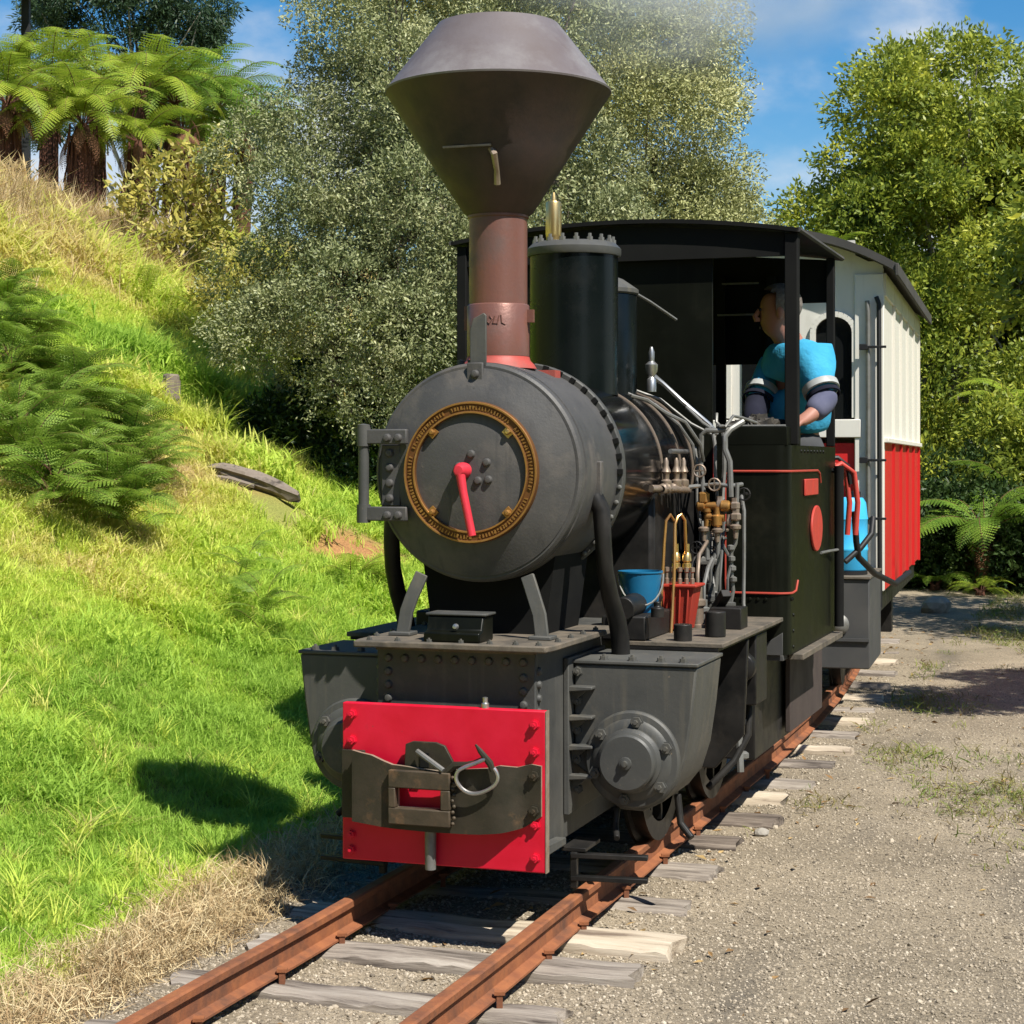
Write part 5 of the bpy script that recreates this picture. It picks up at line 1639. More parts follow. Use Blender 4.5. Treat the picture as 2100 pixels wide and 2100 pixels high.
# cyan drum standing on the end platform
drum = empty('drum', (1.735, 9.60, 0.716))
tag(drum, 'cyan plastic drum standing on the platform between engine and carriage', 'drum')
mb = MB()
mb.lathe([(0, 0), (0.098, 0), (0.104, 0.008), (0.104, 0.10), (0.107, 0.105), (0.107, 0.115), (0.104, 0.12), (0.104, 0.26), (0.107, 0.265), (0.104, 0.28), (0.096, 0.35), (0.08, 0.375), (0, 0.378)], (0, 0, 0.02), (0, 0, 1), 36)
mb.build('drum_body', M['cyan'], drum)
MB().lathe([(0, -0.0), (0.1035, 0.0), (0.1035, 0.019), (0, 0.019)], (0, 0, 0.0), (0, 0, 1), 36).build('base_ring', M['rubber'], drum)
mb = MB()
mb.lathe([(0.03, 0), (0.03, 0.03), (0, 0.03)], (0.04, 0, 0.396), (0, 0, 1), 16)
mb.build('drum_cap', M['rubber'], drum)

# ------------------------------------------------------------------ driver
def skin_obj(name, verts, edges, mat, parent, root=0, sub=2):
    me = bpy.data.meshes.new(name)
    me.from_pydata([v[0] for v in verts], edges, [])
    me.materials.append(mat)
    o = bpy.data.objects.new(name, me)
    COL.objects.link(o)
    if parent:
        o.parent = parent
    bm = bmesh.new()
    bm.from_mesh(me)
    ly = bm.verts.layers.skin.verify()
    for i, bv in enumerate(bm.verts):
        r = verts[i][1]
        bv[ly].radius = r if isinstance(r, tuple) else (r, r)
        bv[ly].use_root = (i == root)
    bm.to_mesh(me)
    bm.free()
    md = o.modifiers.new('skin', 'SKIN')
    md.use_smooth_shade = True
    s_ = o.modifiers.new('smooth', 'SUBSURF')
    s_.levels = sub
    s_.render_levels = sub
    return o


man = empty('person', (OX, OY, 0), -YAW)
wx, wy = to_world(0.53, 2.75)
man.location = (wx, wy, 0.60)
tag(man, 'engine driver in cyan shirt with silver tape bending forward in the cab', 'person')


def Lp(u, v, z):
    return (u - 0.53, v - 2.75, z - 0.60)


hip, belly, chest, nb = Lp(.525, 2.78, 1.36), Lp(.55, 2.75, 1.47), Lp(.565, 2.70, 1.63), Lp(.53, 2.665, 1.79)
head = Vector(Lp(.492, 2.610, 1.918))
fv, lv = Vector((-0.97, -0.24, 0)), Vector((0.24, -0.97, 0))
lsh, rsh = Lp(.640, 2.54, 1.715), Lp(.45, 2.79, 1.725)
lel, rel_ = Lp(.715, 2.46, 1.545), Lp(.405, 2.62, 1.53)
lwr, rwr = Lp(.672, 2.36, 1.478), Lp(.42, 2.44, 1.44)
lh, rh = Lp(.645, 2.33, 1.465), Lp(.445, 2.40, 1.43)
BV = [(hip, (.10, .09)), (belly, (.10, .09)), (chest, (.11, .10)), (nb, (.050, .046)),
      (tuple(Vector(nb).lerp(head, .45)), .052), (tuple(head + Vector((0, 0, -.06)) + fv * .015), (.066, .062)), (tuple(head + Vector((0, 0, .02))), (.086, .080)), (tuple(head + Vector((0, 0, .085)) - fv * .01), (.062, .060)),
      (tuple(Vector(lsh) - Vector((0, 0, .025))), .036), (lel, .042), (lwr, .030), (lh, (.036, .024)),
      (tuple(Vector(rsh) - Vector((0, 0, .025))), .036), (rel_, .042), (rwr, .030), (rh, (.036, .024)),
      (Lp(.575, 2.73, 1.20), .075), (Lp(.57, 2.68, .92), .055), (Lp(.57, 2.74, .66), .042), (Lp(.52, 2.66, .63), .035),
      (Lp(.44, 2.84, 1.20), .075), (Lp(.42, 2.80, .92), .055), (Lp(.43, 2.86, .66), .042), (Lp(.38, 2.78, .63), .035)]
BE = [(0, 1), (1, 2), (2, 3), (3, 4), (4, 5), (5, 6), (6, 7), (3, 8), (8, 9), (9, 10), (10, 11), (3, 12), (12, 13), (13, 14), (14, 15),
      (0, 16), (16, 17), (17, 18), (18, 19), (0, 20), (20, 21), (21, 22), (22, 23),]
for hb, wr, side in ((11, Vector(lwr), 1), (15, Vector(rwr), -1)):
    hp = Vector(BV[hb][0])
    d = (hp - wr).normalized()
    w = Vector((0, 0, 1)).cross(d).normalized()
    for k, (off, ln) in enumerate(((-.028, .060), (-.010, .072), (.010, .068), (.028, .052))):
        i0 = len(BV)
        BV.append((tuple(hp + d * .035 + w * off + Vector((0, 0, -.004))), .0095))
        BV.append((tuple(hp + d * (.035 + ln * .5) + w * off + Vector((0, 0, -.022))), .0085))
        BV.append((tuple(hp + d * (.030 + ln * .65) + w * off + Vector((0, 0, -.048))), .0075))
        BE += [(hb, i0), (i0, i0 + 1), (i0 + 1, i0 + 2)]
    i0 = len(BV)
    BV.append((tuple(hp + w * (-.042) * side + d * .01 + Vector((0, 0, -.012))), .011))
    BV.append((tuple(hp + w * (-.045) * side + d * .045 + Vector((0, 0, -.030))), .0085))
    BE += [(hb, i0), (i0, i0 + 1)]
skin_obj('body', BV, BE, M['skin'], man)
mid = lambda a, b, t: tuple(Vector(a).lerp(Vector(b), t))
SV = [(mid(hip, belly, .7), (.156, .134)), (belly, (.158, .138)), (chest, (.165, .142)), (mid(chest, nb, .50), (.150, .118)), (mid(nb, head, .05), (.080, .074)),
      (lsh, .080), (mid(lsh, lel, .5), .070), (mid(lsh, lel, .92), .064), (rsh, .080), (mid(rsh, rel_, .5), .070), (mid(rsh, rel_, .92), .064)]
skin_obj('shirt', SV, [(0, 1), (1, 2), (2, 3), (3, 4), (3, 5), (5, 6), (6, 7), (3, 8), (8, 9), (9, 10)], M['hivis'], man)
skin_obj('left_sleeve', [(mid(lsh, lel, .84), .060), (lel, .062), (mid(lel, lwr, .5), .055), (mid(lel, lwr, .92), .042)], [(0, 1), (1, 2), (2, 3)], M['navy'], man)
skin_obj('right_sleeve', [(mid(rsh, rel_, .84), .060), (rel_, .060), (mid(rel_, rwr, .5), .052), (mid(rel_, rwr, .92), .040)], [(0, 1), (1, 2), (2, 3)], M['navydark'], man)
for a, b, t, r in ((lsh, lel, .72, .0745), (rsh, rel_, .72, .0745)):
    A, B = Vector(a), Vector(b)
    p = A.lerp(B, t)
    dd = (B - A).normalized()
    MB().lathe([(r - .006, -.017), (r + .001, -.014), (r + .001, .014), (r - .006, .017)], p, dd, 24).build('sleeve_tape', M['tape'], man)
    p = A.lerp(B, t + .17)
    MB().lathe([(r - .010, -.010), (r - .004, -.008), (r - .004, .008), (r - .010, .010)], p, dd, 24).build('sleeve_trim', M['navydark'], man)
skin_obj('collar', [(mid(nb, head, .08), (.074, .070)), (mid(nb, head, .26), (.064, .060))], [(0, 1)], M['navydark'], man, sub=1)
TV = [(mid(belly, chest, .1), (.146, .126)), (mid(hip, belly, -.3), (.148, .126)), (Lp(.575, 2.73, 1.18), .092), (Lp(.57, 2.68, .92), .078), (Lp(.57, 2.74, .69), .066), (Lp(.44, 2.84, 1.18), .092), (Lp(.42, 2.80, .92), .078), (Lp(.43, 2.86, .69), .066)]
skin_obj('trousers', TV, [(0, 1), (1, 2), (2, 3), (3, 4), (1, 5), (5, 6), (6, 7)], M['trousers'], man)
mb = MB()
hc = head + Vector((0, 0, .032)) - fv * .012
mb.ball((0, 0, 0), .094, 20, 12, (1, 1, 0.95))
hair = mb.build('hair', M['hair'], man)
bm = bmesh.new()
bm.from_mesh(hair.data)
bmesh.ops.delete(bm, geom=[v for v in bm.verts if (v.co.dot(fv) > 0.045 and v.co.z < 0.055) or v.co.z < -0.045], context='VERTS')
bm.to_mesh(hair.data)
bm.free()
hair.location = hc
for sgn in (-1, 1):
    p = head + fv * .074 + lv * (.030 * sgn) + Vector((0, 0, .008))
    MB().ball(tuple(head + lv * (.078 * sgn) + Vector((0, 0, -.005)) - fv * .008), .022, 10, 8, (.8, .8, 1.4)).build('ear', M['skin'], man)
    MB().ball(tuple(p - fv * .003), .007, 10, 6).build('eye', M['steel'] if False else M['rubber'], man)
MB().tube([tuple(head + fv * .074 + Vector((0, 0, .012))), tuple(head + fv * .090 + Vector((0, 0, -.018))), tuple(head + fv * .086 + Vector((0, 0, -.030))), tuple(head + fv * .070 + Vector((0, 0, -.032)))], [.007, .012, .013, .008], 8).build('nose', M['skin'], man)
MB().tube([tuple(head + fv * .070 + lv * (.022 * k) + Vector((0, 0, -.062 - .004 * abs(k)))) for k in (-1, -.5, 0, .5, 1)], .0035, 6).build('mouth', M['brownside'], man)

# ------------------------------------------------------------------ plants
RNG = np.random.default_rng(7)


def unit(a):
    return a / np.maximum(np.linalg.norm(a, axis=1, keepdims=True), 1e-9)


def leaves_mesh(name, P, D, Lh, Wd, mats, mi=None, fold=0.0):
    """diamond shaped leaves: base point P, direction D, length, width"""
    n = len(P)
    R = unit(RNG.normal(size=(n, 3)))
    S = unit(np.cross(D, R))
    Lh = np.broadcast_to(np.asarray(Lh, float).reshape(-1, 1), (n, 1))
    Wd = np.broadcast_to(np.asarray(Wd, float).reshape(-1, 1), (n, 1))
    m = P + D * Lh * 0.45
    V = np.empty((n, 4, 3))
    V[:, 0] = P
    V[:, 1] = m + S * Wd * 0.5
    V[:, 2] = P + D * Lh
    V[:, 3] = m - S * Wd * 0.5
    me = bpy.data.meshes.new(name)
    me.vertices.add(n * 4)
    me.vertices.foreach_set('co', V.ravel())
    me.loops.add(n * 4)
    me.loops.foreach_set('vertex_index', np.arange(n * 4, dtype=np.int32))
    me.polygons.add(n)
    me.polygons.foreach_set('loop_start', np.arange(0, n * 4, 4, dtype=np.int32))
    for mm in (mats if isinstance(mats, (list, tuple)) else [mats]):
        me.materials.append(mm)
    if mi is not None:
        me.polygons.foreach_set('material_index', mi.astype(np.int32))
    me.update(calc_edges=True)
    return me


def sublobes(env, n, rmin, rmax, up=0.25):
    """spread n small lobes over the surface of a list of ellipsoids (cx,cy,cz,rx,ry,rz)"""
    env = np.array(env, float)
    area = env[:, 3] * env[:, 5] + env[:, 4] * env[:, 5]
    pick = RNG.choice(len(env), n, p=area / area.sum())
    d = unit(RNG.normal(size=(n, 3)) + np.array([0, 0, up]))
    e = env[pick]
    rr_ = RNG.uniform(0.74, 1.06, (n, 1))
    c = e[:, :3] + d * e[:, 3:] * rr_
    r = RNG.uniform(rmin, rmax, n)
    return np.column_stack([c, r])


def crown_points(lobes, n, leaf_dir=0.55, squash=0.8, droop=0.0, sprays=14, spread=0.075):
    """n leaves gathered in sprays on the shells of the lobes"""
    w = lobes[:, 3] ** 2
    ns = max(1, n // sprays)
    k = RNG.choice(len(lobes), ns, p=w / w.sum())
    d = unit(RNG.normal(size=(ns, 3)) + np.array([0, 0, 0.25]))
    L = lobes[k]
    r = L[:, 3:4] * (1 - 0.45 * RNG.random((ns, 1)) ** 2)
    c = L[:, :3] + d * r * np.array([1, 1, squash])
    C = np.repeat(c, sprays, 0)
    Dv = np.repeat(d, sprays, 0)
    t = RNG.random((len(C), 1))
    sd = unit(RNG.normal(size=(ns, 3)) * 0.8 + d)
    Sd = np.repeat(sd, sprays, 0)
    P = C + Sd * (t - 0.5) * spread * 2.2 + RNG.normal(size=C.shape) * spread * 0.42
    D = unit(Dv * leaf_dir + Sd * 0.5 + RNG.normal(size=C.shape) * 0.75 + np.array([0, 0, -droop]))
    return P, D


def limb_mesh(mb, base, lobes, r0, trunk_top, rng, n=10, mi=0, wob=0.06):
    """tapered trunk and limbs that reach to some of the lobes"""
    base, top = Vector(base), Vector(trunk_top)
    pts = [base.lerp(top, t) + Vector((rng.uniform(-wob, wob), rng.uniform(-wob, wob), 0)) * (1 if 0 < t < 1 else 0) for t in (0, .25, .5, .75, 1)]
    mb.tube(pts, [r0 * (1 - 0.55 * t) for t in (0, .25, .5, .75, 1)], 9, mi)
    for k in range(n):
        lb = lobes[rng.randrange(len(lobes))]
        t = rng.uniform(0.2, 1.0)
        a = base.lerp(top, t)
        b = Vector(lb[:3])
        m1 = a.lerp(b, 0.4) + Vector((rng.uniform(-.15, .15), rng.uniform(-.15, .15), rng.uniform(0.0, .2)))
        m2 = a.lerp(b, 0.75) + Vector((rng.uniform(-.12, .12), rng.uniform(-.12, .12), rng.uniform(-.05, .12)))
        rr_ = r0 * (1 - 0.55 * t) * 0.55
        mb.tube([a, m1, m2, b], [rr_, rr_ * 0.7, rr_ * 0.4, rr_ * 0.14], 6, mi)


def tree(name, label, cat, base, env, nlobes, rl, nleaf, L, W, leafm, barkm, trunk_r, trunk_top, seed, squash=0.8, droop=0.0, spread=0.075, nlimb=12, group=None, up=0.25, sprays=14, trunks=None):
    rng = random.Random(seed)
    root = empty(name, base)
    tag(root, label, cat, group)
    lob = sublobes(env, nlobes, rl[0], rl[1], up)
    P, D = crown_points(lob, nleaf, squash=squash, droop=droop, spread=spread, sprays=sprays)
    n = len(P)
    me = leaves_mesh('crown', P, D, RNG.uniform(L * 0.65, L * 1.25, n), RNG.uniform(W * 0.7, W * 1.25, n), leafm)
    link_mesh('crown', me, root)
    mb = MB()
    for tb, tt, tr in (trunks or [((0, 0, -0.15), trunk_top, trunk_r)]):
        limb_mesh(mb, tb, lob, tr, tt, rng, nlimb)
    mb.build('trunk', barkm, root)
    return root


# silver green bushes behind the engine
x, y = -1.14, 14.3
tree('bush', 'tall silvery green bush left of the chimney on the foot of the grass bank', 'bush', (x, y, gz(x, y)),
     [(-.10, -.2, 1.55, .85, .9, .60), (-0.25, 0.1, 2.35, .74, .8, .75), (0.30, 0.1, 3.0, .80, .8, .85), (0.25, 0.3, 4.0, .78, .7, .8), (0.55, 0.0, 2.0, .75, .9, .85), (-0.42, -0.2, 1.85, .46, .7, .45), (-0.50, -.3, 1.35, .36, .6, .30),
      (.45, -.7, 1.45, .6, .5, .50), (-.15, -.75, 1.10, .60, .4, .34), (.95, -.2, 1.3, .5, .6, .8), (-.36, -.6, .95, .36, .4, .25), (.35, -.8, .95, .5, .4, .35)],
     85, (.24, .46), 200000, .036, .0140, M['bush_leaf'], M['bark'], .05, (0.2, .1, 3.3), 3, spread=.055, nlimb=10, sprays=18,
     trunks=[((-.25, 0, -.1), (-.2, 0, 1.8), .035), ((.05, .1, -.1), (.2, .1, 3.2), .05), ((.3, .15, -.1), (.5, .2, 2.4), .04), ((-.05, -.15, -.1), (-.3, -.3, 1.5), .03)])
for i, (x, y, h, w, lab) in enumerate(((-1.50, 14.2, .42, .42, 'added dark shrub standing in for shade in the hollow under the silvery bush'), (-.85, 13.7, .42, .50, 'added dark shrub standing in for shade under the silvery bush beside the smokebox'), (-1.15, 13.95, .36, .42, 'low added dark shrub standing in for shade at the front edge of the hollow'), (-1.0, 15.2, 1.1, .95, 'added dark shrub standing in for shade behind the bush trunks'))):
    tree('shrub', lab, 'shrub', (x, y, gz(x, y)), [(0, 0, h * .5, w, w * .6, h * .5)], 22, (.14, .26), 12000, .06, .025, M['dark_leaf'], M['bark'], .03, (0, 0, h * .6), 50 + i, spread=.08, nlimb=8)  # added shrubs: their dark leaf colour stands in for shade under the bush
x, y = 0.25, 15.6
tree('bush', 'silvery green bush directly behind the chimney and dome', 'bush', (x, y, gz(x, y)),
     [(0, 0, 1.3, .9, .9, 1.0), (-.1, 0, 2.6, .9, .9, 1.0), (.1, 0, 3.9, .85, .9, .9), (.2, 0, 4.9, .75, .8, .7)],
     90, (.24, .42), 90000, .045, .016, M['bush_leaf'], M['bark'], .06, (0.1, 0, 3.6), 4, spread=.065)
x, y = 1.30, 18.2
tree('bush', 'tall yellowish olive bush between the chimney and the blue sky gap', 'bush', (x, y, gz(x, y)),
     [(0.05, 0, 1.4, 1.0, 1.0, 1.2), (0.0, 0, 2.8, .98, 1.0, 1.0), (-.05, 0, 4.0, .88, 1.0, 1.0), (-.2, 0, 5.1, .80, .9, .9), (.50, 0, 1.9, .62, .8, .8), (.45, 0, 3.5, .32, .4, .55), (.30, 0, 4.5, .36, .4, .6)],
     115, (.32, .56), 230000, .044, .0165, M['bush_leaf_yellow'], M['bark'], .07, (0.1, 0, 3.8), 5, spread=.07)
x, y = -0.35, 17.0
tree('bush', 'silvery green bush top rising to the left of the chimney cap', 'bush', (x, y, gz(x, y)),
     [(-.30, 0, 3.4, .85, .8, .9), (-.55, 0, 4.5, .75, .8, .8), (.1, 0, 4.3, .8, .8, .9), (0, 0, 2.2, .9, .8, 1.0)],
     70, (.30, .50), 110000, .048, .017, M['bush_leaf_yellow'], M['bark'], .06, (-.2, 0, 3.6), 6, spread=.07)

# laurel like trees on the right
x, y = 6.15, 26.0
tree('tree', 'big glossy yellow green tree on the right with grey branches showing', 'tree', (x, y, gz(x, y)),
     [(0, 0, 2.6, 2.1, 2.0, 1.6), (-.05, 0, 4.4, 2.0, 1.9, 1.5), (0.25, 0, 5.95, 1.65, 1.5, 1.15), (2.0, 0, 5.2, 1.2, 1.2, 1.2), (2.3, -.2, 3.4, 1.3, 1.2, 1.5), (-1.25, -.3, 3.4, 1.0, 1.0, 1.2), (-1.1, -.3, 4.9, .95, .9, .95), (-.65, 0, 5.8, .85, .8, .7), (1.0, -.2, 3.4, 1.4, 1.2, 1.6), (1.3, 0, 5.3, 1.3, 1.2, 1.1), (-1.3, -.4, 2.0, .85, .8, .9)],
     200, (.34, .68), 260000, .090, .038, M['laurel_leaf'], M['palebark'], .16, (0.1, 0, 4.6), 8, spread=.13, nlimb=34, squash=.75, sprays=18)
x, y = 8.3, 29.0
tree('tree', 'dark green tree at the right photo edge behind the yellow green tree', 'tree', (x, y, gz(x, y)),
     [(0, 0, 2.4, 2.0, 1.8, 2.0), (.3, 0, 4.6, 2.0, 1.8, 1.6), (-.6, 0, 3.5, 1.5, 1.4, 1.5), (.1, 0, 6.0, 1.4, 1.2, 1.1)],
     90, (.4, .7), 80000, .11, .046, M['laurel_leaf'], M['palebark'], .16, (0.1, 0, 4.4), 9, spread=.15, nlimb=22)
x, y = 4.9, 31.0
tree('tree', 'shaded dark tree low behind the carriage roof', 'tree', (x, y, gz(x, y)),
     [(0, 0, 1.5, 2.0, 1.2, 1.3), (.8, 0, 2.6, 1.4, 1.2, 1.2), (-.9, 0, 1.2, 1.5, 1.2, 1.2)],
     50, (.4, .7), 30000, .12, .045, M['dark_leaf'], M['bark'], .12, (0.1, 0, 2.4), 10, spread=.15)
# undergrowth in front of the big tree
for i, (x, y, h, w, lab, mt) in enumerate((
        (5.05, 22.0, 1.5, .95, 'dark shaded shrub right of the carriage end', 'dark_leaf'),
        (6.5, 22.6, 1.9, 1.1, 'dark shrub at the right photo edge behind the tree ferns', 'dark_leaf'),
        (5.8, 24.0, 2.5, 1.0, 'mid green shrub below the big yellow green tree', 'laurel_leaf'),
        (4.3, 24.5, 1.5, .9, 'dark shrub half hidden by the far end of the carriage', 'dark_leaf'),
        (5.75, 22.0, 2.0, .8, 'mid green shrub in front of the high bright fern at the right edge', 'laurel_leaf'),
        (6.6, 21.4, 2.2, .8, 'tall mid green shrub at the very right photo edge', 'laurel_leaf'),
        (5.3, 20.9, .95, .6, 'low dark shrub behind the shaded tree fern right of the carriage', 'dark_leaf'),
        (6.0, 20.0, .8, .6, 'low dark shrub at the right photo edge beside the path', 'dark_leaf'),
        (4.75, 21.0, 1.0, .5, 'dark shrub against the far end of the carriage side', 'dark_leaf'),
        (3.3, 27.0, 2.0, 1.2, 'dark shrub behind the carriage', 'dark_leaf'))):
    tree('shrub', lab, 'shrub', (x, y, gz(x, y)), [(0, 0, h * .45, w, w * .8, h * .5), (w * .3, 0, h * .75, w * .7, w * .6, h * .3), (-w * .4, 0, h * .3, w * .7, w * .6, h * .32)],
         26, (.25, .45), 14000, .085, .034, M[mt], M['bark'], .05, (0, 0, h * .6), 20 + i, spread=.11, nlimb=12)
# trees beside the path whose shade falls on it
x, y = 4.75, 9.2
tree('tree', 'young tree right of the gravel path outside the right photo edge', 'tree', (x, y, gz(x, y)),
     [(0, 0, 3.4, .85, .95, .55), (-.5, -.3, 3.1, .5, .5, .4), (.5, .4, 3.8, .7, .7, .5)], 26, (.22, .42), 16000, .09, .036, M['laurel_leaf'], M['palebark'], .07, (0, 0, 3.2), 31, spread=.11)
x, y = 7.2, 13.6
tree('tree', 'broad tree right of the gravel path farther along, outside the right photo edge', 'tree', (x, y, gz(x, y)),
     [(0, 0, 4.0, 1.9, 2.2, 1.1), (-1.2, .8, 3.6, 1.2, 1.3, .8), (-1.5, 2.2, 3.4, 1.2, 1.4, .8), (1.0, 1.0, 4.5, 1.4, 1.4, 1.0)], 60, (.35, .6), 40000, .10, .042, M['laurel_leaf'], M['palebark'], .12, (0, 0, 3.6), 32, spread=.14, nlimb=18)

# unseen trees added behind the camera to block sky light
for i, (x, y, h, w) in enumerate(((-6.5, -5.5, 7.0, 2.6), (-2.2, -11.5, 8.0, 3.0), (3.2, -13.0, 8.5, 3.2), (-9.5, 0.5, 5.5, 2.4), (9.5, -2.0, 6.0, 2.6), (-5.0, -15.0, 9.0, 3.2), (8.2, 3.6, 5.0, 2.0))):
    tree('tree', 'unseen broad dark tree added behind the camera to block sky light', 'tree', (x, y, gz(x, y)), [(0, 0, h * .55, w, w, h * .42), (w * .3, 0, h * .75, w * .7, w * .7, h * .25), (-w * .4, .3, h * .4, w * .7, w * .7, h * .3)],
         40, (.5, 1.0), 7000, .34, .15, M['dark_leaf'], M['bark'], .2, (0, 0, h * .6), 60 + i, spread=.35, nlimb=8, group='unseen trees added to block sky light')

for x, y, h, w, lab in ((10.5, 24.0, 6.0, 2.4, 'broad green tree beyond the right photo edge, nearest the path'), (13.5, 31.0, 8.0, 3.2, 'tall green tree far beyond the right photo edge'), (10.0, 17.0, 4.2, 1.8, 'bushy green tree right of the path outside the photo')):
    tree('tree', lab, 'tree', (x, y, gz(x, y)), [(0, 0, h * .45, w, w, h * .45), (w * .3, 0, h * .75, w * .7, w * .7, h * .25), (-w * .4, .3, h * .35, w * .7, w * .7, h * .33)],
         60, (.4, .8), 24000, .17, .07, M['laurel_leaf'], M['bark'], .15, (0, 0, h * .6), int(x * 10), spread=.2, nlimb=8)

# gum tree beyond the ferns
x, y = -8.5, 41.0
tree('gum_tree', 'dark gum tree with open crown against the sky behind the tree ferns', 'tree', (x, y, gz(x, y) + 0.2),
     [(.0, 0, 6.3, 1.4, 1.0, .75), (1.3, 0, 6.2, .95, .8, .65), (.75, 0, 4.9, 1.2, .8, .50), (-1.2, 0, 6.4, 1.2, .9, .6), (-.4, 0, 4.1, 1.5, .9, .6), (1.75, 0, 5.5, .40, .4, .60), (2.35, 0, 3.4, .75, .6, .55), (1.1, 0, 3.5, 1.0, .7, .6), (3.2, 0, 2.6, .8, .6, .6), (.2, 0, 7.6, 1.5, 1.0, .8)],
     95, (.30, .55), 52000, .15, .034, M['gum_leaf'], M['palebark'], .13, (0.3, 0, 5.6), 12, spread=.14, nlimb=26, droop=.5)
x, y = -4.6, 44.0
tree('gum_tree', 'small dark tree crown low in the sky gap left of the silvery bush', 'tree', (x, y, gz(x, y)),
     [(-1.2, 0, 1.2, 1.4, .8, 1.0), (.3, 0, .6, 1.2, .8, .8), (-2.2, 0, .9, 1.2, .8, .8)], 40, (.3, .5), 20000, .15, .036, M['gum_leaf'], M['palebark'], .1, (-.5, 0, 1.2), 13, spread=.14, droop=.4)
x, y = -12.0, 36.0
tree('gum_tree', 'dark tree left behind the shed corner', 'tree', (x, y, gz(x, y)),
     [(0, 0, 2.5, 1.8, 1.0, 1.2), (1.2, 0, 1.8, 1.4, .8, 1.0), (-1.2, 0, 3.4, 1.4, 1.0, 1.0)], 40, (.3, .5), 20000, .15, .036, M['gum_leaf'], M['palebark'], .1, (0, 0, 2.5), 14, spread=.14, droop=.4)

# yellow leaved shrub below the ferns
x, y = -3.25, 18.3
tree('shrub', 'sparse shrub with large yellowing leaves and pale bare branches beside the tree ferns', 'shrub', (x, y, gz(x, y)),
     [(0, 0, .62, .50, .5, .55), (.12, 0, 1.15, .42, .4, .40), (-.30, 0, .95, .32, .3, .35), (.30, -.1, .5, .35, .3, .4)], 30, (.12, .22), 2300, .11, .036, M['yellow_leaf'], M['palebark'], .026, (0, 0, 1.0), 41, spread=.12, nlimb=26, sprays=7)
x, y = -2.45, 16.9
tree('shrub', 'low yellow green bush at the left foot of the silvery bush', 'shrub', (x, y, gz(x, y)),
     [(0, 0, .30, .55, .4, .32), (.25, 0, .62, .4, .35, .3)], 22, (.14, .24), 9000, .05, .02, M['yellow_leaf'], M['palebark'], .02, (0, 0, .4), 42, spread=.07)


# ferns: fronds built leaflet by leaflet
def frond_mesh(L, pairs, plen, droop, mat, seed, rise=0.9, leaflets=7, lw=0.016):
    rng = random.Random(seed)
    mb = MB()
    pts, tang = [], []
    p = Vector((0, 0, 0))
    n = 26
    for i in range(n + 1):
        t = i / n
        ang = rise - (rise + droop) * t ** 1.15
        d = Vector((math.cos(ang), 0.05 * math.sin(3 * t), math.sin(ang))).normalized()
        pts.append(p.copy())
        tang.append(d)
        p = p + d * (L / n)
    mb.tube(pts, [0.007 * (1 - 0.8 * i / n) * (L / 1.2) for i in range(n + 1)], 4, 1, caps=False)
    for k in range(pairs):
        t = 0.14 + 0.86 * (k + 0.5) / pairs
        f = t * n
        i = min(int(f), n - 1)
        q = pts[i].lerp(pts[i + 1], f - i)
        d = tang[i]
        env = math.sin(math.pi * min(1, (t - 0.08) / 0.92) ** 0.75) ** 0.8
        ln = plen * max(0.12, env) * rng.uniform(0.92, 1.06)
        for s in (-1, 1):
            side = Vector((0, s, 0))
            up = d.cross(side) * (-s)
            dirv = (side * 0.86 + d * 0.42 - Vector((0, 0, 1)) * 0.16 + up * rng.uniform(-.04, .08)).normalized()
            w = d - dirv * d.dot(dirv)
            w.normalize()
            vs, fs = [], []
            # comb of leaflets on both sides of the pinna
            for j in range(leaflets):
                a0 = ln * j / leaflets
                a1 = ln * (j + 0.82) / leaflets
                hw = lw * (1 - 0.75 * (j / leaflets) ** 1.5) * (ln / plen) ** 0.35
                c0, c1 = q + dirv * a0, q + dirv * a1
                sag = Vector((0, 0, -0.02 * (a0 / plen) * plen))
                for sg in (-1, 1):
                    o = len(vs)
                    vs += [c0 + sag, c1 + sag, c1 + sag + w * sg * hw + dirv * (ln / leaflets) * 0.35, c0 + sag + w * sg * hw * 0.95 + dirv * (ln / leaflets) * 0.55]
                    fs.append((o, o + 1, o + 2, o + 3))
            mb.add(vs, fs, 0)
    me = bpy.data.meshes.new('frond')
    me.from_pydata(mb.v, [], mb.f)
    me.materials.append(mat)
    me.materials.append(M['fernbark'])
    me.polygons.foreach_set('material_index', mb.m)
    return me


FR = {}
for key, mat in (('frond', M['frond']), ('frond_dark', M['frond_dark'])):
    FR[key] = [frond_mesh(1.35, 26, .26, d, mat, 50 + i, r, 7, .022) for i, (d, r) in enumerate(((.95, 1.0), (1.15, .75), (.75, 1.15)))]
FR['dead'] = [frond_mesh(0.9, 20, .13, 1.2, M['deadfern'], 60 + i, .3, 5, .02) for i in range(2)]
FR['bracken'] = [frond_mesh(0.62, 16, .17, .35, M['bracken'], 70 + i, r, 6, .017) for i, r in enumerate((1.0, .75, 1.3))]


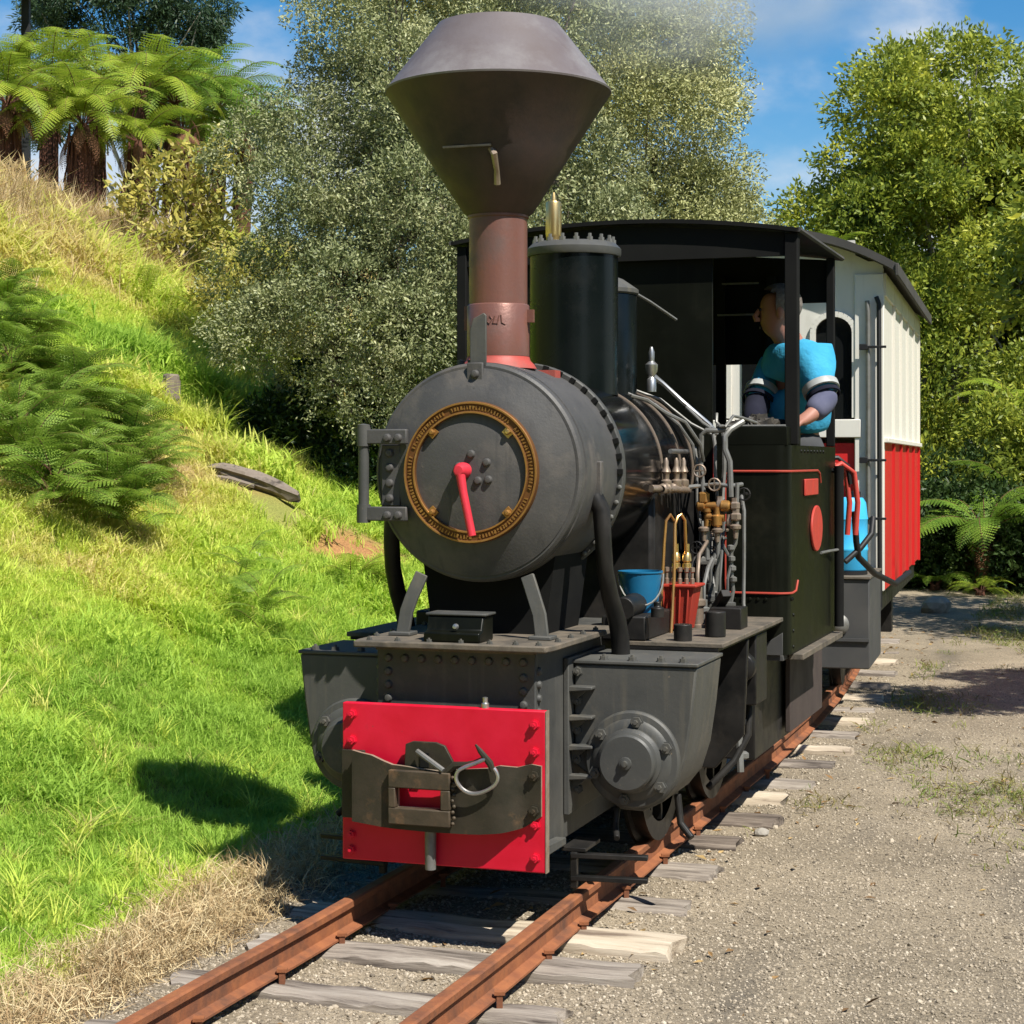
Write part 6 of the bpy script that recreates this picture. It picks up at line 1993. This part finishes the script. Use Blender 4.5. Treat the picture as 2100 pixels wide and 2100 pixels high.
def fern(name, label, x, y, trunk_h, trunk_r, nf, key, sc, seed, group=None, dead=0, lean=(0, 0), cat='fern'):
    rng = random.Random(seed)
    root = empty(name, (x, y, gz(x, y)))
    tag(root, label, cat, group)
    top = Vector((lean[0], lean[1], trunk_h))
    if trunk_r > 0:
        mb = MB()
        pts = [Vector((0, 0, -0.2)).lerp(top, t) for t in (0, .2, .5, .8, 1)]
        mb.tube(pts, [trunk_r * f for f in (1.25, 1.1, 1.0, .92, .42)], 14)
        for k in range(46):                      # hanging old stalks round the trunk
            a = rng.uniform(0, 6.28)
            z1 = rng.uniform(.35, 1.0) * trunk_h
            z0 = max(-.05, z1 - rng.uniform(.2, .5))
            r1, r0 = trunk_r * rng.uniform(.9, 1.1), trunk_r * rng.uniform(1.0, 1.35)
            mb.tube([top * (z1 / trunk_h) + Vector((r1 * math.cos(a), r1 * math.sin(a), 0)) - Vector((0, 0, 0)), Vector((r0 * math.cos(a + .1), r0 * math.sin(a + .1), z0)) + Vector((lean[0], lean[1], 0)) * (z0 / max(trunk_h, .01))], .012, 4)
        mb.build('trunk', M['fernbark'], root)
    for k in range(nf):
        a = 2 * math.pi * (k * 0.381966 + rng.uniform(-.03, .03))
        me = FR[key][k % len(FR[key])]
        s_ = sc * rng.uniform(.82, 1.1)
        tilt = rng.uniform(-.22, .28) + (0.35 if k % 3 == 0 else 0)
        roll = rng.uniform(-.45, .45) if key == 'bracken' else rng.uniform(-.25, .25)
        lift = rng.uniform(-.10, .12) if key == 'bracken' else 0
        o = link_mesh('frond', me, root, top + Vector((.03 * math.cos(a), .03 * math.sin(a), lift)), Euler((roll, tilt, a)), (s_, s_ * rng.uniform(.8, 1.15), s_))
    for k in range(dead):
        a = 2 * math.pi * (k / max(dead, 1)) + rng.uniform(-.2, .2)
        o = link_mesh('dead_frond', FR['dead'][k % 2], root, top + Vector((0, 0, -.05)), Euler((0, .5 + rng.uniform(-.2, .3), a)), (sc * .8,) * 3)
        o['label'] = 'brown dead hanging frond'
    return root


tf = 'tree ferns on top of the grass bank'
for i, (lab, x, y, th, tr, nf, key, sc, dead, lean) in enumerate((
        ('largest tree fern on the bank top with thick red brown trunk', -4.57, 19.60, 1.02, 0.15, 26, 'frond', 0.80, 8, (.03, 0)),
        ('tree fern at the left photo edge with pale hanging stalks', -5.31, 19.40, 1.10, 0.11, 24, 'frond', 0.78, 10, (.03, 0)),
        ('tree fern with slanting trunk behind the largest one', -4.39, 21.00, 1.68, 0.10, 20, 'frond', 0.92, 2, (.22, .08)),
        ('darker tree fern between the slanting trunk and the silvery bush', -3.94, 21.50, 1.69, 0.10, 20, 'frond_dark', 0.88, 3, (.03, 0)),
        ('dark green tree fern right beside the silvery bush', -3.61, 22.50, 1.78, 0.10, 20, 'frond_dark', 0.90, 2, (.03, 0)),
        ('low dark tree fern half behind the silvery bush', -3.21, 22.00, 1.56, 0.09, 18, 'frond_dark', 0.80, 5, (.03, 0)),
        ('tree fern in the back row under the gum tree', -5.58, 22.30, 1.74, 0.11, 20, 'frond', 0.98, 2, (.03, 0)),
        ('bright tree fern in the back row above the largest one', -5.21, 23.20, 2.04, 0.11, 20, 'frond', 0.98, 0, (.03, 0)),
        ('highest tree fern of the back row below the sky gap', -4.66, 23.60, 2.11, 0.11, 20, 'frond', 0.95, 0, (.03, 0)),
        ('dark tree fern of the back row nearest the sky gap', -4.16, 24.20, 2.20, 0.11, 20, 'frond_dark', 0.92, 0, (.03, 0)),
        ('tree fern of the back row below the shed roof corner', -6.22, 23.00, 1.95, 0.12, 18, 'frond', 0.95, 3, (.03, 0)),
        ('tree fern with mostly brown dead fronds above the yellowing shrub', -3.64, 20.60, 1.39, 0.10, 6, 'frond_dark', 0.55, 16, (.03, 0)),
        ('young tree fern in front of the slanting trunk', -4.04, 19.90, 1.12, 0.09, 14, 'frond', 0.62, 5, (.03, 0)))):
    fern('tree_fern', lab, x, y, th, tr, nf, key, sc, 101 + i, tf, dead, lean, 'tree fern')
fern('fern', 'low fern with drooping dead brown fronds on the upper bank', -3.22, 16.3, .14, .10, 5, 'frond', .45, 107, None, 14)
fern('fern', 'small bright green fern beside the door hinge on the bank', -0.98, 11.3, .03, .03, 9, 'frond', .34, 108)
# right hand ferns
rf = 'tree ferns on the right of the path'
fern('tree_fern', 'shaded tree fern right of the carriage with wide arching fronds', 5.15, 20.2, .62, .09, 20, 'frond_dark', .84, 111, rf, 3, (0, 0), 'tree fern')
fern('tree_fern', 'tree fern at the right photo edge', 5.75, 20.8, .85, .09, 20, 'frond_dark', .86, 112, rf, 4, (0, 0), 'tree fern')
fern('tree_fern', 'bright tree fern crown high on the right photo edge', 6.25, 22.8, 2.05, .11, 18, 'frond', .80, 113, rf, 2, (0, 0), 'tree fern')
fern('tree_fern', 'bright fern crown peeping over the cab roof', 3.55, 21.5, 3.55, .10, 14, 'frond', .62, 114, rf, 0, (0, 0), 'tree fern')
fern('fern', 'low fern at the ground right of the carriage wheels', 4.65, 20.4, .05, .04, 14, 'frond_dark', .45, 115)
fern('fern', 'low pale fern on the ground beside the path in the shade', 4.95, 19.6, .05, .04, 14, 'frond', .36, 116)

# bracken on the bank, plant by plant
bk = 'bracken plants on the grass bank'
BR = [(-1.42, 9.9, 'small bracken plant standing apart between patch and smokebox'), (-1.28, 9.5, 'small dark bracken plant low in the grass beside the left cylinder'),
      (-2.38, 9.62, 'front bracken plant at the bottom of the patch'),
      (-2.2, 10.06, 'bracken plant at the bottom of the patch, second from the bank foot'),
      (-2.06, 10.06, 'bracken plant at the lower right corner of the patch'),
      (-2.58, 9.98, 'bracken plant near the photo edge in the lower patch'),
      (-2.48, 10.62, 'bracken plant in the middle of the lower patch'),
      (-2.28, 10.98, 'bracken plant right of the middle of the patch'),
      (-2.2, 11.38, 'rightmost bracken plant of the patch, nearest the log'),
      (-2.9, 10.86, 'bracken plant near the photo edge halfway up the patch'),
      (-2.75, 11.12, 'bracken plant in the very centre of the patch'),
      (-2.55, 11.36, 'bracken plant upper right of the patch centre'),
      (-2.36, 11.56, 'bracken plant on the upper right rim of the patch'),
      (-3.15, 11.64, 'bracken plant at the photo edge in the upper patch'),
      (-3.01, 11.9, 'bracken plant on the upper rim, second from the photo edge'),
      (-2.78, 11.76, 'bracken plant on the upper rim, third from the photo edge'),
      (-3.35, 12.26, 'bracken plant below the topmost one at the photo edge'),
      (-3.22, 12.42, 'bracken plant right beside the one below the topmost'),
      (-3.65, 13.42, 'topmost bracken plant at the photo edge below the dry grass'),
      (-2.72, 10.2, 'bracken plant behind the front edge of the patch at the photo edge'),
      (-2.62, 10.75, 'bracken plant left of the patch centre'),
      (-2.4, 10.3, 'bracken plant between the bottom corner and the patch centre')]
for i, (x, y, lab) in enumerate(BR):
    fern('bracken', lab, x, y, .22, 0, 24 if i > 1 else 9, 'bracken', (.50 if i > 1 else .36) + .06 * (i % 4), 130 + i, bk, 0, (0, 0), 'bracken')

# stump, log and stones on the bank
x, y = -2.54, 13.76
st = MB()
st.lathe([(0, -.1), (.085, -.1), (.075, .05), (.066, .16), (.060, .235), (.045, .25), (0, .245)], (0, 0, 0), (0.06, 0, 1), 18)
for k in range(7):
    a = k * .9
    st.bar((.07 * math.cos(a), .07 * math.sin(a), -.05), (.058 * math.cos(a) + .012, .058 * math.sin(a), .20 + .05 * (k % 2)), .022, .02)
o = st.build('tree_stump', M['deadwood'], None)
o.location = (x, y, gz(x, y))
tag(o, 'short grey weathered tree stump standing in the grass of the bank', 'stump')
x, y = -1.72, 12.3
lg = MB()
rl = random.Random(77)
spine = [(-.26, .02, .125), (-.20, .015, .110), (-.12, 0, .085), (-.04, -.005, .062), (.04, 0, .035), (.12, 0, .005), (.20, -.01, -.03), (.28, -.01, -.068)]
groove = [rl.uniform(.70, 1.15) for _ in range(15)]
vs, fs = [], []
for i, p in enumerate(spine):
    r = (.028, .050, .060, .066, .070, .070, .062, .048)[i]
    for k in range(15):
        a_ = 2 * math.pi * k / 15
        q = r * groove[k] * rl.uniform(.86, 1.12)
        vs.append((p[0] + (rl.uniform(-.05, .05) if i in (0, 7) else 0), p[1] + q * math.cos(a_), p[2] + q * math.sin(a_) * .85))
for i in range(7):
    for k in range(15):
        fs.append((i * 15 + k, i * 15 + (k + 1) % 15, i * 15 + 15 + (k + 1) % 15, i * 15 + 15 + k))
fs += [tuple(range(14, -1, -1)), tuple(105 + k for k in range(15))]
lg.add(vs, fs)
lg.tube([(-.30, -.045, .075), (-.14, -.055, .045), (.02, -.07, .0)], [.008, .022, .016], 6)
o = lg.build('log', M['deadwood'], None, angle=25)
o.location = (x, y, gz(x, y) + .02)
tag(o, 'grey broken log lying down the bank beside the smokebox', 'log')


def rock(r, seed, mat='stone', sc=(1, 1, .7)):
    rng = random.Random(seed)
    bm = bmesh.new()
    bmesh.ops.create_icosphere(bm, subdivisions=2, radius=r)
    ax = [Vector((rng.uniform(-1, 1), rng.uniform(-1, 1), rng.uniform(-1, 1))).normalized() for _ in range(9)]
    for v in bm.verts:
        d = v.co.normalized()
        k = 1.0
        for a in ax:
            k = min(k, .72 / max(.55, d.dot(a)) if d.dot(a) > .55 else 1.0)
        v.co = Vector((d.x * sc[0], d.y * sc[1], d.z * sc[2])) * r * k * rng.uniform(.95, 1.03)
    me = bpy.data.meshes.new('stone')
    bm.to_mesh(me)
    bm.free()
    me.materials.append(M[mat])
    return me


for i, (x, y, r, lab) in enumerate(((3.98, 17.4, .16, 'pale stone beside the track right of the carriage end'), (-2.72, 12.6, .07, 'pale stone in the grass above the bracken'), (-1.52, 10.9, .06, 'pale stone in the worn track down the bank'),
                                    (0.95, 7.05, .032, 'small pale stone beside the sleeper behind the cylinder'), (-2.0, 13.0, .07, 'stone at the edge of the worn earth patch'))):
    o = link_mesh('stone', rock(r, 300 + i), None, (x, y, gz(x, y) + r * .3), (0, 0, i * 1.3))
    tag(o, lab, 'stone')

# shed corner at the upper left
x, y = -6.62, 22.5
shed = empty('shed', (x, y, gz(x, y)))
SH = 0.98
tag(shed, 'corner of a dark open shed roof with a post at the top left photo edge', 'shed')
MB().box(-2.6, .42, -.5, 2.2, 2.34 + SH, 2.42 + SH).build('roof', M['shed'], shed)
MB().box(-2.6, .40, -.48, -.44, 2.22 + SH, 2.345 + SH).build('fascia', M['shed'], shed)
for px_, py_ in ((.20, -.3), (-2.4, -.3), (.20, 2.0), (-2.4, 2.0)):
    MB().box(px_ - .05, px_ + .05, py_ - .05, py_ + .05, -.3, 2.34 + SH).build('post', M['shed'], shed)


# ------------------------------------------------------------------ ground cover: grass, straw, gravel, litter
def blade_clump(nb, h, w, spread, curl, seed, mat):
    rng = random.Random(seed)
    vs, fs = [], []
    for k in range(nb):
        a = rng.uniform(0, 6.283)
        r = spread * math.sqrt(rng.random())
        bx, by = r * math.cos(rng.uniform(0, 6.283)), r * math.sin(rng.uniform(0, 6.283))
        hh = h * rng.uniform(.55, 1.15)
        ww = w * rng.uniform(.7, 1.2)
        c = curl * rng.uniform(.3, 1.2)
        o = len(vs)
        sx_, sy_ = -math.sin(a), math.cos(a)
        for t, wf in ((0, .8), (.4, 1.0), (.75, .7)):
            d = c * hh * t * t
            z = hh * t * (1 - .25 * c * t)
            for sg in (-1, 1):
                vs.append((bx + math.cos(a) * d + sx_ * ww * .5 * wf * sg, by + math.sin(a) * d + sy_ * ww * .5 * wf * sg, z))
        vs.append((bx + math.cos(a) * c * hh, by + math.sin(a) * c * hh, hh * (1 - .25 * c)))
        fs += [(o, o + 1, o + 3, o + 2), (o + 2, o + 3, o + 5, o + 4), (o + 4, o + 5, o + 6)]
    me = bpy.data.meshes.new('blade_clump')
    me.from_pydata(vs, [], fs)
    me.materials.append(mat)
    return me


def scatter(name, label, meshes, P, yaw, sc, tint, tilt=None):
    """one object whose geometry nodes set a small mesh on each point"""
    n = len(P)
    me = bpy.data.meshes.new(name)
    me.vertices.add(n)
    me.vertices.foreach_set('co', np.asarray(P, np.float32).ravel())
    rot = np.zeros((n, 3), np.float32)
    if tilt is not None:
        rot[:, 0], rot[:, 1] = tilt[:, 0], tilt[:, 1]
    rot[:, 2] = yaw
    a = me.attributes.new('rot', 'FLOAT_VECTOR', 'POINT')
    a.data.foreach_set('vector', rot.ravel())
    for nm, val in (('size', sc), ('tint', tint)):
        a = me.attributes.new(nm, 'FLOAT', 'POINT')
        a.data.foreach_set('value', np.asarray(val, np.float32))
    a = me.attributes.new('pick', 'INT', 'POINT')
    a.data.foreach_set('value', RNG.integers(0, len(meshes), n).astype(np.int32))
    o = bpy.data.objects.new(name, me)
    COL.objects.link(o)
    col = bpy.data.collections.new(name + '_pieces')
    for i, m in enumerate(meshes):
        col.objects.link(bpy.data.objects.new('%s_piece' % name, m))
    ng = bpy.data.node_groups.new(name + '_scatter', 'GeometryNodeTree')
    ng.interface.new_socket('Geometry', in_out='INPUT', socket_type='NodeSocketGeometry')
    ng.interface.new_socket('Geometry', in_out='OUTPUT', socket_type='NodeSocketGeometry')
    gi, go = ng.nodes.new('NodeGroupInput'), ng.nodes.new('NodeGroupOutput')
    ci = ng.nodes.new('GeometryNodeCollectionInfo')
    ci.inputs['Collection'].default_value = col
    ci.inputs['Separate Children'].default_value = True
    ci.inputs['Reset Children'].default_value = True
    ip = ng.nodes.new('GeometryNodeInstanceOnPoints')
    ip.inputs['Pick Instance'].default_value = True

    def attr(nm, ty):
        k = ng.nodes.new('GeometryNodeInputNamedAttribute')
        k.data_type = ty
        k.inputs['Name'].default_value = nm
        return k.outputs['Attribute']
    er = ng.nodes.new('FunctionNodeEulerToRotation')
    ng.links.new(attr('rot', 'FLOAT_VECTOR'), er.inputs[0])
    ng.links.new(gi.outputs[0], ip.inputs['Points'])
    ng.links.new(ci.outputs[0], ip.inputs['Instance'])
    ng.links.new(attr('pick', 'INT'), ip.inputs['Instance Index'])
    ng.links.new(er.outputs[0], ip.inputs['Rotation'])
    ng.links.new(attr('size', 'FLOAT'), ip.inputs['Scale'])
    ng.links.new(ip.outputs[0], go.inputs[0])
    md = o.modifiers.new('scatter', 'NODES')
    md.node_group = ng
    tag(o, label, None, None, 'stuff')
    return o


def sample_uv(n, u0, u1, v0, v1):
    return RNG.uniform(u0, u1, n), RNG.uniform(v0, v1, n)


def in_view(x, y, z, m=0.16):
    """keep what the photograph's view and a step to either side can see"""
    sxx, szz = x / np.maximum(y, .1), (z - 1.3) / np.maximum(y, .1)
    return (y > 2.6) & (np.abs(sxx) < .276 + m + .8 / np.maximum(y, 1)) & (szz > -.36) & (szz < .32)


CLEAR = [(-2.54, 13.76, .16), (-2.54, 13.5, .2), (-1.72, 12.3, .26), (-1.90, 12.35, .2), (-1.52, 12.2, .22), (-1.70, 12.05, .24), (-1.55, 11.9, .2), (-1.02, 12.1, .16), (-1.2, 12.2, .13), (-2.72, 12.6, .12), (-1.52, 10.9, .12), (-2.0, 13.0, .14)]

# grass on the bank: denser and smaller clumps near the camera
def grass_field(n, u0, u1, v0, v1):
    u, v = sample_uv(n, u0, u1, v0, v1)
    x, y = to_world(u, v)
    z = ground_z(u, v)
    ub = u - bend(v)
    k = in_view(x, y, z)
    m = ground_mask(u, v)
    bare = bare_mask(u, v)
    k &= RNG.random(n) < m * (1 - .97 * np.clip(bare * 1.5, 0, 1)) * np.clip(9.0 / y, .25, 1.4)
    return u[k], v[k], x[k], y[k], z[k]


u, v, x, y, z = grass_field(270000, -11.5, -.72, -2.5, 21)
edge = np.clip((-u - .72) / .55, 0, 1)
pn = fbm(u * .9, v * .9, 41)
pn2 = fbm(u * 3.1, v * 3.1, 43)
green = .40 + .75 * (pn - .5) * 2 * .8 + (pn2 - .5) * .5 + .20
dry_top = 1 / (1 + np.exp(-(-u - 7.0) / .25))                      # tall dry grass at the crest
worn = np.exp(-((u + 4.3 + .25 * (v - 7)) / .8) ** 2) * (v > 3) * .28
lush = np.exp(-((u + 1.9) / .8) ** 2) * .25
tint = np.clip(green + lush - worn - .55 * (1 - edge) - .52 * dry_top + RNG.normal(0, .10, len(u)), 0.02, .98)
size = RNG.uniform(.7, 1.25, len(u)) * (.62 + .5 * edge) * (1 + .55 * dry_top) * np.clip(y / 9, .8, 1.7) * (.7 + .6 * pn2) * (1 + .9 * np.clip((fbm(u * 2.0, v * 2.0, 47) - .56) / .1, 0, 1) * edge)
clumps = [blade_clump(24, .054, .0040, .054, c, 200 + i, M['grass']) for i, c in enumerate((1.0, 1.5, .8, 1.3))]
for cx, cy, cr in CLEAR:
    kk = (x - cx) ** 2 + (y - cy) ** 2 > cr * cr
    u, v, x, y, z, size, tint = u[kk], v[kk], x[kk], y[kk], z[kk], size[kk], tint[kk]
scatter('grass', 'bright green grass covering the bank beside the track', clumps, np.column_stack([x, y, z - .006]), RNG.uniform(0, 6.28, len(u)), size, tint,
        RNG.normal(0, .16, (len(u), 2)))

# scattered longer tufts
u, v, x, y, z = grass_field(14000, -7.0, -1.1, -2.0, 12)
k = RNG.random(len(u)) < .5 * np.clip((fbm(u * 1.7, v * 1.7, 48) - .45) / .12, 0, 1)
u, v, x, y, z = u[k], v[k], x[k], y[k], z[k]
n = len(u)
tuft = [blade_clump(20, .15, .005, .035, c, 260 + i, M['grass']) for i, c in enumerate((.9, 1.2))]
scatter('grass_tufts', 'longer arching grass tufts scattered over the bank', tuft, np.column_stack([x, y, z - .006]), RNG.uniform(0, 6.28, n), RNG.uniform(.5, 1.1, n), np.clip(RNG.normal(.55, .18, n), 0, 1), RNG.normal(0, .15, (n, 2)))

# straw along the left side of the track
u, v = sample_uv(34000, -1.75, -.60, -2.4, 4.5)
ub = u - bend(v)
d_ = np.exp(-((u + .80 + .06 * np.sin(v * 2)) / .17) ** 2)
k = RNG.random(len(u)) < d_ * (.35 + .9 * fbm(u * 4, v * 4, 51))
u, v = u[k], v[k]
x, y = to_world(u, v)
straw = [blade_clump(12, .046, .0024, .05, c, 220 + i, M['straw']) for i, c in enumerate((2.4, 2.9, 2.0))]
n = len(u)
scatter('straw', 'dry straw and dead grass along the foot of the bank', straw, np.column_stack([x, y, ground_z(u, v) + .004]), RNG.uniform(0, 6.28, n), RNG.uniform(.6, 1.3, n), RNG.random(n),
        RNG.normal(0, .5, (n, 2)))
# tall dry stalks at the crest
u, v = sample_uv(14000, -9.2, -6.0, 7, 15)
k = RNG.random(len(u)) < np.exp(-((u + 7.6) / .6) ** 2) * (.2 + fbm(u * 2, v * 2, 53)) * .85
u, v = u[k], v[k]
x, y = to_world(u, v)
n = len(u)
stalk = [blade_clump(8, .42, .006, .06, c, 230 + i, M['straw']) for i, c in enumerate((.35, .6))]
scatter('dry_grass', 'tall dry grass along the top of the bank below the tree ferns', stalk, np.column_stack([x, y, ground_z(u, v)]), RNG.uniform(0, 6.28, n), RNG.uniform(.6, 1.15, n), RNG.random(n),
        RNG.normal(0, .2, (n, 2)))

# weeds along the sleeper ends and grass patches on the right of the path
u, v = sample_uv(60000, .5, 5.2, -.5, 16)
ub = u - bend(v)
w1 = np.exp(-((ub - .80) / .20) ** 2) * np.clip((v - 1.6) / .8, 0, 1) * np.clip(fbm(u * 2.2, v * 1.5, 61) * 3.2 - 1.45, 0, 1) * .9
w2 = np.clip((ub - 1.62 + .12 * (v - 4)) / .5, 0, 1) * np.clip(fbm(u * 1.3, v * 1.3, 63) * 4 - 1.7, 0, 1) * (v > 1.2)
w3 = np.exp(-((v - 3.2) / .75) ** 2) * np.clip((ub - .95) / .3, 0, 1) * (ub < 2.4) * np.clip(fbm(u * 2.6, v * 2.0, 65) * 3.4 - 1.2, 0, 1)
k = RNG.random(len(u)) < np.maximum(np.maximum(w1 * .95, w2 * .34), w3 * .75)
u, v = u[k], v[k]
x, y = to_world(u, v)
n = len(u)
short = [blade_clump(9, .040, .0040, .055, c, 240 + i, M['weed']) for i, c in enumerate((1.4, 2.0))]
scatter('weeds', 'short weeds and thin grass along the sleeper ends and the right of the path', short, np.column_stack([x, y, ground_z(u, v)]), RNG.uniform(0, 6.28, n), RNG.uniform(.6, 1.3, n),
        np.clip(RNG.normal(.45, .3, n), 0, 1), RNG.normal(0, .45, (n, 2)))

# loose gravel on path and ballast
def pebble(seed):
    me = rock(1.0, seed, 'pebble', (1, .85, .6))
    me.name = 'pebble'
    return me


def low_pebble(seed):
    rng = random.Random(seed)
    mb = MB()
    t = (1 + 5 ** .5) / 2
    V = [(-1, t, 0), (1, t, 0), (-1, -t, 0), (1, -t, 0), (0, -1, t), (0, 1, t), (0, -1, -t), (0, 1, -t), (t, 0, -1), (t, 0, 1), (-t, 0, -1), (-t, 0, 1)]
    V = [(a * .53 * rng.uniform(.75, 1.15), b * .45 * rng.uniform(.75, 1.15), c * .36 * rng.uniform(.8, 1.1)) for a, b, c in V]
    F = [(0, 11, 5), (0, 5, 1), (0, 1, 7), (0, 7, 10), (0, 10, 11), (1, 5, 9), (5, 11, 4), (11, 10, 2), (10, 7, 6), (7, 1, 8), (3, 9, 4), (3, 4, 2), (3, 2, 6), (3, 6, 8), (3, 8, 9), (4, 9, 5), (2, 4, 11), (6, 2, 10), (8, 6, 7), (9, 8, 1)]
    mb.add(V, F)
    return mb.mesh('pebble', M['pebble'], smooth=False)


u, v = sample_uv(290000, -1.3, 3.4, -2.2, 8.5)
x, y = to_world(u, v)
z = ground_z(u, v)
ub = u - bend(v)
k = in_view(x, y, z, .06) & (RNG.random(len(u)) < np.clip((5.2 / y) ** 2, .05, 1)) & (ub > -.95 + .2 * RNG.normal(size=len(u)))
u, v, x, y, z = u[k], v[k], x[k], y[k], z[k]
n = len(u)
size = np.exp(RNG.normal(math.log(.0036), .36, n)) * np.where(np.abs(u) < .6, 1.15, 1.0)
scatter('loose_gravel', 'loose gravel on the path and between the sleepers', [low_pebble(400 + i) for i in range(4)], np.column_stack([x, y, z + size * .12]), RNG.uniform(0, 6.28, n), size,
        np.clip(RNG.normal(.50, .24, n), 0, 1), RNG.normal(0, .4, (n, 2)))

# fallen leaves and twigs
def leaf_piece(seed, L=.05, W=.018):
    rng = random.Random(seed)
    me = bpy.data.meshes.new('fallen_leaf')
    b = rng.uniform(.2, .5) * L
    me.from_pydata([(0, 0, 0), (L * .4, W * .5, b * .2), (L, 0, b * .1), (L * .45, -W * .5, b * .35), (L * .4, 0, 0)], [], [(0, 4, 1), (1, 4, 2), (2, 4, 3), (3, 4, 0)])
    me.materials.append(M['litter'])
    return me


u, v = sample_uv(7000, -.9, 4.2, -2, 12)
ub = u - bend(v)
x, y = to_world(u, v)
k = in_view(x, y, ground_z(u, v), .05) & (RNG.random(len(u)) < .05 + .45 * (np.abs(ub) < .9) * (v > 0) * fbm(u * 3, v * 3, 71) + .8 * np.exp(-((v - 3.1) / .8) ** 2) * (ub > .95) * fbm(u * 3, v * 3, 75) + .75 * (ub > 1.7 - .06 * v) * (v > 1) * np.clip(fbm(u * 1.6, v * 1.6, 73) * 2.5 - .9, 0, 1))
u, v, x, y = u[k], v[k], x[k], y[k]
n = len(u)
scatter('leaf_litter', 'fallen brown leaves on the gravel and along the track', [leaf_piece(500 + i) for i in range(4)], np.column_stack([x, y, ground_z(u, v) + .006]), RNG.uniform(0, 6.28, n), RNG.uniform(.5, 1.15, n), RNG.random(n),
        RNG.normal(0, .25, (n, 2)))

# ------------------------------------------------------------------ thin pale smoke drifting back from the chimney
def smoke_mat():
    m = bpy.data.materials.new('chimney_smoke')
    m.use_nodes = True
    nt = m.node_tree
    nt.nodes.clear()
    out = nnode(nt, 'ShaderNodeOutputMaterial')
    pv = nnode(nt, 'ShaderNodeVolumePrincipled', {'Color': (0.93, 0.94, 0.96, 1), 'Anisotropy': 0.2})
    tc = nnode(nt, 'ShaderNodeTexCoord')
    nz = nnode(nt, 'ShaderNodeTexNoise', {'Scale': 2.6, 'Detail': 5, 'Roughness': 0.6})
    nt.links.new(tc.outputs['Object'], nz.inputs['Vector'])
    mr = nnode(nt, 'ShaderNodeMapRange', {'From Min': 0.40, 'From Max': 0.75, 'To Min': 0.0, 'To Max': 1.0})
    nt.links.new(nz.outputs['Fac'], mr.inputs['Value'])
    ln = nnode(nt, 'ShaderNodeVectorMath', operation='LENGTH')
    nt.links.new(tc.outputs['Object'], ln.inputs[0])
    fo = nnode(nt, 'ShaderNodeMapRange', {'From Min': 1.0, 'From Max': 0.25, 'To Min': 0.0, 'To Max': 1.0}, interpolation_type='SMOOTHSTEP')
    nt.links.new(ln.outputs['Value'], fo.inputs['Value'])
    mu = nnode(nt, 'ShaderNodeMath', operation='MULTIPLY')
    nt.links.new(mr.outputs[0], mu.inputs[0])
    nt.links.new(fo.outputs[0], mu.inputs[1])
    ml = nnode(nt, 'ShaderNodeMath', {1: 2.2}, operation='MULTIPLY')
    nt.links.new(mu.outputs[0], ml.inputs[0])
    nt.links.new(ml.outputs[0], pv.inputs['Density'])
    nt.links.new(pv.outputs[0], out.inputs['Volume'])
    return m


sm_o = MB().ball((0, 0, 0), 1.0, 24, 14).build('smoke', smoke_mat())
sm_o.location = (1.0, 7.6, 3.42)
sm_o.scale = (1.15, 1.2, .55)
sm_o.rotation_euler = (0, rad(-10), 0)
tag(sm_o, 'thin pale smoke drifting back from the chimney', None, None, 'stuff')
